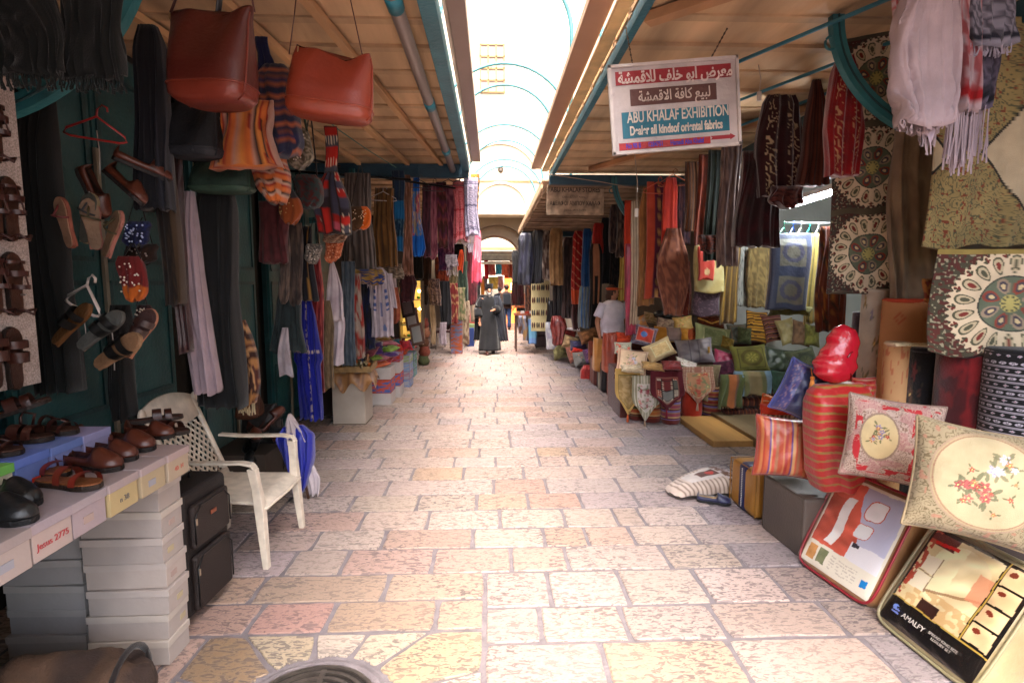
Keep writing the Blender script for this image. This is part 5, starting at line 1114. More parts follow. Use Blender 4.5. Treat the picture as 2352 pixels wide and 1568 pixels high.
b = MB(); b.surf(np.stack([A*.33*(1-.1*B*B), B*.24*(.72+.28*A), Zt], -1), kt); b.surf(np.stack([A*.33*(1-.1*B*B), B*.24*(.72+.28*A), .005+.02*(1-e)], -1)[:, ::-1], C('#8c8074')); 
b.build('body', CLOTH, fb_, smooth=True)
sl_ = make_shoe('embroidered_slipper', 'pointed navy and gold embroidered slipper lying by the yellow tassels', 'slipper', 'loafer', '#14183c', '#8c7038', '#101010', L=.26, m=SATIN); sl_.location = at(1600, 1150, Z=.0); sl_.rotation_euler = (0, 0, R(-20))
for i, (x, y, lb) in enumerate([(1645, 1118, 'pale yellow tassel nearest the navy slipper'), (1662, 1130, 'longer yellow tassel against the gold pouf')]):
    p = at(x, y, Y=4.35); b = MB(); b.ball((0, 0, 0), .016, '#b89c50', 8); b.lathe([(.008, 0), (.016, -.04), (.024, -.12), (.004, -.12)], '#c0a85c', 10); b.tube([(0, 0, 0), (.03, .0, .07)], .004, '#b89c50'); setp(b.build('tassel', CLOTH, None, loc=tuple(p), smooth=True), lb, 'tassel')
# fabric rolls
def roll(x0, y0, x1, Y, label, pat, topk='#14141a', zbot=0.52, m=VELVET, name='fabric_roll', ztop=None, res=72):
    c, w_, h_ = bb(x0, y0, x1, y0+10, Y=Y); z1 = c.z+h_ if ztop is None else ztop; Rr = w_/2; h_ = z1-zbot
    n = res; nv = res; T, U = np.meshgrid(np.linspace(0, 1, nv), np.arange(n)/n*2*math.pi, indexing='ij')
    rr = Rr*(1+.015*np.sin(U*3)+.02*noise(T*4, np.cos(U)*2+3)); o = thing(name, label, 'fabric roll', (c.x, Y, zbot))
    K = pat((U/(2*math.pi)*(3 if res < 100 else 1.6)) % 1, T*h_/(2*Rr)/1.05 % 1 if False else T)
    b = MB(); b.surf(np.stack([rr*np.cos(U), rr*np.sin(U), T*h_], -1), K, closed_u=True); b.build('cloth', m, o, smooth=True)
    b = MB(); b.lathe([(Rr*1.0, h_-.012), (Rr*1.03, h_+.004), (Rr*.9, h_+.014), (Rr*.3, h_+.01)], topk, 28); b.build('folded_top', m, o, smooth=True)
    return o
roll(2092, 802, 2166, 3.05, 'black fabric roll with faint brown and red flowers', floral('#0c0a0c', ['#3c2018', '#5c1c18', '#4c3420'], '#2c2418', 16, 5, .07))
roll(2166, 812, 2268, 2.85, 'deep red crushed velvet roll between the black rolls', mottled('#5c0a0e', '#38060a', 7, .5), '#2a1418')
roll(2290, 805, 2450, 2.62, 'wide black roll with white and red banded embroidery', bands('#0c0c10', '#a8a4b0', 24), '#0c0e12', m=CLOTH, res=300)
roll(2040, 690, 2150, 3.45, 'tall peach paper roll with red diamond marks behind the velvet rolls', lambda U, V: mixc(full('#a8764c', U), C('#9c3c28'), ((abs(((U*2) % 1)-.5)+abs(((V*5) % 1)-.5)*1.1 < .2)&(abs(((U*2) % 1)-.5)+abs(((V*5) % 1)-.5)*1.1 > .12))*.7), '#a83c24', m=CARD)
roll(2036, 790, 2088, 3.12, 'short peach patterned roll beside the black flowered one', lambda U, V: mixc(full('#b0875c', U), C('#9c4c34'), (noise(U*12, V*16) > .78)*.7), '#b0987c', m=CARD)
roll(1986, 668, 2046, 3.75, 'slim cream floral roll beside the tall peach roll', floral('#a89c8c', ['#8c5c54', '#7c7488', '#8c7444'], '#5c6048', 26, 7, .05, 0, 1), '#a89c8c', m=CLOTH)
roll(1962, 720, 2006, 3.95, 'purple grey cloth roll just behind the floral one', mottled('#3c3040', '#2c1c28', 6), '#3c3040')
c = at(2130, 792, Y=2.98); b = MB()
for q in range(9):
    a = -.9+q*.22
    b.tube([(-.16+.018*q, -.04, .0), (.02+.02*q, .05, .006)], .004, '#b8a884', 5); b.tube([(-.16+.018*q, .05, .004), (.02+.02*q, -.04, .002)], .004, '#b8a884', 5)
b.tube([(-.18, 0, .0), (0, -.05, 0), (.2, .0, .0), (.0, .06, 0)], .006, '#b8a884', 5, closed=True)
setp(b.build('folding_rack', WOOD, None, loc=(c.x, c.y, c.z)), 'folded pale wooden lattice rack lying on top of the fabric rolls', 'rack')
# tapestries
def mtap(rep, **kw):
    f = medallion(**kw)
    def g(U, V):
        v = (V*rep) % 1; c = f(U, v); b_ = (v > .93); c = mixc(c, stripes([('#6c6048', 1), ('#4c4638', 1)], 3, 'v')(U, V*rep), b_*1.); return c
    return g
hang(1936, 70, 2070, 672, 3.75, 'tapestry', 'tapestry', 'long tapestry with round cream medallions one above another', mtap(3, bgc='#3c3830', rad=.49, cy=.47, asp=1.05), wmul=1.15, rz=-.5, th=.03, folds=2, amp=.012, edge=0, nu=380, nv=420)
hang(2066, 180, 2162, 694, 3.45, 'beige_curtain', 'cloth', 'plain taupe cloth hanging in deep folds beside the medallion tapestry', mottled('#6c5844', '#7c6850', 10), wmul=1.1, rz=-.3, th=.1, folds=4, amp=.035)
def diam(U, V):
    c = mixc(full('#a8987c', U), brocade('#84734a', '#4c4a34', 24, '#6c3420', .12)(U*1.0, V), ((np.abs((U*2-.4) % 2-1)+np.abs((V*2.4) % 2-1)) > .78)*1.)
    return mixc(c, C('#1c1c18'), (abs((np.abs((U*2-.4) % 2-1)+np.abs((V*2.4) % 2-1))-.8) < .02)*1.)
hang(2160, 40, 2480, 566, 2.95, 'tapestry', 'tapestry', 'gold and olive tapestry with folded diamond shapes at the right edge', diam, rz=-.15, th=.04, folds=3, amp=.012, edge=.3, nu=420, nv=300)
MBt = frame_(medallion(bgc='#3c3c30', disc='#a8987e', rad=.47, n=18, asp=.8, border='#3c1c18'), solid('#6c5c2c'), .02)
hang(2152, 572, 2490, 812, 2.72, 'tapestry', 'tapestry', 'large square tapestry with one big cream medallion above the black rolls', lambda U, V: mixc(medallion(bgc='#3c3a2c', disc='#c0b094', rad=.42, n=18, asp=.78, border='#4c201c', cy=.47)(U, V), C('#7c6c38'), (V > .95)*1.), rz=-.08, th=.03, folds=2, amp=.008, edge=0, nu=460, nv=260)
hang(2120, 640, 2170, 690, 2.9, 'small_cloth', 'cloth', 'small orange patterned cloth corner above the medallion tapestry', mottled('#8c5c2c', '#6c2c1c', 6), th=.03, folds=2)
# scarves over the right corner
hang(2058, -60, 2192, 300, 2.6, 'head_scarf', 'scarf', 'plain white head scarf hanging in long folds in front of the blue bracket', solid('#a8969a'), th=.12, folds=6, amp=.02, prof=((0, .8), (.5, 1), (1, .85)), hem=.05, fringe=(22, .03, '#a8969a'))
hang(2052, -60, 2096, 74, 2.66, 'head_scarf', 'scarf', 'edge of a red banded white head scarf left of the plain white one', keffiyeh('#a49094', '#9c1c20', 8, 2), th=.05, folds=2)
hang(2112, 60, 2166, 330, 2.64, 'head_scarf', 'scarf', 'pointed white scarf end with a knotted fringe', solid('#b0a0ac'), th=.06, folds=3, hem=.25, fringe=(16, .08, '#a8989c'), prof=((0, .6), (1, 1)))
hang(2182, -60, 2236, 262, 2.62, 'head_scarf', 'scarf', 'red and white checked head scarf with a shaggy white fringe', keffiyeh('#a08c90', '#8c1418', 12, 4), th=.09, folds=4, amp=.02, fringe=(44, .26, '#a4949a'), sway=.02)
hang(2228, -60, 2330, 108, 2.58, 'head_scarf', 'scarf', 'black and white checked head scarf above the gold tapestry', keffiyeh('#7c7884', '#1c1c28', 12, 1.5), th=.06, folds=4, amp=.015, fringe=(26, .05, '#98909c'))
hang(2204, 60, 2290, 250, 2.68, 'head_scarf', 'scarf', 'dark navy and white checked scarf with tangled tassels', keffiyeh('#5c5464', '#14141c', 14, 2), th=.08, folds=4, amp=.02, fringe=(44, .24, '#9c8c94'), prof=((0, .6), (1, 1)), sway=-.03)
# maroon dresses
EMB = lambda k, g: (lambda U, V: mixc(full(k, U), C(g), ((np.abs(((noise(U*7, V*12)+.3*noise(U*16, V*20))*3.2) % 1-.5) < .12)&(abs(U-.5) > .1)&(abs(U-.5) < .36))*1.))
hang(1896, 128, 1976, 405, 3.62, 'embroidered_robe', 'robe', 'bright maroon robe with beige vine embroidery nearest the blue bracket', EMB('#74080e', '#a8805c'), m=VELVET, th=.12, prof=((0, .45), (.12, .7), (.6, 1), (1, .9)), folds=3, nu=120, nv=90)
hang(1738, 208, 1842, 452, 4.9, 'embroidered_robe', 'robe', 'dark maroon robe with wide white vine embroidery', EMB('#2c0c12', '#a89478'), m=VELVET, th=.12, prof=((0, .5), (.12, .8), (.6, 1), (1, .9)), folds=3, nu=120, nv=90)
hang(1838, 182, 1904, 425, 4.6, 'striped_shawl', 'shawl', 'brown maroon striped shawl between the two embroidered robes', stripes([('#3c1814', 1), ('#5c2c20', .6), ('#2c1010', .8)], 7, 'u'), th=.1, folds=4, prof=((0, .3), (.5, .8), (1, 1)))
hang(1690, 348, 1792, 566, 5.0, 'velvet_dress', 'dress', 'dark wine velvet dress with a white label above the lit doorway', mottled('#30080e', '#1e060a', 6), m=VELVET, th=.14, folds=4, prof=((0, .8), (1, 1)))
hang(1770, 428, 1842, 478, 4.75, 'velvet_dress', 'dress', 'gathered wine coloured skirt hem under the white embroidered robe', mottled('#30080e', '#5c2c24', 8), m=VELVET, th=.1, folds=3, hem=.2)
hang(1940, 380, 1990, 500, 4.0, 'striped_shawl', 'shawl', 'red brown striped sleeve hanging beside the fluorescent lamp', stripes([('#4c1014', 1), ('#7c3c34', .6)], 5, 'u'), th=.08, folds=2, prof=((0, .6), (.6, 1), (1, .8)))
for k_, (x0, y0, x1, y1, Y, lb, pt, kw) in enumerate([
 (1652, 322, 1698, 610, 5.3, 'long taupe speckled scarf hanging left of the wine velvet dress', mottled('#4c3c3c', '#6c5850', 14), dict(folds=3)),
 (1622, 345, 1660, 598, 5.6, 'black green scarf next to the taupe speckled one', mottled('#101814', '#1c241c', 8), dict(folds=3)),
 (1600, 355, 1630, 560, 5.8, 'rust brown scarf left of the black green one', mottled('#4c1c10', '#6c2c18', 8), dict(folds=2)),
 (1572, 372, 1606, 530, 6.0, 'brown striped scarf with a dark edge', stripes([('#3c2418', 1), ('#6c4428', .5)], 5, 'u'), dict(folds=2)),
 (1606, 540, 1656, 585, 5.5, 'rust fringed cloth end above the cream cloth', mottled('#5c2414', '#241410', 10), dict(folds=3, hem=.3)),
 (1519, 408, 1558, 690, 6.3, 'coral red robe hanging open above the cushions', mottled('#a02a18', '#8c2016', 6), dict(folds=2, prof=((0, .6), (.1, .9), (1, 1)))),
 (1483, 418, 1532, 684, 6.4, 'coral and purple strip robe with gold medallions', lambda U, V: mixc(mixc(full('#9c3c28', U), C('#4c1c34'), (abs(U-.55) < .22)*1.), C('#a8804c'), ((abs(U-.55) < .08)&(((V*9) % 1) < .45))*1.), dict(folds=1)),
 (1464, 430, 1508, 700, 6.5, 'tan gold brocade cloth hanging beside the coral robe', brocade('#7c5430', '#94683c', 9), dict(folds=2, prof=((0, .5), (.2, 1), (1, .9)))),
 (1510, 524, 1582, 722, 6.2, 'brown beaded cloth with a scalloped golden edge', mottled('#7c4c38', '#5c3428', 18), dict(folds=2, prof=((0, .45), (.3, .9), (.55, 1), (1, .55)))),
 (1540, 600, 1586, 722, 6.3, 'rust brown embroidered cloth behind the beaded one', brocade('#5c2014', '#8c4c2c', 12), dict(folds=2)),
 (1558, 420, 1584, 560, 6.35, 'dark purple scarf under the wire hangers', mottled('#2c1c28', '#4c2c2c', 10), dict(folds=2)),
 (1448, 462, 1466, 745, 7.2, 'narrow beige and white striped long cloth', stripes([('#a8927c', 1), ('#7c6450', .5)], 3, 'u'), dict(folds=2)),
 (1434, 460, 1450, 690, 7.6, 'narrow orange red long cloth hanging by the woman', solid('#a83018'), dict(folds=2)),
 (1436, 560, 1460, 768, 7.4, 'magenta long cloth hanging beside the woman', mottled('#7c1430', '#9c2440', 6), dict(folds=2, m=SATIN)),
 (1595, 560, 1662, 672, 6.0, 'cream yellow plastic wrapped cloth under the dark scarves', mottled('#a89c6c', '#9c8c58', 4), dict(folds=1, amp=.006)),
 (1603, 566, 1638, 642, 5.9, 'small red and gold folded cloth on the cream one', lambda U, V: mixc(full('#a82c1c', U), C('#b89c6c'), (np.hypot((U-.5)/.3, ((V*2.4) % 1-.5)/.4) < .6)*1.), dict(folds=1, amp=.004, m=SATIN)),
 (1593, 668, 1652, 725, 6.05, 'purple grey brocade cloth below the cream one', brocade('#3c2c34', '#5c4850', 14), dict(folds=1, amp=.004)),
 (1658, 545, 1696, 742, 6.4, 'golden striped long cloth in the shop', stripes([('#5c4414', 1), ('#8c6c24', .8), ('#4c3410', .6)], 3, 'u'), dict(folds=3, m=SATIN)),
 (1694, 562, 1722, 702, 6.6, 'silver white cloth with black twigs in the shop', brocade('#8c8c84', '#1c1c18', 8, None, .06), dict(folds=2, m=SATIN)),
 (1716, 568, 1770, 706, 6.5, 'bronze beaded long cloth in the shop', mottled('#5c4c2c', '#7c6840', 16), dict(folds=3)),
 (1766, 536, 1856, 710, 5.3, 'blue satin hanging cloth with two grey squares', lambda U, V: mixc(mixc(full('#34405c', U), C('#6c6c60'), ((abs(U-.5) < .33)&(abs(((V*2) % 1)-.5) < .36))*1.), C('#4c5068'), (np.abs(np.hypot((U-.5)*1, (((V*2) % 1)-.5)*1.)-.22) < .05)*1.), dict(folds=1, amp=.008, m=SATIN, nu=100, nv=60)),
 (1768, 704, 1858, 722, 5.35, 'olive gold lower band of cloth under the blue satin', solid('#4c4820'), dict(folds=2)),
 (1853, 536, 1884, 742, 5.4, 'shiny yellow gold long cloth beside the blue satin', stripes([('#a8944c', 1), ('#6c6438', .5)], 3, 'u'), dict(folds=2, m=SATIN)),
 (1878, 520, 1942, 760, 5.1, 'rust orange long brocade robe at the edge of the lit doorway', brocade('#5c2410', '#2c1c10', 6, '#8c5420'), dict(folds=3)),
 (1672, 500, 1700, 545, 5.45, 'red flowered cloth end below the wine dress', mottled('#7c1418', '#3c0c10', 6), dict(folds=2)),
]):
    m_ = kw.pop('m', CLOTH); hang(x0, y0, x1, y1, Y, 'hanging_cloth' if k_ > 5 else 'long_scarf', 'cloth' if k_ > 5 else 'scarf', lb, pt, m=m_, **kw)
# hangers and rail in the lit room
for i, (x, k, lb) in enumerate([(1800, '#1c6c50', 'green plastic hanger at the front of the shop rail'), (1822, '#2c4c9c', 'blue plastic hanger on the shop rail'), (1840, '#b0b4b0', 'white plastic hanger over the blue satin'), (1860, '#1c8478', 'turquoise plastic hanger on the shop rail'), (1880, '#b0b4b0', 'second white hanger near the rust robe')]):
    hanger(at(x, 522, Y=5.5+i*.05), .34, k, lb, rz=.9, h_=.09, r=.006)
hanger(at(1512, 418, Y=6.35), .34, '#a8442c', 'orange wire hanger above the coral robe', rz=.2); hanger(at(1546, 400, Y=6.3), .3, '#a85c3c', 'copper wire hanger beside the orange one', rz=-.4)
MB().tube([(3.0, 5.55, 2.36), (4.6, 5.6, 2.36)], .014, '#a0a4a4', 8).build('clothes_rail', METAL, None, smooth=True); setp(bpy.data.objects['clothes_rail'], 'steel rail carrying coloured hangers inside the shop', 'rail')
# ============================================================ CUSHION PILE, MIDDLE RIGHT
for (x0, x1, y0, y1, z) in ((1.66, 3.6, 6.9, 7.35, .46), (1.68, 4.2, 7.35, 7.75, .60), (1.9, 4.2, 7.75, 8.15, .74), (1.95, 4.2, 8.15, 8.7, .86)):
    o = MB().box(((x0+x1)/2, (y0+y1)/2, z/2), (x1-x0, y1-y0, z), '#4c2420').build('cloth_plinth', CLOTH, None, bev=.01)
    setp(o, {.46: 'lowest dark red covered plinth right behind the drum stools', .60: 'second dark red covered plinth step of the cushion pile', .74: 'third dark covered plinth step of the cushion pile', .86: 'highest dark covered plinth at the back of the cushion pile'}[z], 'plinth')
MD = lambda a, b_, c_='#8c7c58': (lambda U, V: mixc(mixc(full(a, U), C(b_), (np.abs(np.hypot((U-.5), (V-.5))-.26) < .05)*1.), C(c_), ((abs(np.maximum(abs(U-.5), abs(V-.5))-.38) < .02)|((np.hypot(U-.5, V-.5) < .16)&(np.cos(np.arctan2(V-.5, U-.5)*8) > 0)))*.8))
r = random.Random(8)
CU = [(1412, 798, 1490, 868, 6.75, 'cream cushion with a rose bouquet above the beige runner', floral(frame_(solid('#b8a084'), solid('#a88c74'), .08, 1, '#7c4c40'), ['#a88070', '#b49890', '#a8744c', '#a4a0ac'], '#6c7050', 12, 5, .07, clump=(.5, .5, .22)), 8),
 (1470, 776, 1558, 832, 7.15, 'cream gold cushion with a square woven border', frame_(mottled('#b49c70', '#a88c60', 14), solid('#a8906a'), .2, 1, '#c4b48c'), -22),
 (1448, 742, 1512, 800, 7.4, 'kilim cushion with a red field and blue star', lambda U, V: mixc(frame_(solid('#8c3024'), mottled('#5c5864', '#4c3844', 12), .16, 1, '#98786c')(U, V), C('#3c5480'), (np.hypot(U-.45, V-.5) < .14)*1.), 14),
 (1500, 750, 1586, 788, 7.55, 'mustard cushion with a grey striped middle', stripes([('#a06c24', 2), ('#6c5c58', .3), ('#84706c', 2.2), ('#6c5c58', .3), ('#a06c24', 2)], 1, 'u'), 4),
 (1545, 724, 1592, 762, 7.75, 'small shiny yellow floral cushion at the top', floral('#a88c50', ['#a8583c', '#b89c5c', '#b0704c'], '#7c7c40', 9, 2, .1), -8),
 (1506, 728, 1552, 762, 7.8, 'small grey patterned cushion left of the yellow floral one', mottled('#7c6c68', '#a09080', 10), 12),
 (1440, 724, 1490, 760, 7.9, 'orange tan folded cushion next to the magenta cloth', mottled('#a8703c', '#8c7c6c', 5), -14),
 (1551, 774, 1640, 838, 7.1, 'grey satin cushion with buttoned folds and a gold tassel', lambda U, V: mixc(mottled('#746c6c', '#645c60', 4)(U, V), C('#403c40'), ((abs(U-.36) < .012)|(abs(U-.58) < .012))*1.), -6),
 (1586, 742, 1686, 812, 7.5, 'pale green cushion with a woven corner border', frame_(brocade('#6c7450', '#7c8460', 12), solid('#7c8058'), .18, 1, '#a4a47c'), 12),
 (1672, 742, 1718, 794, 8.0, 'teal grey cushion with a round brown medallion', MD('#4c5048', '#3c3c34', '#6c5444'), -3),
 (1632, 800, 1698, 864, 7.05, 'plain fuchsia cushion beside the olive one', mottled('#7c1c38', '#6c1430', 5), 15),
 (1680, 790, 1764, 858, 6.9, 'olive cushion with a square medallion', frame_(MD('#4c481c', '#3c3414', '#6c6430'), solid('#54501f'), .14, 1, '#2c2814'), -4),
 (1752, 794, 1822, 862, 7.0, 'dark green satin cushion beside the olive one', mottled('#28301f', '#1c2418', 6), 10),
 (1806, 795, 1884, 868, 6.6, 'dark moss green cushion nearest the blue satin cushion', MD('#2c3020', '#20241a', '#3c3c28'), -10),
 (1712, 708, 1762, 792, 8.0, 'yellow and black striped cushion standing tall', stripes([('#8c6420', 1.3), ('#2c1c14', .8), ('#a87c2c', .8), ('#4c3020', .5)], 5, 'v', .04), 6),
 (1752, 714, 1800, 790, 7.9, 'brown violet and yellow striped cushion beside the yellow one', stripes([('#5c3424', 1.2), ('#2c1c20', .8), ('#8c5c28', .5), ('#34284c', .4)], 6, 'v', .04), -8),
 (1786, 724, 1830, 798, 7.6, 'plain sand coloured cushion behind the dark green ones', mottled('#7c7044', '#6c6038', 3), -14),
 (1818, 730, 1862, 800, 7.3, 'plain brown cushion leaning on the sand coloured one', mottled('#5c4430', '#4c3828', 3), 10),
 (1846, 740, 1884, 800, 7.1, 'olive gold cushion end beside the rust robe', mottled('#4c4a1c', '#3c3814', 3), 10),
 (1414, 762, 1452, 788, 7.6, 'orange cushion top behind the cream rose cushion', mottled('#a83c20', '#8c2c18', 4), 5),
 (1412, 786, 1450, 812, 7.3, 'grey and red floral cushion under the orange one', floral('#8c8878', ['#8c2c28', '#a83c34'], '#5c6450', 9, 3, .12), 0),
 (1600, 722, 1664, 758, 7.7, 'dark sequined maroon cushion below the purple brocade', lambda U, V: mixc(mottled('#3c1810', '#5c2c18', 14)(U, V), C('#a8803c'), ((abs(V-.3-abs(U-.5)*.8) < .05))*1.), 3),
 (1546, 818, 1608, 852, 6.75, 'white embroidered folded cloth on the runners', floral('#a89c94', ['#8c6c64', '#7c7c60'], '#6c7054', 8, 4, .08), 18)]
for i, (x0, y0, x1, y1, Y, lb, pt, tilt) in enumerate(CU):
    pt = (lambda f: lambda U, V: np.minimum(f(U, V)*1.65, .8))(pt)
    w_ = (x1-x0)*Y/1250
    cush(x0, y0, x1, y1, Y, lb, pt, rot=(R(-24 if i != 22 else -60), R(tilt), R(r.uniform(-14, 10))), t=min(.17, w_*.32) if i != 22 else .03, n=44, m=SATIN if i in (4, 7, 12, 10, 16) else CLOTH, name='cushion')
MB().tube([(0, 0, 0), (.005, 0, -.08)], .016, '#a8803c', 8).build('tassel', CLOTH, None, loc=tuple(at(1628, 796, Y=6.95))); setp(bpy.data.objects[-1] if False else [q for q in bpy.data.objects if q.name.startswith('tassel') and 'label' not in q][0], 'small gold tassel on the grey satin cushion', 'tassel')
for i, (x0, y0, x1, y1, Y, lb, pt, tilt) in enumerate([
 (1764, 848, 1830, 908, 6.6, 'bottle green cushion low between the throws and the blue satin cushion', mottled('#24382c', '#1c2c20', 6), 8), (1822, 850, 1884, 915, 6.3, 'dark olive cushion with gold corners just behind the blue satin one', frame_(solid('#3c3c1c'), solid('#7c6c34'), .12, 1, '#2c2814'), -12),
 (1640, 826, 1690, 868, 6.85, 'dark plum cushion squeezed under the fuchsia one', mottled('#3c1424', '#2c0c1c', 5), -8), (1428, 836, 1466, 866, 6.85, 'tan striped cushion flattened under the rose bouquet cushion', stripes([('#a07c54', 1), ('#7c5434', .6)], 6, 'u'), 4),
 (1560, 752, 1606, 792, 7.65, 'rust cushion between the mustard and pale green ones', mottled('#8c4424', '#7c3418', 6), -18), (1476, 716, 1512, 744, 8.0, 'tiny beige cushion beside the black foil bag', mottled('#a08c6c', '#84704c', 8), 10),
 (1652, 770, 1690, 806, 7.4, 'brass yellow cushion peeping beside the pale green one', mottled('#8c7434', '#746028', 6), 22), (1692, 748, 1728, 792, 7.9, 'moss cushion beside the teal grey medallion one', mottled('#44482c', '#34381f', 6), 10)]):
    cush(x0, y0, x1, y1, Y, lb, (lambda f: lambda U, V: np.minimum(f(U, V)*1.5, .8))(pt), rot=(R(-22), R(tilt), R(r.uniform(-14, 14))), t=.1, n=30)
# drum stools
DR = [(1462, 6.85, '#a04828', 'left drum stool with green and rust stripes'), (1496, 6.72, '#a8602c', 'drum stool with orange stripes behind the white runner tip'), (1540, 6.62, '#8c4050', 'drum stool with lilac and red stripes under the maroon runner'), (1588, 6.8, None, 'plain coral round stool between the striped drums'), (1634, 6.85, '#8c3c30', 'right drum stool with orange and lilac stripes')]
for i, (x, Y, k, lb) in enumerate(DR):
    c = at(x, 960, Y=Y); Rr = .118 if i != 3 else .13; prof = [(Rr*.85, 0), (Rr*.98, .02), (Rr, .06), (Rr, .36), (Rr*.96, .40), (Rr*.5, .42)]
    if i == 3: prof = [(Rr*.6, 0), (Rr*.88, .03), (Rr, .1), (Rr*1.0, .22), (Rr*.85, .34), (Rr*.5, .40)]
    zs = np.linspace(0, 1, 50); rr = np.interp(zs*.42, [p[1] for p in prof], [p[0] for p in prof]); U, T = np.meshgrid(np.arange(36)/36*2*math.pi, zs)
    K = solid('#a8301c')(U, T) if i == 3 else stripes([(k, 1.4), ('#a8803c', .5), (['#4c5434', '#8c4020', '#74689c', '', '#74689c'][i], .7), ('#5c2018', .6), ('#b09060', .4)], 4, 'v')(U, T)
    if i != 3: K = mixc(K, C('#5c2018'), (T < .16)*1.)
    o = MB().surf(np.stack([rr[:, None]*np.cos(U), rr[:, None]*np.sin(U), T*.42], -1), K, closed_u=True, cap=True).build('drum_stool', CLOTH, None, smooth=True, loc=(c.x, Y, 0)); setp(o, lb, 'stool')
RN = lambda a, b_, c_, d: frame_(floral(a, b_, c_, 12, 4, .09), d, .16, 1, '#6c5c44')
for (x0, y0, x1, y1, Y, lb, pt, k) in [
  (1413, 846, 1472, 952, 6.62, 'beige and gold runner with a pointed end over the left drum', frame_(mottled('#a08860', '#8c7448', 12), solid('#a8884c'), .14, 1, '#6c5c34'), '#a84c20'),
  (1452, 862, 1512, 966, 6.5, 'white floral runner with a grey border and the longest point', frame_(floral('#b4a8a0', ['#8c3c44', '#a86c6c'], '#5c6444', 12, 4, .09), stripes([('#7c7660', 1), ('#b0a898', .6)], 8, 'u'), .2, 1, '#b8b0a4'), '#8c7460'),
  (1494, 852, 1570, 942, 6.42, 'maroon runner with a patchwork centre and red tassel', frame_(patch(['#5c1c1c', '#6c6c68', '#7c2c20', '#84786c', '#4c4c44'], 3, 4, 4), solid('#4c0e18'), .17, 1, '#7c4c40'), '#7c1c30'),
  (1566, 842, 1640, 926, 6.6, 'salmon pink floral runner with a dotted border', frame_(floral('#a87c5c', ['#a84c3c', '#8c9068', '#b06c4c'], '#6c7450', 12, 4, .1), lambda U, V: mixc(full('#8c5c4c', U), C('#b8a48c'), (((U*20) % 1-.5)**2+((V*20) % 1-.5)**2 < .09)*1.), .16, 1, '#a89074'), '#a8907c')]:
    c, w_, h_ = bb(x0, y0, x1, y1, Y=Y); t = thing('table_runner', lb, 'runner', tuple(c)); V, F, K = cloth(w_, h_, pt, th=.03, folds=2, amp=.008, hem=.42, nu=90, nv=70); MB().add(V, F, K).build('cloth', CLOTH, t, smooth=True)
    b = MB(); tassel(b, (0, -.01, .0), k, .09, .014); b.build('tassel', CLOTH, t, smooth=True)
hang(1590, 838, 1652, 918, 6.8, 'table_runner', 'runner', 'olive beige runner hanging behind the salmon pink one', mottled('#7c7054', '#6c5c44', 12), th=.03, folds=2, nu=60)
for (x0, y0, x1, y1, Y, lb, k) in [(1425, 838, 1480, 856, 6.5, 'shiny beige beaded roll of cloth over the runners', '#a8987c'), (1470, 830, 1530, 852, 6.45, 'gold sequined folded cloth over the maroon runner', '#9c7c48'), (1520, 826, 1566, 852, 6.4, 'dark red folded cloth with gold edge on the runners', '#6c1c1c')]:
    cush(x0, y0, x1, y1, Y, lb, mottled(k, tuple(C(k)*1.5), 12), rot=(R(-50), R(r.uniform(-12, 12)), 0), t=.08, m=SATIN, name='folded_cloth', pipe=tuple(C(k)*.8))
hang(1652, 860, 1706, 934, 6.55, 'folded_throw', 'throw', 'green and orange folded throw with a fringe', stripes([('#4c5430', 1.2), ('#9c5c34', 1), ('#6c4c3c', .4)], 1.4, 'u'), th=.1, folds=2, fringe=(18, .03, '#a89878'))
hang(1686, 852, 1772, 904, 6.6, 'folded_throw', 'throw', 'olive throw with pale blue ends and a fringe', stripes([('#6c8494', .9), ('#6c6c48', .5), ('#7c6c4c', 1.6), ('#5c5c3c', .5), ('#6c8494', .9)], 1, 'u'), th=.12, folds=2, fringe=(24, .03, '#a89878'))
BR = stripes([('#4c2018', 1.2), ('#7c4428', .6), ('#2c1410', .6)], 12, 'u')
for (x0, y0, x1, y1, lb) in [(1650, 928, 1746, 953, 'lower brown striped mattress under the throws'), (1655, 903, 1800, 928, 'upper brown striped mattress under the throws'), ]:
    c, w_, h_ = bb(x0, y0, x1, y1, Y=6.85); o = thing('floor_mattress', lb, 'mattress', tuple(c)); nn = 60
    U, T = np.meshgrid(np.arange(nn)/nn*2*math.pi, np.linspace(0, 1, 90)); cx = np.sign(np.cos(U))*np.abs(np.cos(U))**.5; cy = np.sign(np.sin(U))*np.abs(np.sin(U))**.6
    MB().surf(np.stack([(T-.5)*w_, cx*.25, h_/2+cy*h_/2*(1-.06*np.cos(T*60))], -1), BR(T, U), closed_u=True, cap=True).build('cover', CLOTH, o, smooth=True)
# line of poufs along the kerb of the pile
for (c, d, k, lb, bk) in [((1.93, 8.05, 0), (.3, .5, .56), '#74301c', 'tall rust red pouf at the near end of the row by the pile', None), ((1.9, 8.75, 0), (.3, .42, .5), '#15151c', 'black pouf with a white dotted band in the row by the pile', '#a8a490'), ((1.88, 9.3, 0), (.3, .42, .48), '#5c2c28', 'maroon striped pouf at the far end of the row by the pile', '#7c4c44')]:
    o = pouf('square_pouf', lb, c, d, k, bev=.05)
    if bk: MB().box((-d[0]/2+.0, 0, d[2]/2), (.02, .05, d[2]-.06), bk).build('band', LEATHER, o, bev=.008)
leather_bag(1384, 762, 1416, 852, 7.9, 'glossy salmon coloured armchair back standing on the poufs', '#8c3c28', '#9c4c34', .3, [], name='chair_cushion')
leather_bag(1362, 774, 1392, 850, 8.8, 'yellow ochre cylindrical cushion on the maroon pouf', '#a87030', '#a87030', .25, [], name='cylinder_cushion', m=SATIN)
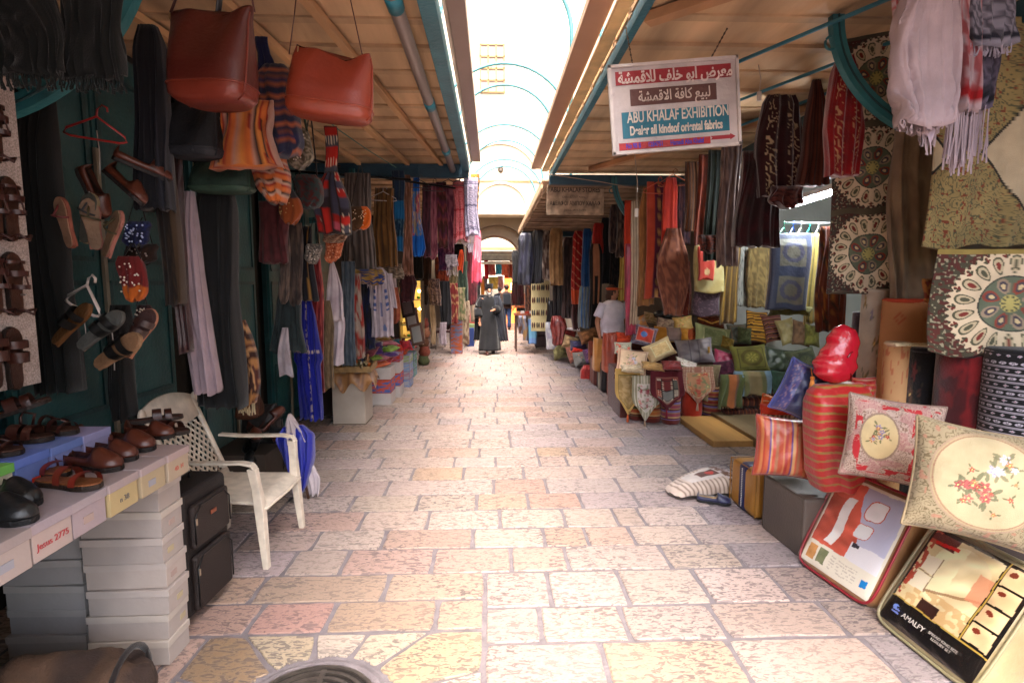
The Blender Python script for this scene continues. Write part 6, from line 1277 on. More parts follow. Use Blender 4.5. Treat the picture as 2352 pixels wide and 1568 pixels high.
sk = hang(1333, 838, 1362, 876, 9.9, 'red_sack', 'sack', 'small bright red sack tied at the neck on the pavement', mottled('#a01810', '#8c1410', 4), m=SATIN, th=.2, prof=((0, .5), (.3, .8), (.8, 1), (1, 1.25)), folds=3)
# the farther pile at the right
FP = [(1268, 785, 1306, 828, 12.2, 'sage green sack at the far end of the pile', '#7c7850'), (1290, 768, 1330, 806, 11.6, 'beige bundle of cloth on the far pile', '#8c7454'), (1302, 790, 1334, 834, 11.2, 'dusty pink sack with a blue top on the far pile', '#8c5444'), (1310, 782, 1346, 806, 10.9, 'slate blue folded cloth on the far pile', '#343450'), (1312, 800, 1346, 815, 10.7, 'bright red folded cloth on the far pile', '#a82418'), (1318, 806, 1348, 842, 10.5, 'grey floral cushion low on the far pile', '#80807c'), (1342, 796, 1364, 836, 10.2, 'purple and orange folded cushion on the far pile', '#5c3864'), (1326, 752, 1380, 790, 10.6, 'brown crumpled bundle behind the sacks', '#7c5434'), (1352, 778, 1382, 838, 10, 'stack of rust brown leather cushions', '#6c2c18'), (1288, 752, 1322, 800, 12.6, 'red flowered bolster on the far pile', '#7c2420')]
for i, (x0, y0, x1, y1, Y, lb, k) in enumerate(FP):
    cush(x0-2, y0, x1+2, y1, Y, lb, mottled(k, tuple(np.minimum(1, C(k)*1.8)), 7, .62) if i != 5 else floral('#7c7c78', ['#4c4c64', '#8c6c6c'], '#5c6450', 10, 2, .1), rot=(R(-20), R(r.uniform(-20, 20)), R(r.uniform(-20, 20))), t=.28, n=26, name=['cloth_sack', 'cloth_bundle', 'cloth_sack', 'folded_cloth', 'folded_cloth', 'cushion', 'cushion', 'cloth_bundle', 'cushion', 'bolster'][i])
MB().box((2.35, 11.5, .22), (.9, 3.6, .44), '#3c2c24').build('low_bench', CARD, None, bev=.01); setp(bpy.data.objects['low_bench'], 'dark low bench under the far pile of sacks', 'bench')
# black foil bag on the pile top
setp(MB().ball((0, 0, 0), (.09, .08, .06), '#101018', 10).ball((.1, 0, -.03), (.1, .06, .04), '#0c0c12', 10).build('foil_bag', FOIL, None, smooth=True, loc=tuple(at(1515, 722, Y=7.9))), 'black and blue shiny foil bag on top of the cushion pile', 'bag')
# ============================================================ HANGING CLOTHS, FAR RIGHT
FR_ = [(1422, 575, 1440, 690, 9.5, 'golden shiny cloth panel lit behind the woman', stripes([('#a88c3c', 1), ('#c8b060', .5)], 3, 'u'), 'hanging_cloth', 'cloth'),
 (1353, 560, 1381, 750, 9.6, 'black robe with a tan neck strip hanging left of the woman', lambda U, V: mixc(full('#0e0c0c', U), C('#8c5c40'), ((abs(U-.5) < .26)&(V > .62)&(abs(U-.5) > .0)|((abs(abs(U-.5)-.2) < .045)&(V > .28)))*1.), 'hanging_robe', 'robe'),
 (1337, 525, 1356, 658, 9.9, 'royal blue long scarf right of the red striped one', solid('#103c6c'), 'long_scarf', 'scarf'),
 (1329, 656, 1353, 752, 9.9, 'grey scarf end with blue stripes below the blue scarf', stripes([('#6c7474', 1), ('#2c5484', .5)], 3, 'u'), 'long_scarf', 'scarf'),
 (1314, 530, 1345, 698, 10.4, 'red scarf with thin diagonal stripes and orange end', lambda U, V: mixc(mixc(full('#801410', U), C('#a86c50'), (((U*1.6+V*9) % 1) < .12)*1.), C('#a83c18'), (V < .2)*1.), 'long_scarf', 'scarf'),
 (1362, 512, 1386, 582, 9.8, 'red cloth folded over the rail left of the dark scarves', solid('#8c1c14'), 'hanging_cloth', 'cloth'),
 (1400, 470, 1418, 580, 9.0, 'dark grey scarf high beside the curved bracket', mottled('#2c2428', '#4c3c38', 9), 'long_scarf', 'scarf'),
 (1416, 462, 1440, 590, 8.7, 'dark brown gathered scarf next to the orange red cloth', mottled('#241c1c', '#54443c', 9), 'long_scarf', 'scarf'),
 (1380, 500, 1402, 650, 9.9, 'black long robe behind the dark scarves', mottled('#0c0c0e', '#18181c', 6), 'hanging_robe', 'robe'),
 (1398, 560, 1424, 700, 10.2, 'black glittering robe right behind the woman', mottled('#0c0c10', '#2c2420', 16), 'hanging_robe', 'robe'),
 (1292, 545, 1316, 730, 11.4, 'grey brown long coat left of the red striped scarf', mottled('#443434', '#2c2424', 6), 'hanging_coat', 'coat'),
 (1270, 560, 1296, 740, 12.0, 'black leather trousers hanging beside the sandal board', mottled('#141218', '#241c1c', 4), 'leather_trousers', 'trousers'),
 (1256, 690, 1276, 755, 12.4, 'black leather skirt below the tan coat', mottled('#0e0c10', '#18141a', 4), 'leather_skirt', 'skirt'),
 (1262, 524, 1294, 655, 11.2, 'tan sheepskin coat hanging high at the far right', mottled('#8c6c48', '#7c5c3c', 6), 'hanging_coat', 'coat'),
 (1246, 530, 1266, 640, 11.7, 'brown fur trimmed jacket left of the tan coat', mottled('#3c2820', '#8c8078', 5, .6), 'hanging_jacket', 'jacket'),
 (1190, 535, 1232, 655, 12.8, 'black leather jacket with a blue shine at the edge of the far stalls', mottled('#14141c', '#2c2c3c', 5), 'hanging_jacket', 'jacket'),
 (1222, 528, 1250, 650, 12.2, 'black leather jacket beside the fur trimmed one', mottled('#0e0e12', '#181820', 5), 'hanging_jacket', 'jacket'),
 (1176, 600, 1204, 700, 14.5, 'dark maroon leather jacket in the far stall', mottled('#340e10', '#1c080a', 5), 'hanging_jacket', 'jacket'),
 (1206, 645, 1226, 740, 14, 'brown patterned long scarf left of the sandal board', mottled('#5c3824', '#2c1c18', 12), 'long_scarf', 'scarf'),
 (1314, 690, 1332, 756, 10.6, 'maroon cloth bundle hanging below the red scarf', mottled('#3c1c1c', '#2c1414', 5), 'hanging_cloth', 'cloth'),
 (1176, 575, 1192, 650, 14.0, 'black coat at the foot of the stone arch', mottled('#0c0c0e', '#141418', 5), 'hanging_coat', 'coat')]
for (x0, y0, x1, y1, Y, lb, pt, nm, ct) in FR_:
    hang(x0, y0, x1, y1, Y, nm, ct, lb, pt, nu=48, nv=20 if '#801410' not in lb and 'strip' not in lb else 60, th=.1, folds=3, amp=.02, prof=((0, .7), (.08, 1), (1, .95)), m=LEATHER if 'leather' in lb else CLOTH)
c, w_, h_ = bb(1220, 645, 1262, 760, Y=12.6); sb = thing('display_board', 'cream board with rows of small dark sandals in the far right stall', 'board', tuple(c))
MB().box((0, 0, h_/2), (w_, .03, h_), '#a89c74').build('panel', CARD, sb)
for i in range(4):
    for j in range(4): 
        b = MB()
        for s in (-1, 1): b.ball((-w_*.375+w_*.25*j+s*.022, -.03, h_*(.12+.25*i)), (.018, .02, .07), ['#3c1814', '#2c1818', '#4c1c18', '#18202c'][(i*3+j) % 4], 6)
        b.build('sandal_pair', LEATHER, sb, smooth=True)
hang(1262, 725, 1300, 790, 11.8, 'plastic_sheet', 'sheet', 'maroon cloth under shiny plastic beside the suitcase', mottled('#5c1c1c', '#7c3430', 5), m=FOIL, th=.3, folds=3, prof=((0, .7), (.4, 1), (1, .6)))
suitcase('grey_suitcase', 'small grey upright suitcase standing by the far right stall', tuple(at(1242, 800, Z=0)), .33, .25, .66, R(-90), '#3c3034', '#4a3c40')
for i, (x0, y0, x1, y1, Y, k, lb) in enumerate([(1212, 718, 1232, 788, 13.5, '#6c7c90', 'tall box with green and blue print in the far right stall'), (1190, 722, 1200, 765, 15.5, '#5c4034', 'brown box column behind the passers by'), (1200, 720, 1212, 780, 14.5, '#9c7c54', 'tan and blue box column in the far right stall'), (1254, 740, 1282, 800, 12.3, '#a4a4a8', 'white plastic wrapped bundle beside the grey suitcase')]):
    c, w_, h_ = bb(x0, y0, x1, y1, Y=Y); pt = patch(['#5c8c4c', '#5c7cac', '#a8a49c', '#a88c3c', '#5c90b0'], 1, 5, 3+i, False) if i == 0 else mottled(k, '#7c7c8c', 3)
    V, F, K = cloth(w_, h_, pt, th=.35, folds=1, amp=.003, nu=40, nv=30, prof=((0, 1), (1, 1))); o = MB().add(V, F, K).build(['printed_box', 'box_column', 'box_column', 'wrapped_bundle'][i], CARD if i < 3 else SATIN, None, smooth=i == 3, loc=(c.x, Y, 0), ); o.scale = (1, 1, 1); o.location.z = max(0, c.z); setp(o, lb, 'box' if i < 3 else 'bundle')
tb = thing('market_table', 'low table with small goods at the far right stall', 'table', tuple(at(1232, 722, Y=13.4))); MB().box((0, .2, 0), (1.1, .6, .04), '#7c3c24').build('tabletop', WOOD, tb)
for sx in (-1, 1):
    for sy in (0, 1): MB().box((sx*.5, -.05+sy*.5, -.46), (.04, .04, .9), '#3c2418').build('leg', WOOD, tb)
for i in range(9): setp(MB().box((0, 0, .03), (.09, .09, .06), random.Random(i).choice(['#8c2c1c', '#a8a09c', '#2c3c5c', '#8c5c34'])).build('small_box', CARD, None, loc=(tb.location.x-.45+i*.11, 13.4+.07*(i % 2), tb.location.z+.02), bev=.005), 'small goods box on the far right table', 'box', 'small goods on the far right table')
# end of street: hanging textiles under a cream awning, warm shops
aw = thing('small_awning', 'cream rolled awning above the colourful textiles beyond the passage', 'awning', tuple(at(1140, 586, Y=24)))
MB().box((0, 0, 0), (2.6, .9, .06), '#a8a48c').box((0, -.45, -.12), (2.6, .05, .2), '#8c8474').box((0, -.5, -.36), (1.9, .1, .1), '#b0a890').build('canopy', CLOTH, aw)
TX = ['#8c4c44', '#1c84a8', '#a86c54', '#5c2c1c', '#a81c20', '#6c5c54', '#8c8c40', '#7c6c74', '#a8441c', '#3c7c6c', '#a87428', '#5c3c5c']
nmz = ['dusty rose', 'sky blue', 'salmon', 'dark brown', 'scarlet', 'taupe', 'olive printed', 'mauve grey', 'orange', 'teal green', 'amber', 'plum']
for i, (x0, x1, y0, y1) in enumerate([(1122, 1138, 600, 632), (1138, 1152, 600, 630), (1152, 1170, 600, 632), (1170, 1182, 598, 636), (1112, 1122, 598, 640), (1108, 1120, 634, 668), (1122, 1144, 636, 664), (1144, 1156, 634, 664), (1158, 1170, 632, 660), (1168, 1176, 632, 660), (1104, 1112, 640, 690), (1092, 1104, 630, 660)]):
    hang(x0, y0, x1, y1, 24.2+.1*(i % 3), 'hanging_cloth', 'cloth', '%s cloth in the textile display beyond the passage' % nmz[i], mottled(TX[i], tuple(C(TX[i])*.7), 6), nu=24, nv=8, th=.1, folds=2)
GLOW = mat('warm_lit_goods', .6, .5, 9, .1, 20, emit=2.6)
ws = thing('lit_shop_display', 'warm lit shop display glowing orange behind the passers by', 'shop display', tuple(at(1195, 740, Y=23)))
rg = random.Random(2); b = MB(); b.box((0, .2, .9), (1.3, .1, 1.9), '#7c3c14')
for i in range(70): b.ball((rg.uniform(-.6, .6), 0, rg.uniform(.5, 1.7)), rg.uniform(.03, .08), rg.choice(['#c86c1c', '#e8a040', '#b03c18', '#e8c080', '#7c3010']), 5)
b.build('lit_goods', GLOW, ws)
for i, (x0, y0, x1, y1, Y, k, nm, ct, lb) in enumerate([(1060, 640, 1082, 760, 19, '#5c4c40', 'hanging_cloth', 'cloth', 'taupe cloth at the far left edge of the street'), (1082, 620, 1094, 740, 20, '#7c6c5c', 'hanging_cloth', 'cloth', 'narrow grey beige cloth at the far left'), (1066, 690, 1080, 745, 17.5, '#8c1414', 'red_shirt', 'shirt', 'small red shirt hanging at the far left stall'), (1040, 640, 1062, 720, 16.5, '#3c2c28', 'hanging_robe', 'robe', 'dark brown robe at the far left stall'), (1088, 655, 1104, 745, 22, '#141414', 'hanging_robe', 'robe', 'black robe behind the priest hat')]):
    hang(x0, y0, x1, y1, Y, nm, ct, lb, mottled(k, tuple(C(k)*1.4), 8), nu=32, nv=12, th=.1, folds=2)
# ============================================================ LEFT MIDDLE
HL = [
 (596, 462, 662, 605, 4.5, 'dusty maroon cloth hanging under the round rust purse', mottled('#3c161a', '#4c2024', 6), {}),
 (640, 525, 664, 700, 4.6, 'grey beige cloth with a pointed end behind the maroon one', mottled('#5c4c44', '#3c322e', 5), dict(hem=.1)),
 (662, 512, 694, 708, 4.7, 'dark taupe cloth with a pointed end under the purses', mottled('#4c3e38', '#2c2422', 5), dict(hem=.1)),
 (624, 640, 702, 806, 4.75, 'grey teal robe beside the padlocked door', mottled('#222c2e', '#1c2426', 5), dict(prof=((0, .35), (.3, .7), (1, 1)))),
 (640, 752, 672, 862, 4.65, 'white cloth hanging to a square end beside the blue robe', mottled('#8c8288', '#9c9298', 4), dict(prof=((0, .4), (.4, .8), (1, 1)), folds=1)),
 (684, 520, 728, 690, 5.0, 'black robe with a gold neckline above the royal blue robe', lambda U, V: mixc(full('#0c0c14', U), C('#8c6430'), (abs(U-.62-.1*V) < .05)*1.), dict(prof=((0, .5), (1, 1)))),
 (678, 682, 742, 962, 5.1, 'long royal blue robe with white stitched embroidery touching the ground', lambda U, V: mixc(full('#0a1270', U), C('#9c8c84'), (((abs(U-.58) < .035)&(noise(U*60, V*60) > .45))|((abs(V-.56) < .012)&(abs(((U*9) % 1)-.5) < .3)))*1.), dict(prof=((0, .35), (.15, .7), (.5, .95), (.55, .75), (1, .8)), folds=4, nu=120, nv=120)),
 (704, 560, 744, 900, 5.3, 'red brocade robe behind the royal blue one', brocade('#5c0e18', '#8c3430', 12, '#a85048'), dict(prof=((0, .5), (.3, .9), (1, .9)), folds=4)),
 (738, 690, 768, 892, 5.5, 'beige speckled robe between the red and white cloths', mottled('#6c5a44', '#544430', 14), dict(prof=((0, .4), (.3, 1), (1, .9)))),
 (742, 600, 790, 735, 5.6, 'white folded cloth with a slanted front fold', mottled('#a4969e', '#b0a4aa', 3), dict(prof=((0, .15), (.5, .75), (1, 1)), folds=2)),
 (752, 728, 790, 838, 5.7, 'long white cloth below the folded one', mottled('#a4969e', '#b0a4aa', 3), dict(folds=2)),
 (786, 600, 816, 838, 6.1, 'grey blue patterned long dress beside the white cloth', mottled('#34404c', '#4c545c', 14), dict(folds=3)),
 (800, 628, 834, 822, 6.3, 'red and white flowered long dress', mottled('#7c2018', '#8c7c70', 7), dict(folds=3)),
 (832, 640, 860, 800, 6.9, 'navy blue dress behind the white embroidered blouse', mottled('#0c1438', '#14141c', 6), dict(folds=2)),
 (786, 398, 862, 630, 6.6, 'grey pleated skirt with a lace top under the blue cross beam', stripes([('#4c4440', 1), ('#6c605c', .8), ('#3c3432', .6)], 7, 'u', .05), dict(folds=7, amp=.02, prof=((0, .75), (1, 1)))),
 (858, 432, 912, 612, 6.9, 'brown wide trousers with a small white tag', stripes([('#543818', 1.2), ('#3c2812', .6), ('#6c4820', .8)], 4, 'u', .05), dict(folds=4, amp=.025, prof=((0, .8), (1, 1)))),
 (900, 392, 928, 482, 7.2, 'navy cloth with thin printed lines above the blue one', stripes([('#10243c', 3), ('#3c4c54', .4)], 5, 'u'), {}),
 (899, 460, 927, 576, 7.15, 'bright sky blue pleated cloth with a printed waist', lambda U, V: mixc(full('#0c5484', U), brocade('#102c44', '#3c5c6c', 14)(U, V), ((V > .3)&(V < .62))*1.), dict(folds=4)),
 (923, 402, 950, 628, 7.5, 'long pink brown flowered scarf with a frayed end', mottled('#5c3828', '#8c6454', 12), dict(prof=((0, .5), (.6, .7), (1, 1)), fringe=(10, .04, '#9c7868'))),
 (942, 408, 974, 588, 7.6, 'electric blue scarf with a pink and orange flower band', lambda U, V: mixc(full('#0454a8', U), floral('#2c64a0', ['#a87040', '#9c4c5c', '#6c74a0'], '#8c7c5c', 14, 3, .16, 0, 1)(U, V), ((V > .26)&(V < .82))*1.), dict(prof=((0, .45), (.5, .6), (.9, 1.1), (1, .7)), nu=60, nv=60)),
 (970, 424, 990, 590, 7.9, 'dark plum scarf right of the electric blue one', mottled('#2c121e', '#4c2430', 9), {}),
 (984, 420, 1006, 600, 8.0, 'rose and plum checked scarf with a folded tip', mottled('#6c3444', '#8c5460', 8), dict(hem=.1)),
 (1004, 418, 1028, 570, 8.0, 'brown rust and plum scarf hanging in the scarf row', stripes([('#3c1c18', 1), ('#6c3030', .7), ('#4c1c34', .8)], 4, 'v', .2), {}),
 (1020, 425, 1044, 580, 8.1, 'pink and plum checked scarf beside the red head scarf', mottled('#7c4450', '#4c1c30', 7), dict(fringe=(10, .06, '#6c3448'))),
 (1006, 560, 1040, 620, 8.3, 'deep purple scarf hem below the checked scarves', mottled('#2c1030', '#4c1c3c', 6), dict(folds=5)),
 (1024, 585, 1052, 612, 8.0, 'grey white scarf ends with two tassels', mottled('#8c8084', '#6c6468', 8), dict(fringe=(8, .16, '#a89ea2'))),
 (1050, 574, 1066, 618, 8.2, 'bright orange cloth tip between the head scarves', solid('#b83c0c'), dict(hem=-.2, prof=((0, .4), (.5, 1), (1, .8)))),
 (1040, 416, 1072, 545, 7.9, 'red and white checked head scarf hanging at the end of the row', keffiyeh('#a85c60', '#8c2028', 12, 3), dict(hem=-.12, fringe=(18, .06, '#b8acb0'), nu=70, nv=60, folds=3, sway=.03)),
 (1064, 408, 1096, 535, 7.85, 'black and white checked head scarf with big white tassels', keffiyeh('#a8a0b4', '#4c4860', 12, 3), dict(hem=-.1, fringe=(14, .3, '#b8b0bc'), nu=70, nv=60, folds=3, sway=.05)),
 (1084, 530, 1108, 650, 8.3, 'bright coral pink scarf at the street end of the row', mottled('#b83c50', '#c8506c', 5), dict(m=SATIN, prof=((0, .5), (.4, .9), (1, 1)))),
 (1080, 400, 1100, 520, 8.6, 'mustard cloth with a black zigzag edge hanging from the gutter end', lambda U, V: mixc(full('#8c5c1c', U), C('#2c1c10'), ((U > .7)&(((V*9) % 1) < .5))*1.), dict(hem=-.2)),
 (915, 625, 956, 692, 7.8, 'dark wine coloured frilled hat shaped cloth below the flowered scarf', mottled('#2c0c12', '#3c1418', 10), dict(prof=((0, .5), (.4, 1), (1, .8)))),
 (880, 602, 912, 700, 7.3, 'plain white dress sleeve behind the embroidered blouse', mottled('#8c7c80', '#9a8a8c', 4), {}),
 (888, 660, 918, 744, 7.25, 'salmon orange dress edge behind the embroidered blouse', mottled('#8c4c34', '#7c3c28', 4), dict(hem=.1)),
 (836, 622, 862, 768, 7.35, 'pale blue blouse left of the white embroidered one', mottled('#7c8c98', '#8c9ca8', 4), dict(prof=((0, .4), (.5, 1), (1, .6)))),
 (800, 618, 882, 652, 6.45, 'yellow and blue flowered cloth hem under the pleated skirt', mottled('#1c2c5c', '#8c6c2c', 9), dict(folds=5)),
 (880, 606, 926, 640, 7.0, 'white printed cloth hem under the brown trousers', mottled('#7c6c5c', '#4c3c30', 9), dict(folds=3)),
 (1010, 645, 1036, 745, 11.0, 'black robe in the middle of the left stalls', mottled('#0c0c10', '#14141a', 4), {}),
 (1030, 650, 1052, 742, 11.5, 'dark red and gold striped cloth by the patterned column', stripes([('#5c1414', 1.4), ('#8c6c48', .5)], 4, 'v', .3), {}),
 (1048, 660, 1070, 735, 13.0, 'beige and green printed cloth in the far left stalls', mottled('#7c6c54', '#4c5434', 9), {}),
 (985, 640, 1012, 700, 10.5, 'cluster of dark beaded necklaces hanging in the left stall', mottled('#2c1c1c', '#6c5448', 16), {}),
 (988, 700, 1000, 790, 10.7, 'cream curtain strip behind the padded chair', mottled('#8c7860', '#7c6850', 4), {}),
 (1010, 740, 1026, 790, 10.9, 'greyish white cloth beside the patterned column', mottled('#8c8088', '#7c7078', 4), {}),
]
EX = [(950, 520, 972, 640, 11.5, 'black robe behind the electric blue scarf in the second row', mottled('#0c0c0e', '#141418', 4), {}), (968, 560, 990, 655, 11.8, 'dark brown robe in the second row of the left stalls', mottled('#241814', '#3c2418', 6), {}),
 (1000, 590, 1030, 665, 12.5, 'rust red cloth below the purple hem in the second row', mottled('#5c2418', '#8c3c20', 7), {}), (1028, 600, 1052, 672, 13, 'olive printed cloth in the second row of the left stalls', mottled('#4c4428', '#6c5c3c', 9), {}), (1050, 600, 1075, 690, 14, 'dark green cloth hanging before the passage wall', mottled('#1c2c24', '#2c3c30', 6), {}), (1072, 560, 1096, 700, 15.5, 'wine red robe hanging before the passage wall', mottled('#3c1018', '#5c1c24', 6), {}), (1040, 560, 1066, 640, 16, 'black coat hanging before the passage wall', mottled('#0c0c0e', '#18181c', 4), {}),
 (956, 655, 984, 700, 12.2, 'dark shelf cloth above the glass case', mottled('#1c1410', '#2c2018', 4), {}), (1058, 690, 1078, 790, 14.8, 'brown and cream printed cloth reaching the ground at the far left', mottled('#5c4434', '#8c7c68', 9), {})]
for (x0, y0, x1, y1, Y, lb, pt, kw) in HL+EX:
    nm, ct = ('hanging_cloth', 'cloth')
    for w1, n1, c1 in (('robe', 'hanging_robe', 'robe'), ('dress', 'hanging_dress', 'dress'), ('head scarf', 'head_scarf', 'scarf'), ('scarf', 'long_scarf', 'scarf'), ('skirt', 'pleated_skirt', 'skirt'), ('trousers', 'wide_trousers', 'trousers'), ('blouse', 'hanging_blouse', 'blouse')):
        if w1 in lb.split(' under')[0].split(' behind')[0].split(' beside')[0].split(' below')[0].split(' between')[0]: nm, ct = n1, c1; break
    kw = dict(kw); kw.setdefault('nu', 56); m_ = kw.pop('m', CLOTH); hang(x0, y0, x1, y1, Y, nm, ct, lb, pt, m=m_, **kw)
# embroidered blouse with sleeves
c, w_, h_ = bb(846, 615, 906, 772, Y=6.9); bl2 = thing('embroidered_blouse', 'white tunic with blue embroidered squares and a black necklace', 'blouse', tuple(c))
def tun(U, V):
    c = mottled('#aca0a8', '#a0949c', 5)(U, V)
    for cx_ in (.22, .78): c = mixc(c, C('#34487c'), ((abs(U-cx_) < .06)&(((V*11) % 1) < .55)&(V > .38)&(V < .72))*1.)
    c = mixc(c, C('#34487c'), ((abs(U-.5-.2*(.4-V)) < .02)&(V > .25)&(V < .5))*1.); c = mixc(c, C('#5c6c94'), ((np.hypot(U-.62, (V-.12)*2) < .1))*1.)
    return mixc(c, C('#2c2430'), ((abs(np.hypot((U-.5)*1.1, (V-.93)*1.6)-.2) < .03)&(V < .93))*1.)
V, F, K = cloth(w_*.86, h_, tun, th=.1, prof=((0, .3), (.06, .7), (.12, .78), (.3, .8), (1, 1.1)), folds=4, amp=.015, nu=100, nv=80); MB().add(V, F, K).build('body', CLOTH, bl2, smooth=True)
for s in (-1, 1): V, F, K = cloth(w_*.22, h_*.5, mottled('#aca0a8', '#a0949c', 5), th=.06, folds=1, amp=.008, sway=s*.03); MB().add(V+np.array([s*w_*.38, 0, h_*.42]), F, K).build('sleeve', CLOTH, bl2, smooth=True)
# clothes rail bars on the left
for i, (p, q, lb) in enumerate([(( -2.35, 6.45, 3.02), (-1.0, 6.95, 3.02), 'black rail carrying the pleated skirt and trousers'), ((-1.35, 7.2, 3.08), (-.25, 8.1, 3.08), 'dark rail carrying the row of scarves'), ((-2.3, 4.4, 2.9), (-1.5, 5.6, 2.9), 'dark rail above the red and blue robes')]):
    setp(MB().tube([p, q], .014, '#1c1c1e', 8).build('clothes_rail', METAL, None, smooth=True), lb, 'rail')
for i, (x, y, Y, lb) in enumerate([(962, 412, 7.55, 'black hanger above the electric blue scarf'), (995, 420, 7.85, 'black hanger above the plum scarf'), (1030, 412, 7.95, 'black hanger above the brown scarf'), (1065, 408, 7.85, 'black hanger above the head scarves'), (880, 440, 6.85, 'white hanger above the brown trousers')]):
    hanger(at(x, y, Y=Y), .3, '#14161a' if i < 4 else '#8c8480', lb, rz=.3, h_=.1)
# pedestal with tray
p = at(800, 976, Z=0); pd = thing('white_pedestal', 'white rectangular pedestal carrying the tray of trinkets', 'pedestal', (-1.776, 6.89, 0))
MB().box((0, 0, .30), (.40, .42, .60), '#a09488').build('body', CARD, pd, bev=.006); MB().box((0, 0, .008), (.405, .425, .016), '#5c4c3c').build('brown_foot', CARD, pd)  # darker brown strip round the foot of the pedestal
tr = thing('trinket_tray', 'wicker edged tray covered with a gold fringed cloth and full of small metal bells', 'tray', (-1.80, 6.86, .66), (0, 0, R(4)))
b = MB(); n = 30; A, B = np.meshgrid(np.linspace(-1, 1, n), np.linspace(-1, 1, n)); e = np.maximum(abs(A), abs(B)); Z = -.02-.17*ss(.72, 1, e)*(1+.35*np.sin(A*9+B*4))+.012*np.sin(A*14)
b.surf(np.stack([A*.36*(1-.08*ss(.75, 1, e)), B*.32*(1-.05*ss(.75, 1, e)), Z+.02], -1), mixc(full('#94683c', A), C('#6c4424'), ss(.5, .6, noise(A*12, B*12)))); b.build('gold_cloth', SATIN, tr, smooth=True)
b = MB()
for s in (-1, 1): b.box((s*.30, 0, .045), (.015, .56, .07), '#8c7048'); b.box((0, s*.27, .045), (.60, .015, .07), '#8c7048')
b.build('wicker_rim', STRAW, tr)
rg = random.Random(5)
for i in range(60):
    x, y = rg.uniform(-.26, .26), rg.uniform(-.24, .24); k = rg.choice(['#8c7c58', '#a8946c', '#5c5040', '#7c6c50', '#a89c88', '#6c3420', '#b06030']); s = rg.uniform(.018, .032)
    o = MB().lathe([(s, 0), (s*.95, s*.4), (s*.6, s*1.2), (s*.15, s*1.7), (s*.2, s*2)], k, 10).build('small_bell', METAL, None, smooth=True, loc=(tr.location.x+x, tr.location.y+y, .685+rg.uniform(0, .05)), rot=(rg.uniform(-.6, .6), rg.uniform(-.6, .6), 0)); setp(o, 'little metal bell in the trinket tray', 'bell', 'metal bells heaped in the tray')
for i, (dx, dy, h_, k, lb) in enumerate([(.02, .1, .45, '#8c8478', 'tall pale candlestick rising from the trinket tray'), (.16, .12, .2, '#2c2420', 'dark figurine behind the bells'), (.22, .05, .17, '#8c5c34', 'brown figurine at the street side of the tray'), (.12, .2, .22, '#1c2c5c', 'dark blue bottle among the trinkets')]):
    setp(MB().lathe([(.03, 0), (.035, .02), (.012, .06), (.014, h_*.5), (.026, h_*.6), (.012, h_*.7), (.02, h_*.9), (.01, h_)], k, 12).build(['candlestick', 'figurine', 'figurine', 'bottle'][i], METAL if i == 0 else PLASTIC, None, smooth=True, loc=(tr.location.x+dx, tr.location.y+dy, .69)), lb, ['candlestick', 'figurine', 'figurine', 'bottle'][i])
# colourful scarf boxes beyond the pedestal
def pbox(x, y, X, Y, z, d, kb, label, rz=0, pr=True):
    o = thing('printed_box', label, 'box', (X, Y, z), (0, 0, rz)); x_, y_, z_ = d
    MB().box((0, 0, z_/2), d, kb[0]).build('body', CARD, o, bev=.004)
    if pr:
        g = 18; A, B = np.meshgrid(np.linspace(0, 1, g), np.linspace(0, 1, g)); K = mottled(kb[1], kb[2], 5)(A+X, B+z*3)
        b = MB(); b.surf(np.stack([(A-.5)*x_*.98, 0*A-y_/2-.002, B*z_*.9+z_*.05], -1), K); b.surf(np.stack([0*A+x_/2+.002, (A-.5)*y_*.98, B*z_*.9+z_*.05], -1), K); b.build('print', CARD, o)
    return o
st_ = [('#a49c98', None, None, 'white base box of the near colourful stack', .17), ('#8c3428', '#a84428', '#3c548c', 'red and blue printed box of the near stack', .2), ('#a49c98', None, None, 'white middle box of the near stack', .17)]
z = 0
for k, a, b_, lb, h_ in st_: pbox(0, 0, -1.62, 7.95, z, (.32, .36, h_), (k, a or k, b_ or k), lb, pr=a is not None); z += h_+.002
z = 0
for k, a, b_, lb, h_ in [('#a49c98', None, None, 'white base box of the second colourful stack', .17), ('#8c3428', '#a84428', '#3c548c', 'red and blue printed box of the second stack', .2), ('#a49c98', None, None, 'white middle box of the second stack', .17), ('#8c2c24', '#a03020', '#7c5c7c', 'red top box of the second stack', .14)]: pbox(0, 0, -1.58, 8.5, z, (.32, .36, h_), (k, a or k, b_ or k), lb, pr=a is not None); z += h_+.002
z = 0
for i in range(4): pbox(0, 0, -1.62, 9.3+.0*i, z, (.46, .4, .135), ('#6c6c84', ['#5c74a0', '#8c6470', '#6c84a8', '#7c8c5c'][i], '#8c8c94'), '%s grey blue printed box of the low far stack' % ['lowest', 'second', 'third', 'topmost'][i]); z += .137
z = 0
for i in range(3): pbox(0, 0, -1.66, 10.3, z, (.4, .4, .15), ('#4c6474', '#5c8c6c', '#7c8ca8'), '%s green grey box behind the low far stack' % ['bottom', 'middle', 'top'][i]); z += .152
rg = random.Random(9)
PK = [('orange', '#b84c10'), ('royal blue', '#1c2c7c'), ('crimson', '#9c1420'), ('lime', '#7c9c2c'), ('scarlet', '#b02418'), ('plum', '#4c1c30'), ('turquoise', '#1c6c7c'), ('rose', '#a04458'), ('rust', '#8c3414'), ('violet', '#4c2c6c'), ('white', '#a09a98'), ('pink', '#a85464'), ('gold', '#a07828'), ('brick', '#7c2418')]
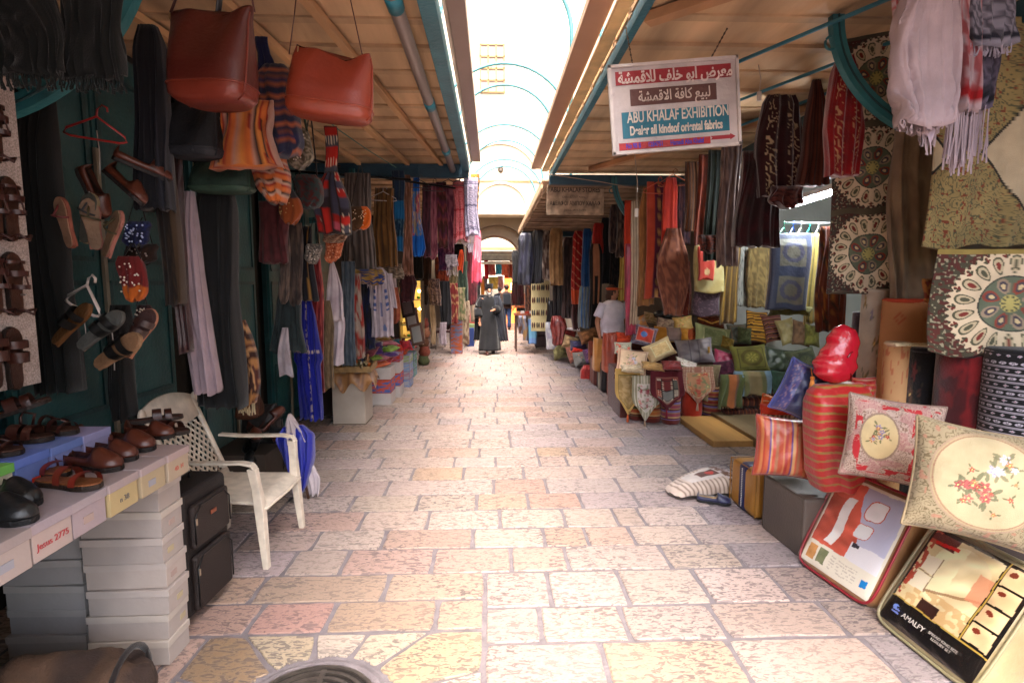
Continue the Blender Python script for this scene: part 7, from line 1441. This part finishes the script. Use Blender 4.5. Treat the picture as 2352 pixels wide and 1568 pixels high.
for i, (nm, k) in enumerate(PK):
    X = -1.62+rg.uniform(-.16, .14); Y = 7.88+(i % 7)*.12; z = (.56 if Y < 8.2 else .70)+.035*(i//3)
    cushion('folded_scarf', '%s folded scarf heaped on the printed boxes' % nm, 'scarf', (X, Y, z+.03), .26, mottled(k, tuple(C(k)*.6), 5), .07, (R(-75+rg.uniform(-15, 15)), R(rg.uniform(-12, 12)), rg.uniform(-.8, .8)), SATIN, .22, 16, seed=i)
for i in range(26):
    nm, k = rg.choice(PK); X = -2.0+rg.uniform(-.35, .35); Y = rg.uniform(7.3, 9.7)
    o = cushion('folded_scarf', 'small folded cloth in the colourful heap behind the boxes', 'scarf', (X, Y, .72+rg.uniform(0, .16)), .24, mottled(tuple(C(k)*.7), tuple(C(k)*.35), 6), .08, (R(-70+rg.uniform(-30, 30)), R(rg.uniform(-20, 20)), rg.uniform(-.8, .8)), CLOTH, .2, 12, seed=i, group='folded cloths heaped on the left stall')
setp(MB().box((-2.05, 8.6, .35), (.62, 2.9, .7), '#2c201c').build('stall_table', CLOTH, None, bev=.01), 'dark cloth covered stall table behind the printed boxes', 'table')
for i in range(16):
    nm, k = rg.choice(PK); o = cushion('folded_scarf', 'small folded cloth on the low far stack of boxes', 'scarf', (-1.62+rg.uniform(-.18, .18), 9.3+rg.uniform(-.15, 1.1), .6+rg.uniform(0, .1)), .2, mottled(tuple(C(k)*.8), tuple(C(k)*.4), 6), .08, (R(-70+rg.uniform(-30, 30)), R(rg.uniform(-20, 20)), rg.uniform(-.8, .8)), CLOTH, .2, 10, seed=i, group='folded cloths on the far boxes')
# trinket basket column, display case, framed pictures
c = at(975, 838, Z=0)
for i in range(5): setp(MB().lathe([(.1, 0), (.13, .08), (.1, .16), (.11, .2)], ['#4c5434', '#7c3c2c', '#5c3c28', '#8c5c44', '#6c2c20'][i], 10).build('small_basket', STRAW, None, smooth=True, loc=(c.x-.02+.02*(i % 2), c.y+.05, i*.2)), '%s basket of the thin column at the foot of the glass case' % words[i], 'basket')
dc = thing('display_case', 'glass case glowing warm gold with shelves of jewellery', 'display case', tuple(at(946, 790, Y=10.0))); _, w_, h_ = bb(925, 650, 976, 795, Y=10.0)
MB().box((0, .2, h_/2), (w_, .04, h_), '#a8843c').build('back_panel', mat('lit_panel', .6, .5, 5, 0, emit=.2), dc)
b = MB()
for q in range(5): b.box((0, .1, h_*(.1+.2*q)), (w_, .2, .015), '#8c8c70')
b.build('shelves', PLASTIC, dc)
for s in (-1, 1): MB().box((s*w_/2, .05, h_/2), (.03, .3, h_), '#7c7058').build('frame', METAL, dc)
b = MB(); rg = random.Random(7)
for i in range(60): b.ball((rg.uniform(-.45, .45)*w_, .04, h_*(.11+.2*rg.randint(0, 4))+.03), rg.uniform(.01, .028), rg.choice(['#c8a048', '#e8d090', '#3c8c4c', '#a84c2c', '#d8b060']), 5)
b.build('jewellery', METAL, dc)
LAMP = mat('lit_bulb', .5, 0, 1, 0, base='#ffb070', emit=14)
b = MB()
for z in (.84, .56, .22): b.ball((w_*.38, -.02, h_*z), .022, '#ffffff', 6)
b.build('bulb', LAMP, dc)
for i, (x, y, a) in enumerate([(950, 735, .3), (962, 770, .3), (940, 705, .25)]): 
    o = thing('framed_picture', ['upper leaning framed picture in front of the glass case', 'lower leaning framed picture in front of the glass case', 'small dark framed picture leaning behind the others'][i], 'picture', tuple(at(x, y+22, Y=9.6-.1*i)), (R(-8), R(-14), R(-20)))
    MB().box((0, 0, .19), (.26, .02, .38), ['#4c2c24', '#5c4034', '#2c1c1c'][i]).build('frame', WOOD, o, bev=.003); MB().box((0, -.012, .19), (.17, .004, .28), ['#8c8480', '#8c8c88', '#5c4c4c'][i]).build('print', CARD, o)
setp(MB().ball((0, 0, 0), .03, '#ffffff', 8).build('light_bulb', mat('white_bulb', .5, 0, 1, 0, base='#ffffff', emit=30), None, smooth=True, loc=tuple(at(938, 435, Y=9.5))), 'small bright bulb glowing between the scarves', 'lamp')
# padded banquet chair
ch = thing('padded_chair', 'dark metal chair with a maroon padded seat and round back at the far left', 'chair', tuple(at(1012, 800, Z=0)), (0, 0, R(-65)))
MB().box((0, 0, .46), (.42, .42, .05), '#3c1418').build('seat', CLOTH, ch, bev=.02)
b = MB(); b.lathe([(.2, -.02), (.22, 0), (.2, .02)], '#3c1418', 20, c=(0, .21, .74), M=Matrix.Rotation(math.pi/2, 3, 'X'), sy=1.15); b.build('backrest', CLOTH, ch, smooth=True)
for sx in (-1, 1):
    MB().tube([(sx*.2, .2, 0), (sx*.2, .2, .5), (sx*.19, .24, .9)], .012, '#1c1814', 6).build('leg', METAL, ch); MB().tube([(sx*.2, -.2, 0), (sx*.2, -.18, .46)], .012, '#1c1814', 6).build('leg', METAL, ch)
# patterned column of boxes
c, w_, h_ = bb(1036, 722, 1062, 806, Y=13.6)
for i in range(5): pbox(0, 0, c.x, c.y, i*.18, (w_, .3, .178), ('#7c3c24', '#8c4424', '#54607c'), '%s orange and blue patterned box of the far left column' % words[i])
setp(MB().box((0, 0, 0), (.42, .4, .03), '#8c8078').build('counter_top', CARD, None, loc=(c.x-.03, c.y, .92)), 'pale shelf board on the patterned column', 'board')
for i in range(5): pbox(0, 0, c.x+.28, c.y+1.6+i*.3, 0, (.2, .25, .5+.1*(i % 2)), (['#1c2c5c', '#6c7c54', '#5c7c8c', '#8c1c1c', '#7c6c4c'][i],)*3, ['navy', 'sage', 'steel blue', 'red', 'tan'][i]+' box beyond the patterned column', pr=False)
# ============================================================ PEOPLE
def skinbody(name, J, E, m, parent, sub=2):
    me = bpy.data.meshes.new(name); me.from_pydata([j[:3] for j in J], E, []); o = bpy.data.objects.new(name, me); col.objects.link(o); o.parent = parent
    sk = o.modifiers.new('skin', 'SKIN'); sk.use_smooth_shade = True; o.modifiers.new('subdivision', 'SUBSURF').levels = sub; o.modifiers['subdivision'].render_levels = sub
    if not me.skin_vertices: 
        me.attributes.new
        bpy.context.view_layer.objects.active = o
        bpy.context.view_layer.update()
    if not me.skin_vertices: bpy.ops.mesh.customdata_skin_add()
    for i, v in enumerate(me.skin_vertices[0].data): v.radius = (J[i][3], J[i][4] if len(J[i]) > 4 else J[i][3]); v.use_root = (i == 0)
    me.materials.append(m); return o
SK = mat('skin_tone', .5, .12, 9, .08, 80, base='#a06c50'); 
def body(parent, H, lh, rh, lf, rf, m=SK, lean=0, head_turn=0):
    """pelvis-rooted figure facing -Y, H height; lh/rh = (elbow, wrist) ; lf/rf = (knee, ankle)"""
    s = H/1.75; J = []; E = []
    def a(x, y, z, r, r2=None, p=None): J.append((x*s, y*s, z*s, r*s, (r2 or r)*s)); i = len(J)-1; (E.append((p, i)) if p is not None else None); return i
    pel = a(0, 0, .93, .14, .11); wa = a(0, lean*.3, 1.1, .125, .1, pel); chx = a(0, lean*.6, 1.3, .15, .11, wa); nb = a(0, lean*.8, 1.44, .07, .07, chx); nk = a(0, lean, 1.50, .055, .055, nb)
    hd = a(0, lean-.012, 1.60, .076, .088, nk); a(0, lean-.005, 1.70, .07, .082, hd)
    t = head_turn; a(math.sin(t)*.095, lean-.012-.095*math.cos(t), 1.595, .013, .016, hd); a(math.sin(t)*.05, lean-.05*math.cos(t)-.01, 1.535, .04, .035, hd)
    for sx, (el, wr) in ((1, lh), (-1, rh)):
        sh = a(sx*.17, lean*.7, 1.40, .062, .06, chx); e = a(*el, .045, .045, sh); w_ = a(*wr, .028, .026, e); d = (Vector(wr)-Vector(el)).normalized(); hp = Vector(wr)+d*.07; h = a(*hp, .032, .02, w_)
        side = d.cross(Vector((0, 0, 1))); side = side.normalized() if side.length > .1 else Vector((1, 0, 0))
        for q in range(4): f0 = hp+side*(-.027+.018*q)+d*.03; f = a(*f0, .0095, .0095, h); f1 = f0+d*(.04-.006*abs(q-1.5))+Vector((0, -.012, -.012)); a(*f1, .008, .008, f)
        th = hp-side*.035*sx-d*.02; ti = a(*th, .012, .012, h); a(*(th-side*.012*sx+d*.03), .009, .009, ti)
    for sx, (kn, an) in ((1, lf), (-1, rf)):
        hp_ = a(sx*.09, 0, .86, .1, .1, pel); k = a(*kn, .062, .062, hp_); n_ = a(*an, .04, .04, k); a(an[0], an[1]-.13, max(.03, an[2]-.05), .034, .028, n_)
    return skinbody('body', J, E, m, parent)
def clothloft(name, parent, rings, kf, m=CLOTH, n=48, nv=24, folds=9, amp=.012):
    """rings: (z, cx, cy, rx, ry)"""
    a = np.array(rings, float); z = np.linspace(a[0, 0], a[-1, 0], nv); s = np.argsort(a[:, 0]); I = lambda k: np.interp(z, a[s, 0], a[s, k])[:, None]
    u = np.arange(n)/n*2*math.pi; t = np.linspace(0, 1, nv)[:, None]; f = 1+amp/.2*np.sin(u*folds+t*2)*t
    P = np.stack([I(1)+I(3)*np.cos(u)*f, I(2)+I(4)*np.sin(u)*f, np.broadcast_to(z[:, None], (nv, n))+0*u], -1)
    U, T = np.meshgrid(u/(2*math.pi), t[:, 0]); return MB().surf(P, kf(U, 1-T), closed_u=True, cap=True).build(name, m, parent, smooth=True)
def sleeve(name, parent, pts, rad, k, m=CLOTH):
    ps = [Vector(p) for p in pts]; q = []; rr = []
    for i in range(len(ps)-1):
        for t in (0, .25, .5, .75): q.append(ps[i].lerp(ps[i+1], t)); rr.append(rad[i]+(rad[i+1]-rad[i])*t)
    q.append(ps[-1]); rr.append(rad[-1]); return MB().tube(q, rr, k, 14).build(name, m, parent, smooth=True)
def shoes(parent, feet, k):
    for (x, y, z) in feet: MB().ball((x, y-.07, z+.03), (.05, .14, .045), k, 10).box((x, y-.06, z+.0), (.085, .27, .02), '#141010').build('shoe', LEATHER, parent, smooth=True)
def face(parent, c, H, turn=0, beard=None, mask=True):
    s = H/1.75; b = MB(); ct, st = math.cos(turn), math.sin(turn); pt = lambda x, z, d=.086: (c[0]+(x*ct+d*st)*s, c[1]+(x*st-d*ct)*s, c[2]+z*s)
    for sx in (-1, 1): b.ball(pt(sx*.03, .012, .082), .009*s, '#1c1410', 6); b.ball(pt(sx*.03, .032, .084), (.018*s, .006*s, .005*s), '#2a1c14', 6)
    b.ball(pt(0, -.045, .082), (.022*s, .006*s, .006*s), '#6c2c24', 6); b.build('face', SKIN, parent, smooth=True)
    b = MB()
    for sx in (-1, 1): b.ball(pt(sx*.078, 0, 0), (.012*s, .02*s, .03*s), '#9a6448', 6)
    b.build('ears', SK, parent, smooth=True)
    if beard: 
        b = MB(); b.ball(pt(0, -.075, .055), (.058*s, .045*s, .055*s), beard, 10); b.ball(pt(0, -.12, .06), (.035*s, .03*s, .05*s), beard, 8)
        for sx in (-1, 1): b.ball(pt(sx*.058, -.035, .035), (.02*s, .04*s, .045*s), beard, 8)
        b.build('beard', DULL, parent, smooth=True)
# priest
p = at(1124, 812, Z=0); mn = thing('person', 'bearded man in long black cassock and round hat walking this way, cloak over his arm', 'person', tuple(p), (0, 0, R(6))); Hh = 1.70
body(mn, Hh, ((.26, .02, 1.16), (.10, -.2, 1.13)), ((-.27, .05, 1.12), (-.25, -.05, .86)), ((.09, .03, .48), (.10, .14, .09)), ((-.08, -.1, .5), (-.08, -.2, .08)))
KB = mottled('#0a0b0f', '#101116', 4)
clothloft('cassock', mn, [(1.44, 0, .01, .07, .07), (1.40, 0, .01, .17, .10), (1.28, 0, .01, .205, .14), (1.0, 0, .0, .19, .145), (.8, 0, -.01, .22, .17), (.4, 0, -.02, .25, .22), (.10, 0, -.03, .28, .27)], KB, folds=7, amp=.014)
sleeve('sleeve', mn, [(.16, .01, 1.37), (.27, .02, 1.14), (.12, -.17, 1.10)], [.085, .095, .10], '#0c0d11'); sleeve('sleeve', mn, [(-.16, .01, 1.37), (-.28, .05, 1.12), (-.26, -.03, .92)], [.085, .095, .11], '#101116')
V, F, K = cloth(.36, 1.12, lambda U, V: mixc(mottled('#1a1e28', '#12141c', 4)(U, V), C('#5c1820'), ((U > .93)&(V < .5))*1.), th=.22, folds=4, amp=.025, prof=((0, .45), (.15, .8), (.5, 1), (1, .7)), sway=.14, edge=.3); MB().add(V+np.array([.2, -.01, .32]), F, K).build('cloak', CLOTH, mn, smooth=True)
V, F, K = cloth(.5, 1.12, KB, th=.12, folds=4, amp=.02, sway=-.05, prof=((0, .5), (.2, .9), (1, 1)), edge=.3); MB().add(V+np.array([-.1, .14, .34]), F, K).build('cloak_back', CLOTH, mn, smooth=True)
MB().lathe([(.088, 1.60), (.092, 1.61), (.098, 1.70), (.103, 1.725), (.098, 1.735), (.03, 1.74)], '#0e0e12', 24, c=(0, .0, 0)).build('hat', CLOTH, mn, smooth=True)
MB().ball((0, .035, 1.555), (.078, .07, .075), '#1c1a1a', 10).build('hair', DULL, mn, smooth=True)
face(mn, (0, -.012, 1.555), 1.7, 0, '#6c6864'); shoes(mn, [(.10, .16, .03), (-.08, -.2, 0)], '#3c1c18')
# woman in white shirt
Yw = 8.95; p = at(1407, 700, Y=Yw); p.z = .02; wm = thing('person', 'person in a white short sleeved shirt and orange visor standing behind the cushions looking right', 'person', tuple(p), (0, 0, R(8))); Hw = 1.71; T_ = R(75)
body(wm, Hw, ((.24, -.03, 1.12), (.24, -.16, .93)), ((-.27, .0, 1.12), (-.25, -.1, .88)), ((.1, 0, .5), (.1, .02, .08)), ((-.1, 0, .5), (-.1, .02, .08)), head_turn=T_)
clothloft('shirt', wm, [(1.45, 0, .0, .08, .075), (1.41, 0, .0, .17, .105), (1.28, 0, .0, .215, .15), (1.08, 0, .0, .20, .145), (.86, 0, 0, .215, .16)], mottled('#d0ccdc', '#dcd8e4', 3), folds=5, amp=.01)
for s in (-1, 1): sleeve('sleeve', wm, [(s*.15, 0, 1.38), (s*.25, -.01, 1.17)], [.085, .085], '#d2cede')
b = MB()
for s in (-1, 1): b.prism([(0, 0), (s*.075, .02), (s*.06, -.05)] if s > 0 else [(0, 0), (s*.06, -.05), (s*.075, .02)], 0, .006, '#dcd8e4', M=Matrix.Rotation(math.pi/2, 3, 'X'), c=(0, -.11, 1.415))
b.build('collar', CLOTH, wm)
clothloft('trousers', wm, [(.95, 0, 0, .18, .14), (.8, 0, 0, .19, .15), (.5, 0, 0, .17, .12), (.08, 0, .02, .14, .1)], solid('#14161e'), folds=4)
b = MB(); b.ball((-.018, .02, 1.60), (.098, .105, .108), '#3c2418', 12); b.ball((-.045, .035, 1.51), (.07, .08, .09), '#3c2418', 10); b.build('hair', DULL, wm, smooth=True)
b = MB(); b.lathe([(.10, 1.615), (.104, 1.64), (.098, 1.655)], '#a8401c', 20, c=(-.01, .01, 0), cap=False); b.ball((.10, -.03, 1.635), (.07, .065, .01), '#b04c24', 8); b.build('visor', CLOTH, wm, smooth=True)
face(wm, (0.005, -.012, 1.565), 1.71, T_); shoes(wm, [(.1, .03, 0), (-.1, .03, 0)], '#1c1814')
# two passers by seen from behind
def walker(x, y, label, H, kj, kl, bag=None, step=.14):
    p = at(x, y, Z=0); o = thing('person', label, 'person', tuple(p), (0, 0, R(180))); s = H/1.75
    body(o, H, ((.25, .02, 1.14), (.24, -.1, .9)), ((-.25, .05, 1.14), (-.25, .06, .88)), ((.09, -step*.6, .5), (.09, -step, .09)), ((-.09, step*.3, .5), (-.09, step, .1)))
    clothloft('jacket', o, [(1.46*s, 0, 0, .08, .08), (1.41*s, 0, 0, .18, .11), (1.28*s, 0, 0, .22, .15), (1.0*s, 0, 0, .20, .15), (.82*s, 0, 0, .21, .16)], mottled(kj, tuple(C(kj)*1.3), 4), folds=5)
    for q in (-1, 1): sleeve('sleeve', o, [(q*.16*s, 0, 1.39*s), (q*.25*s, .03, 1.14*s), (q*.24*s, -.03, .92*s)], [.08, .07, .05], kj)
    for q in (-1, 1): sleeve('trouser_leg', o, [(q*.09*s, 0, .9*s), (q*.09*s, (-step*.6 if q > 0 else step*.3), .5*s), (q*.09*s, (-step if q > 0 else step), .1*s)], [.11, .085, .07], kl)
    MB().ball((0, .01, 1.63*s), (.09, .1, .105), '#1c1410', 10).build('hair', DULL, o, smooth=True)
    if bag: MB().box((0, .2, 1.18*s), (.3, .16, .42), bag).build('backpack', CLOTH, o, bev=.05, seg=3)
    shoes(o, [(.09*s, -step, .02), (-.09*s, step, .02)], '#1c1814')
walker(1164, 757, 'person walking away in a brown jacket and blue jeans with a dark backpack', 1.72, '#342018', '#1c2c4c', '#10141c')
walker(1196, 752, 'person in an orange brown top walking away near the lit shop', 1.66, '#7c3c1c', '#2c2420')
walker(1148, 745, 'person in dark clothes walking away, half hidden behind the priest', 1.6, '#14141c', '#1c1c24')
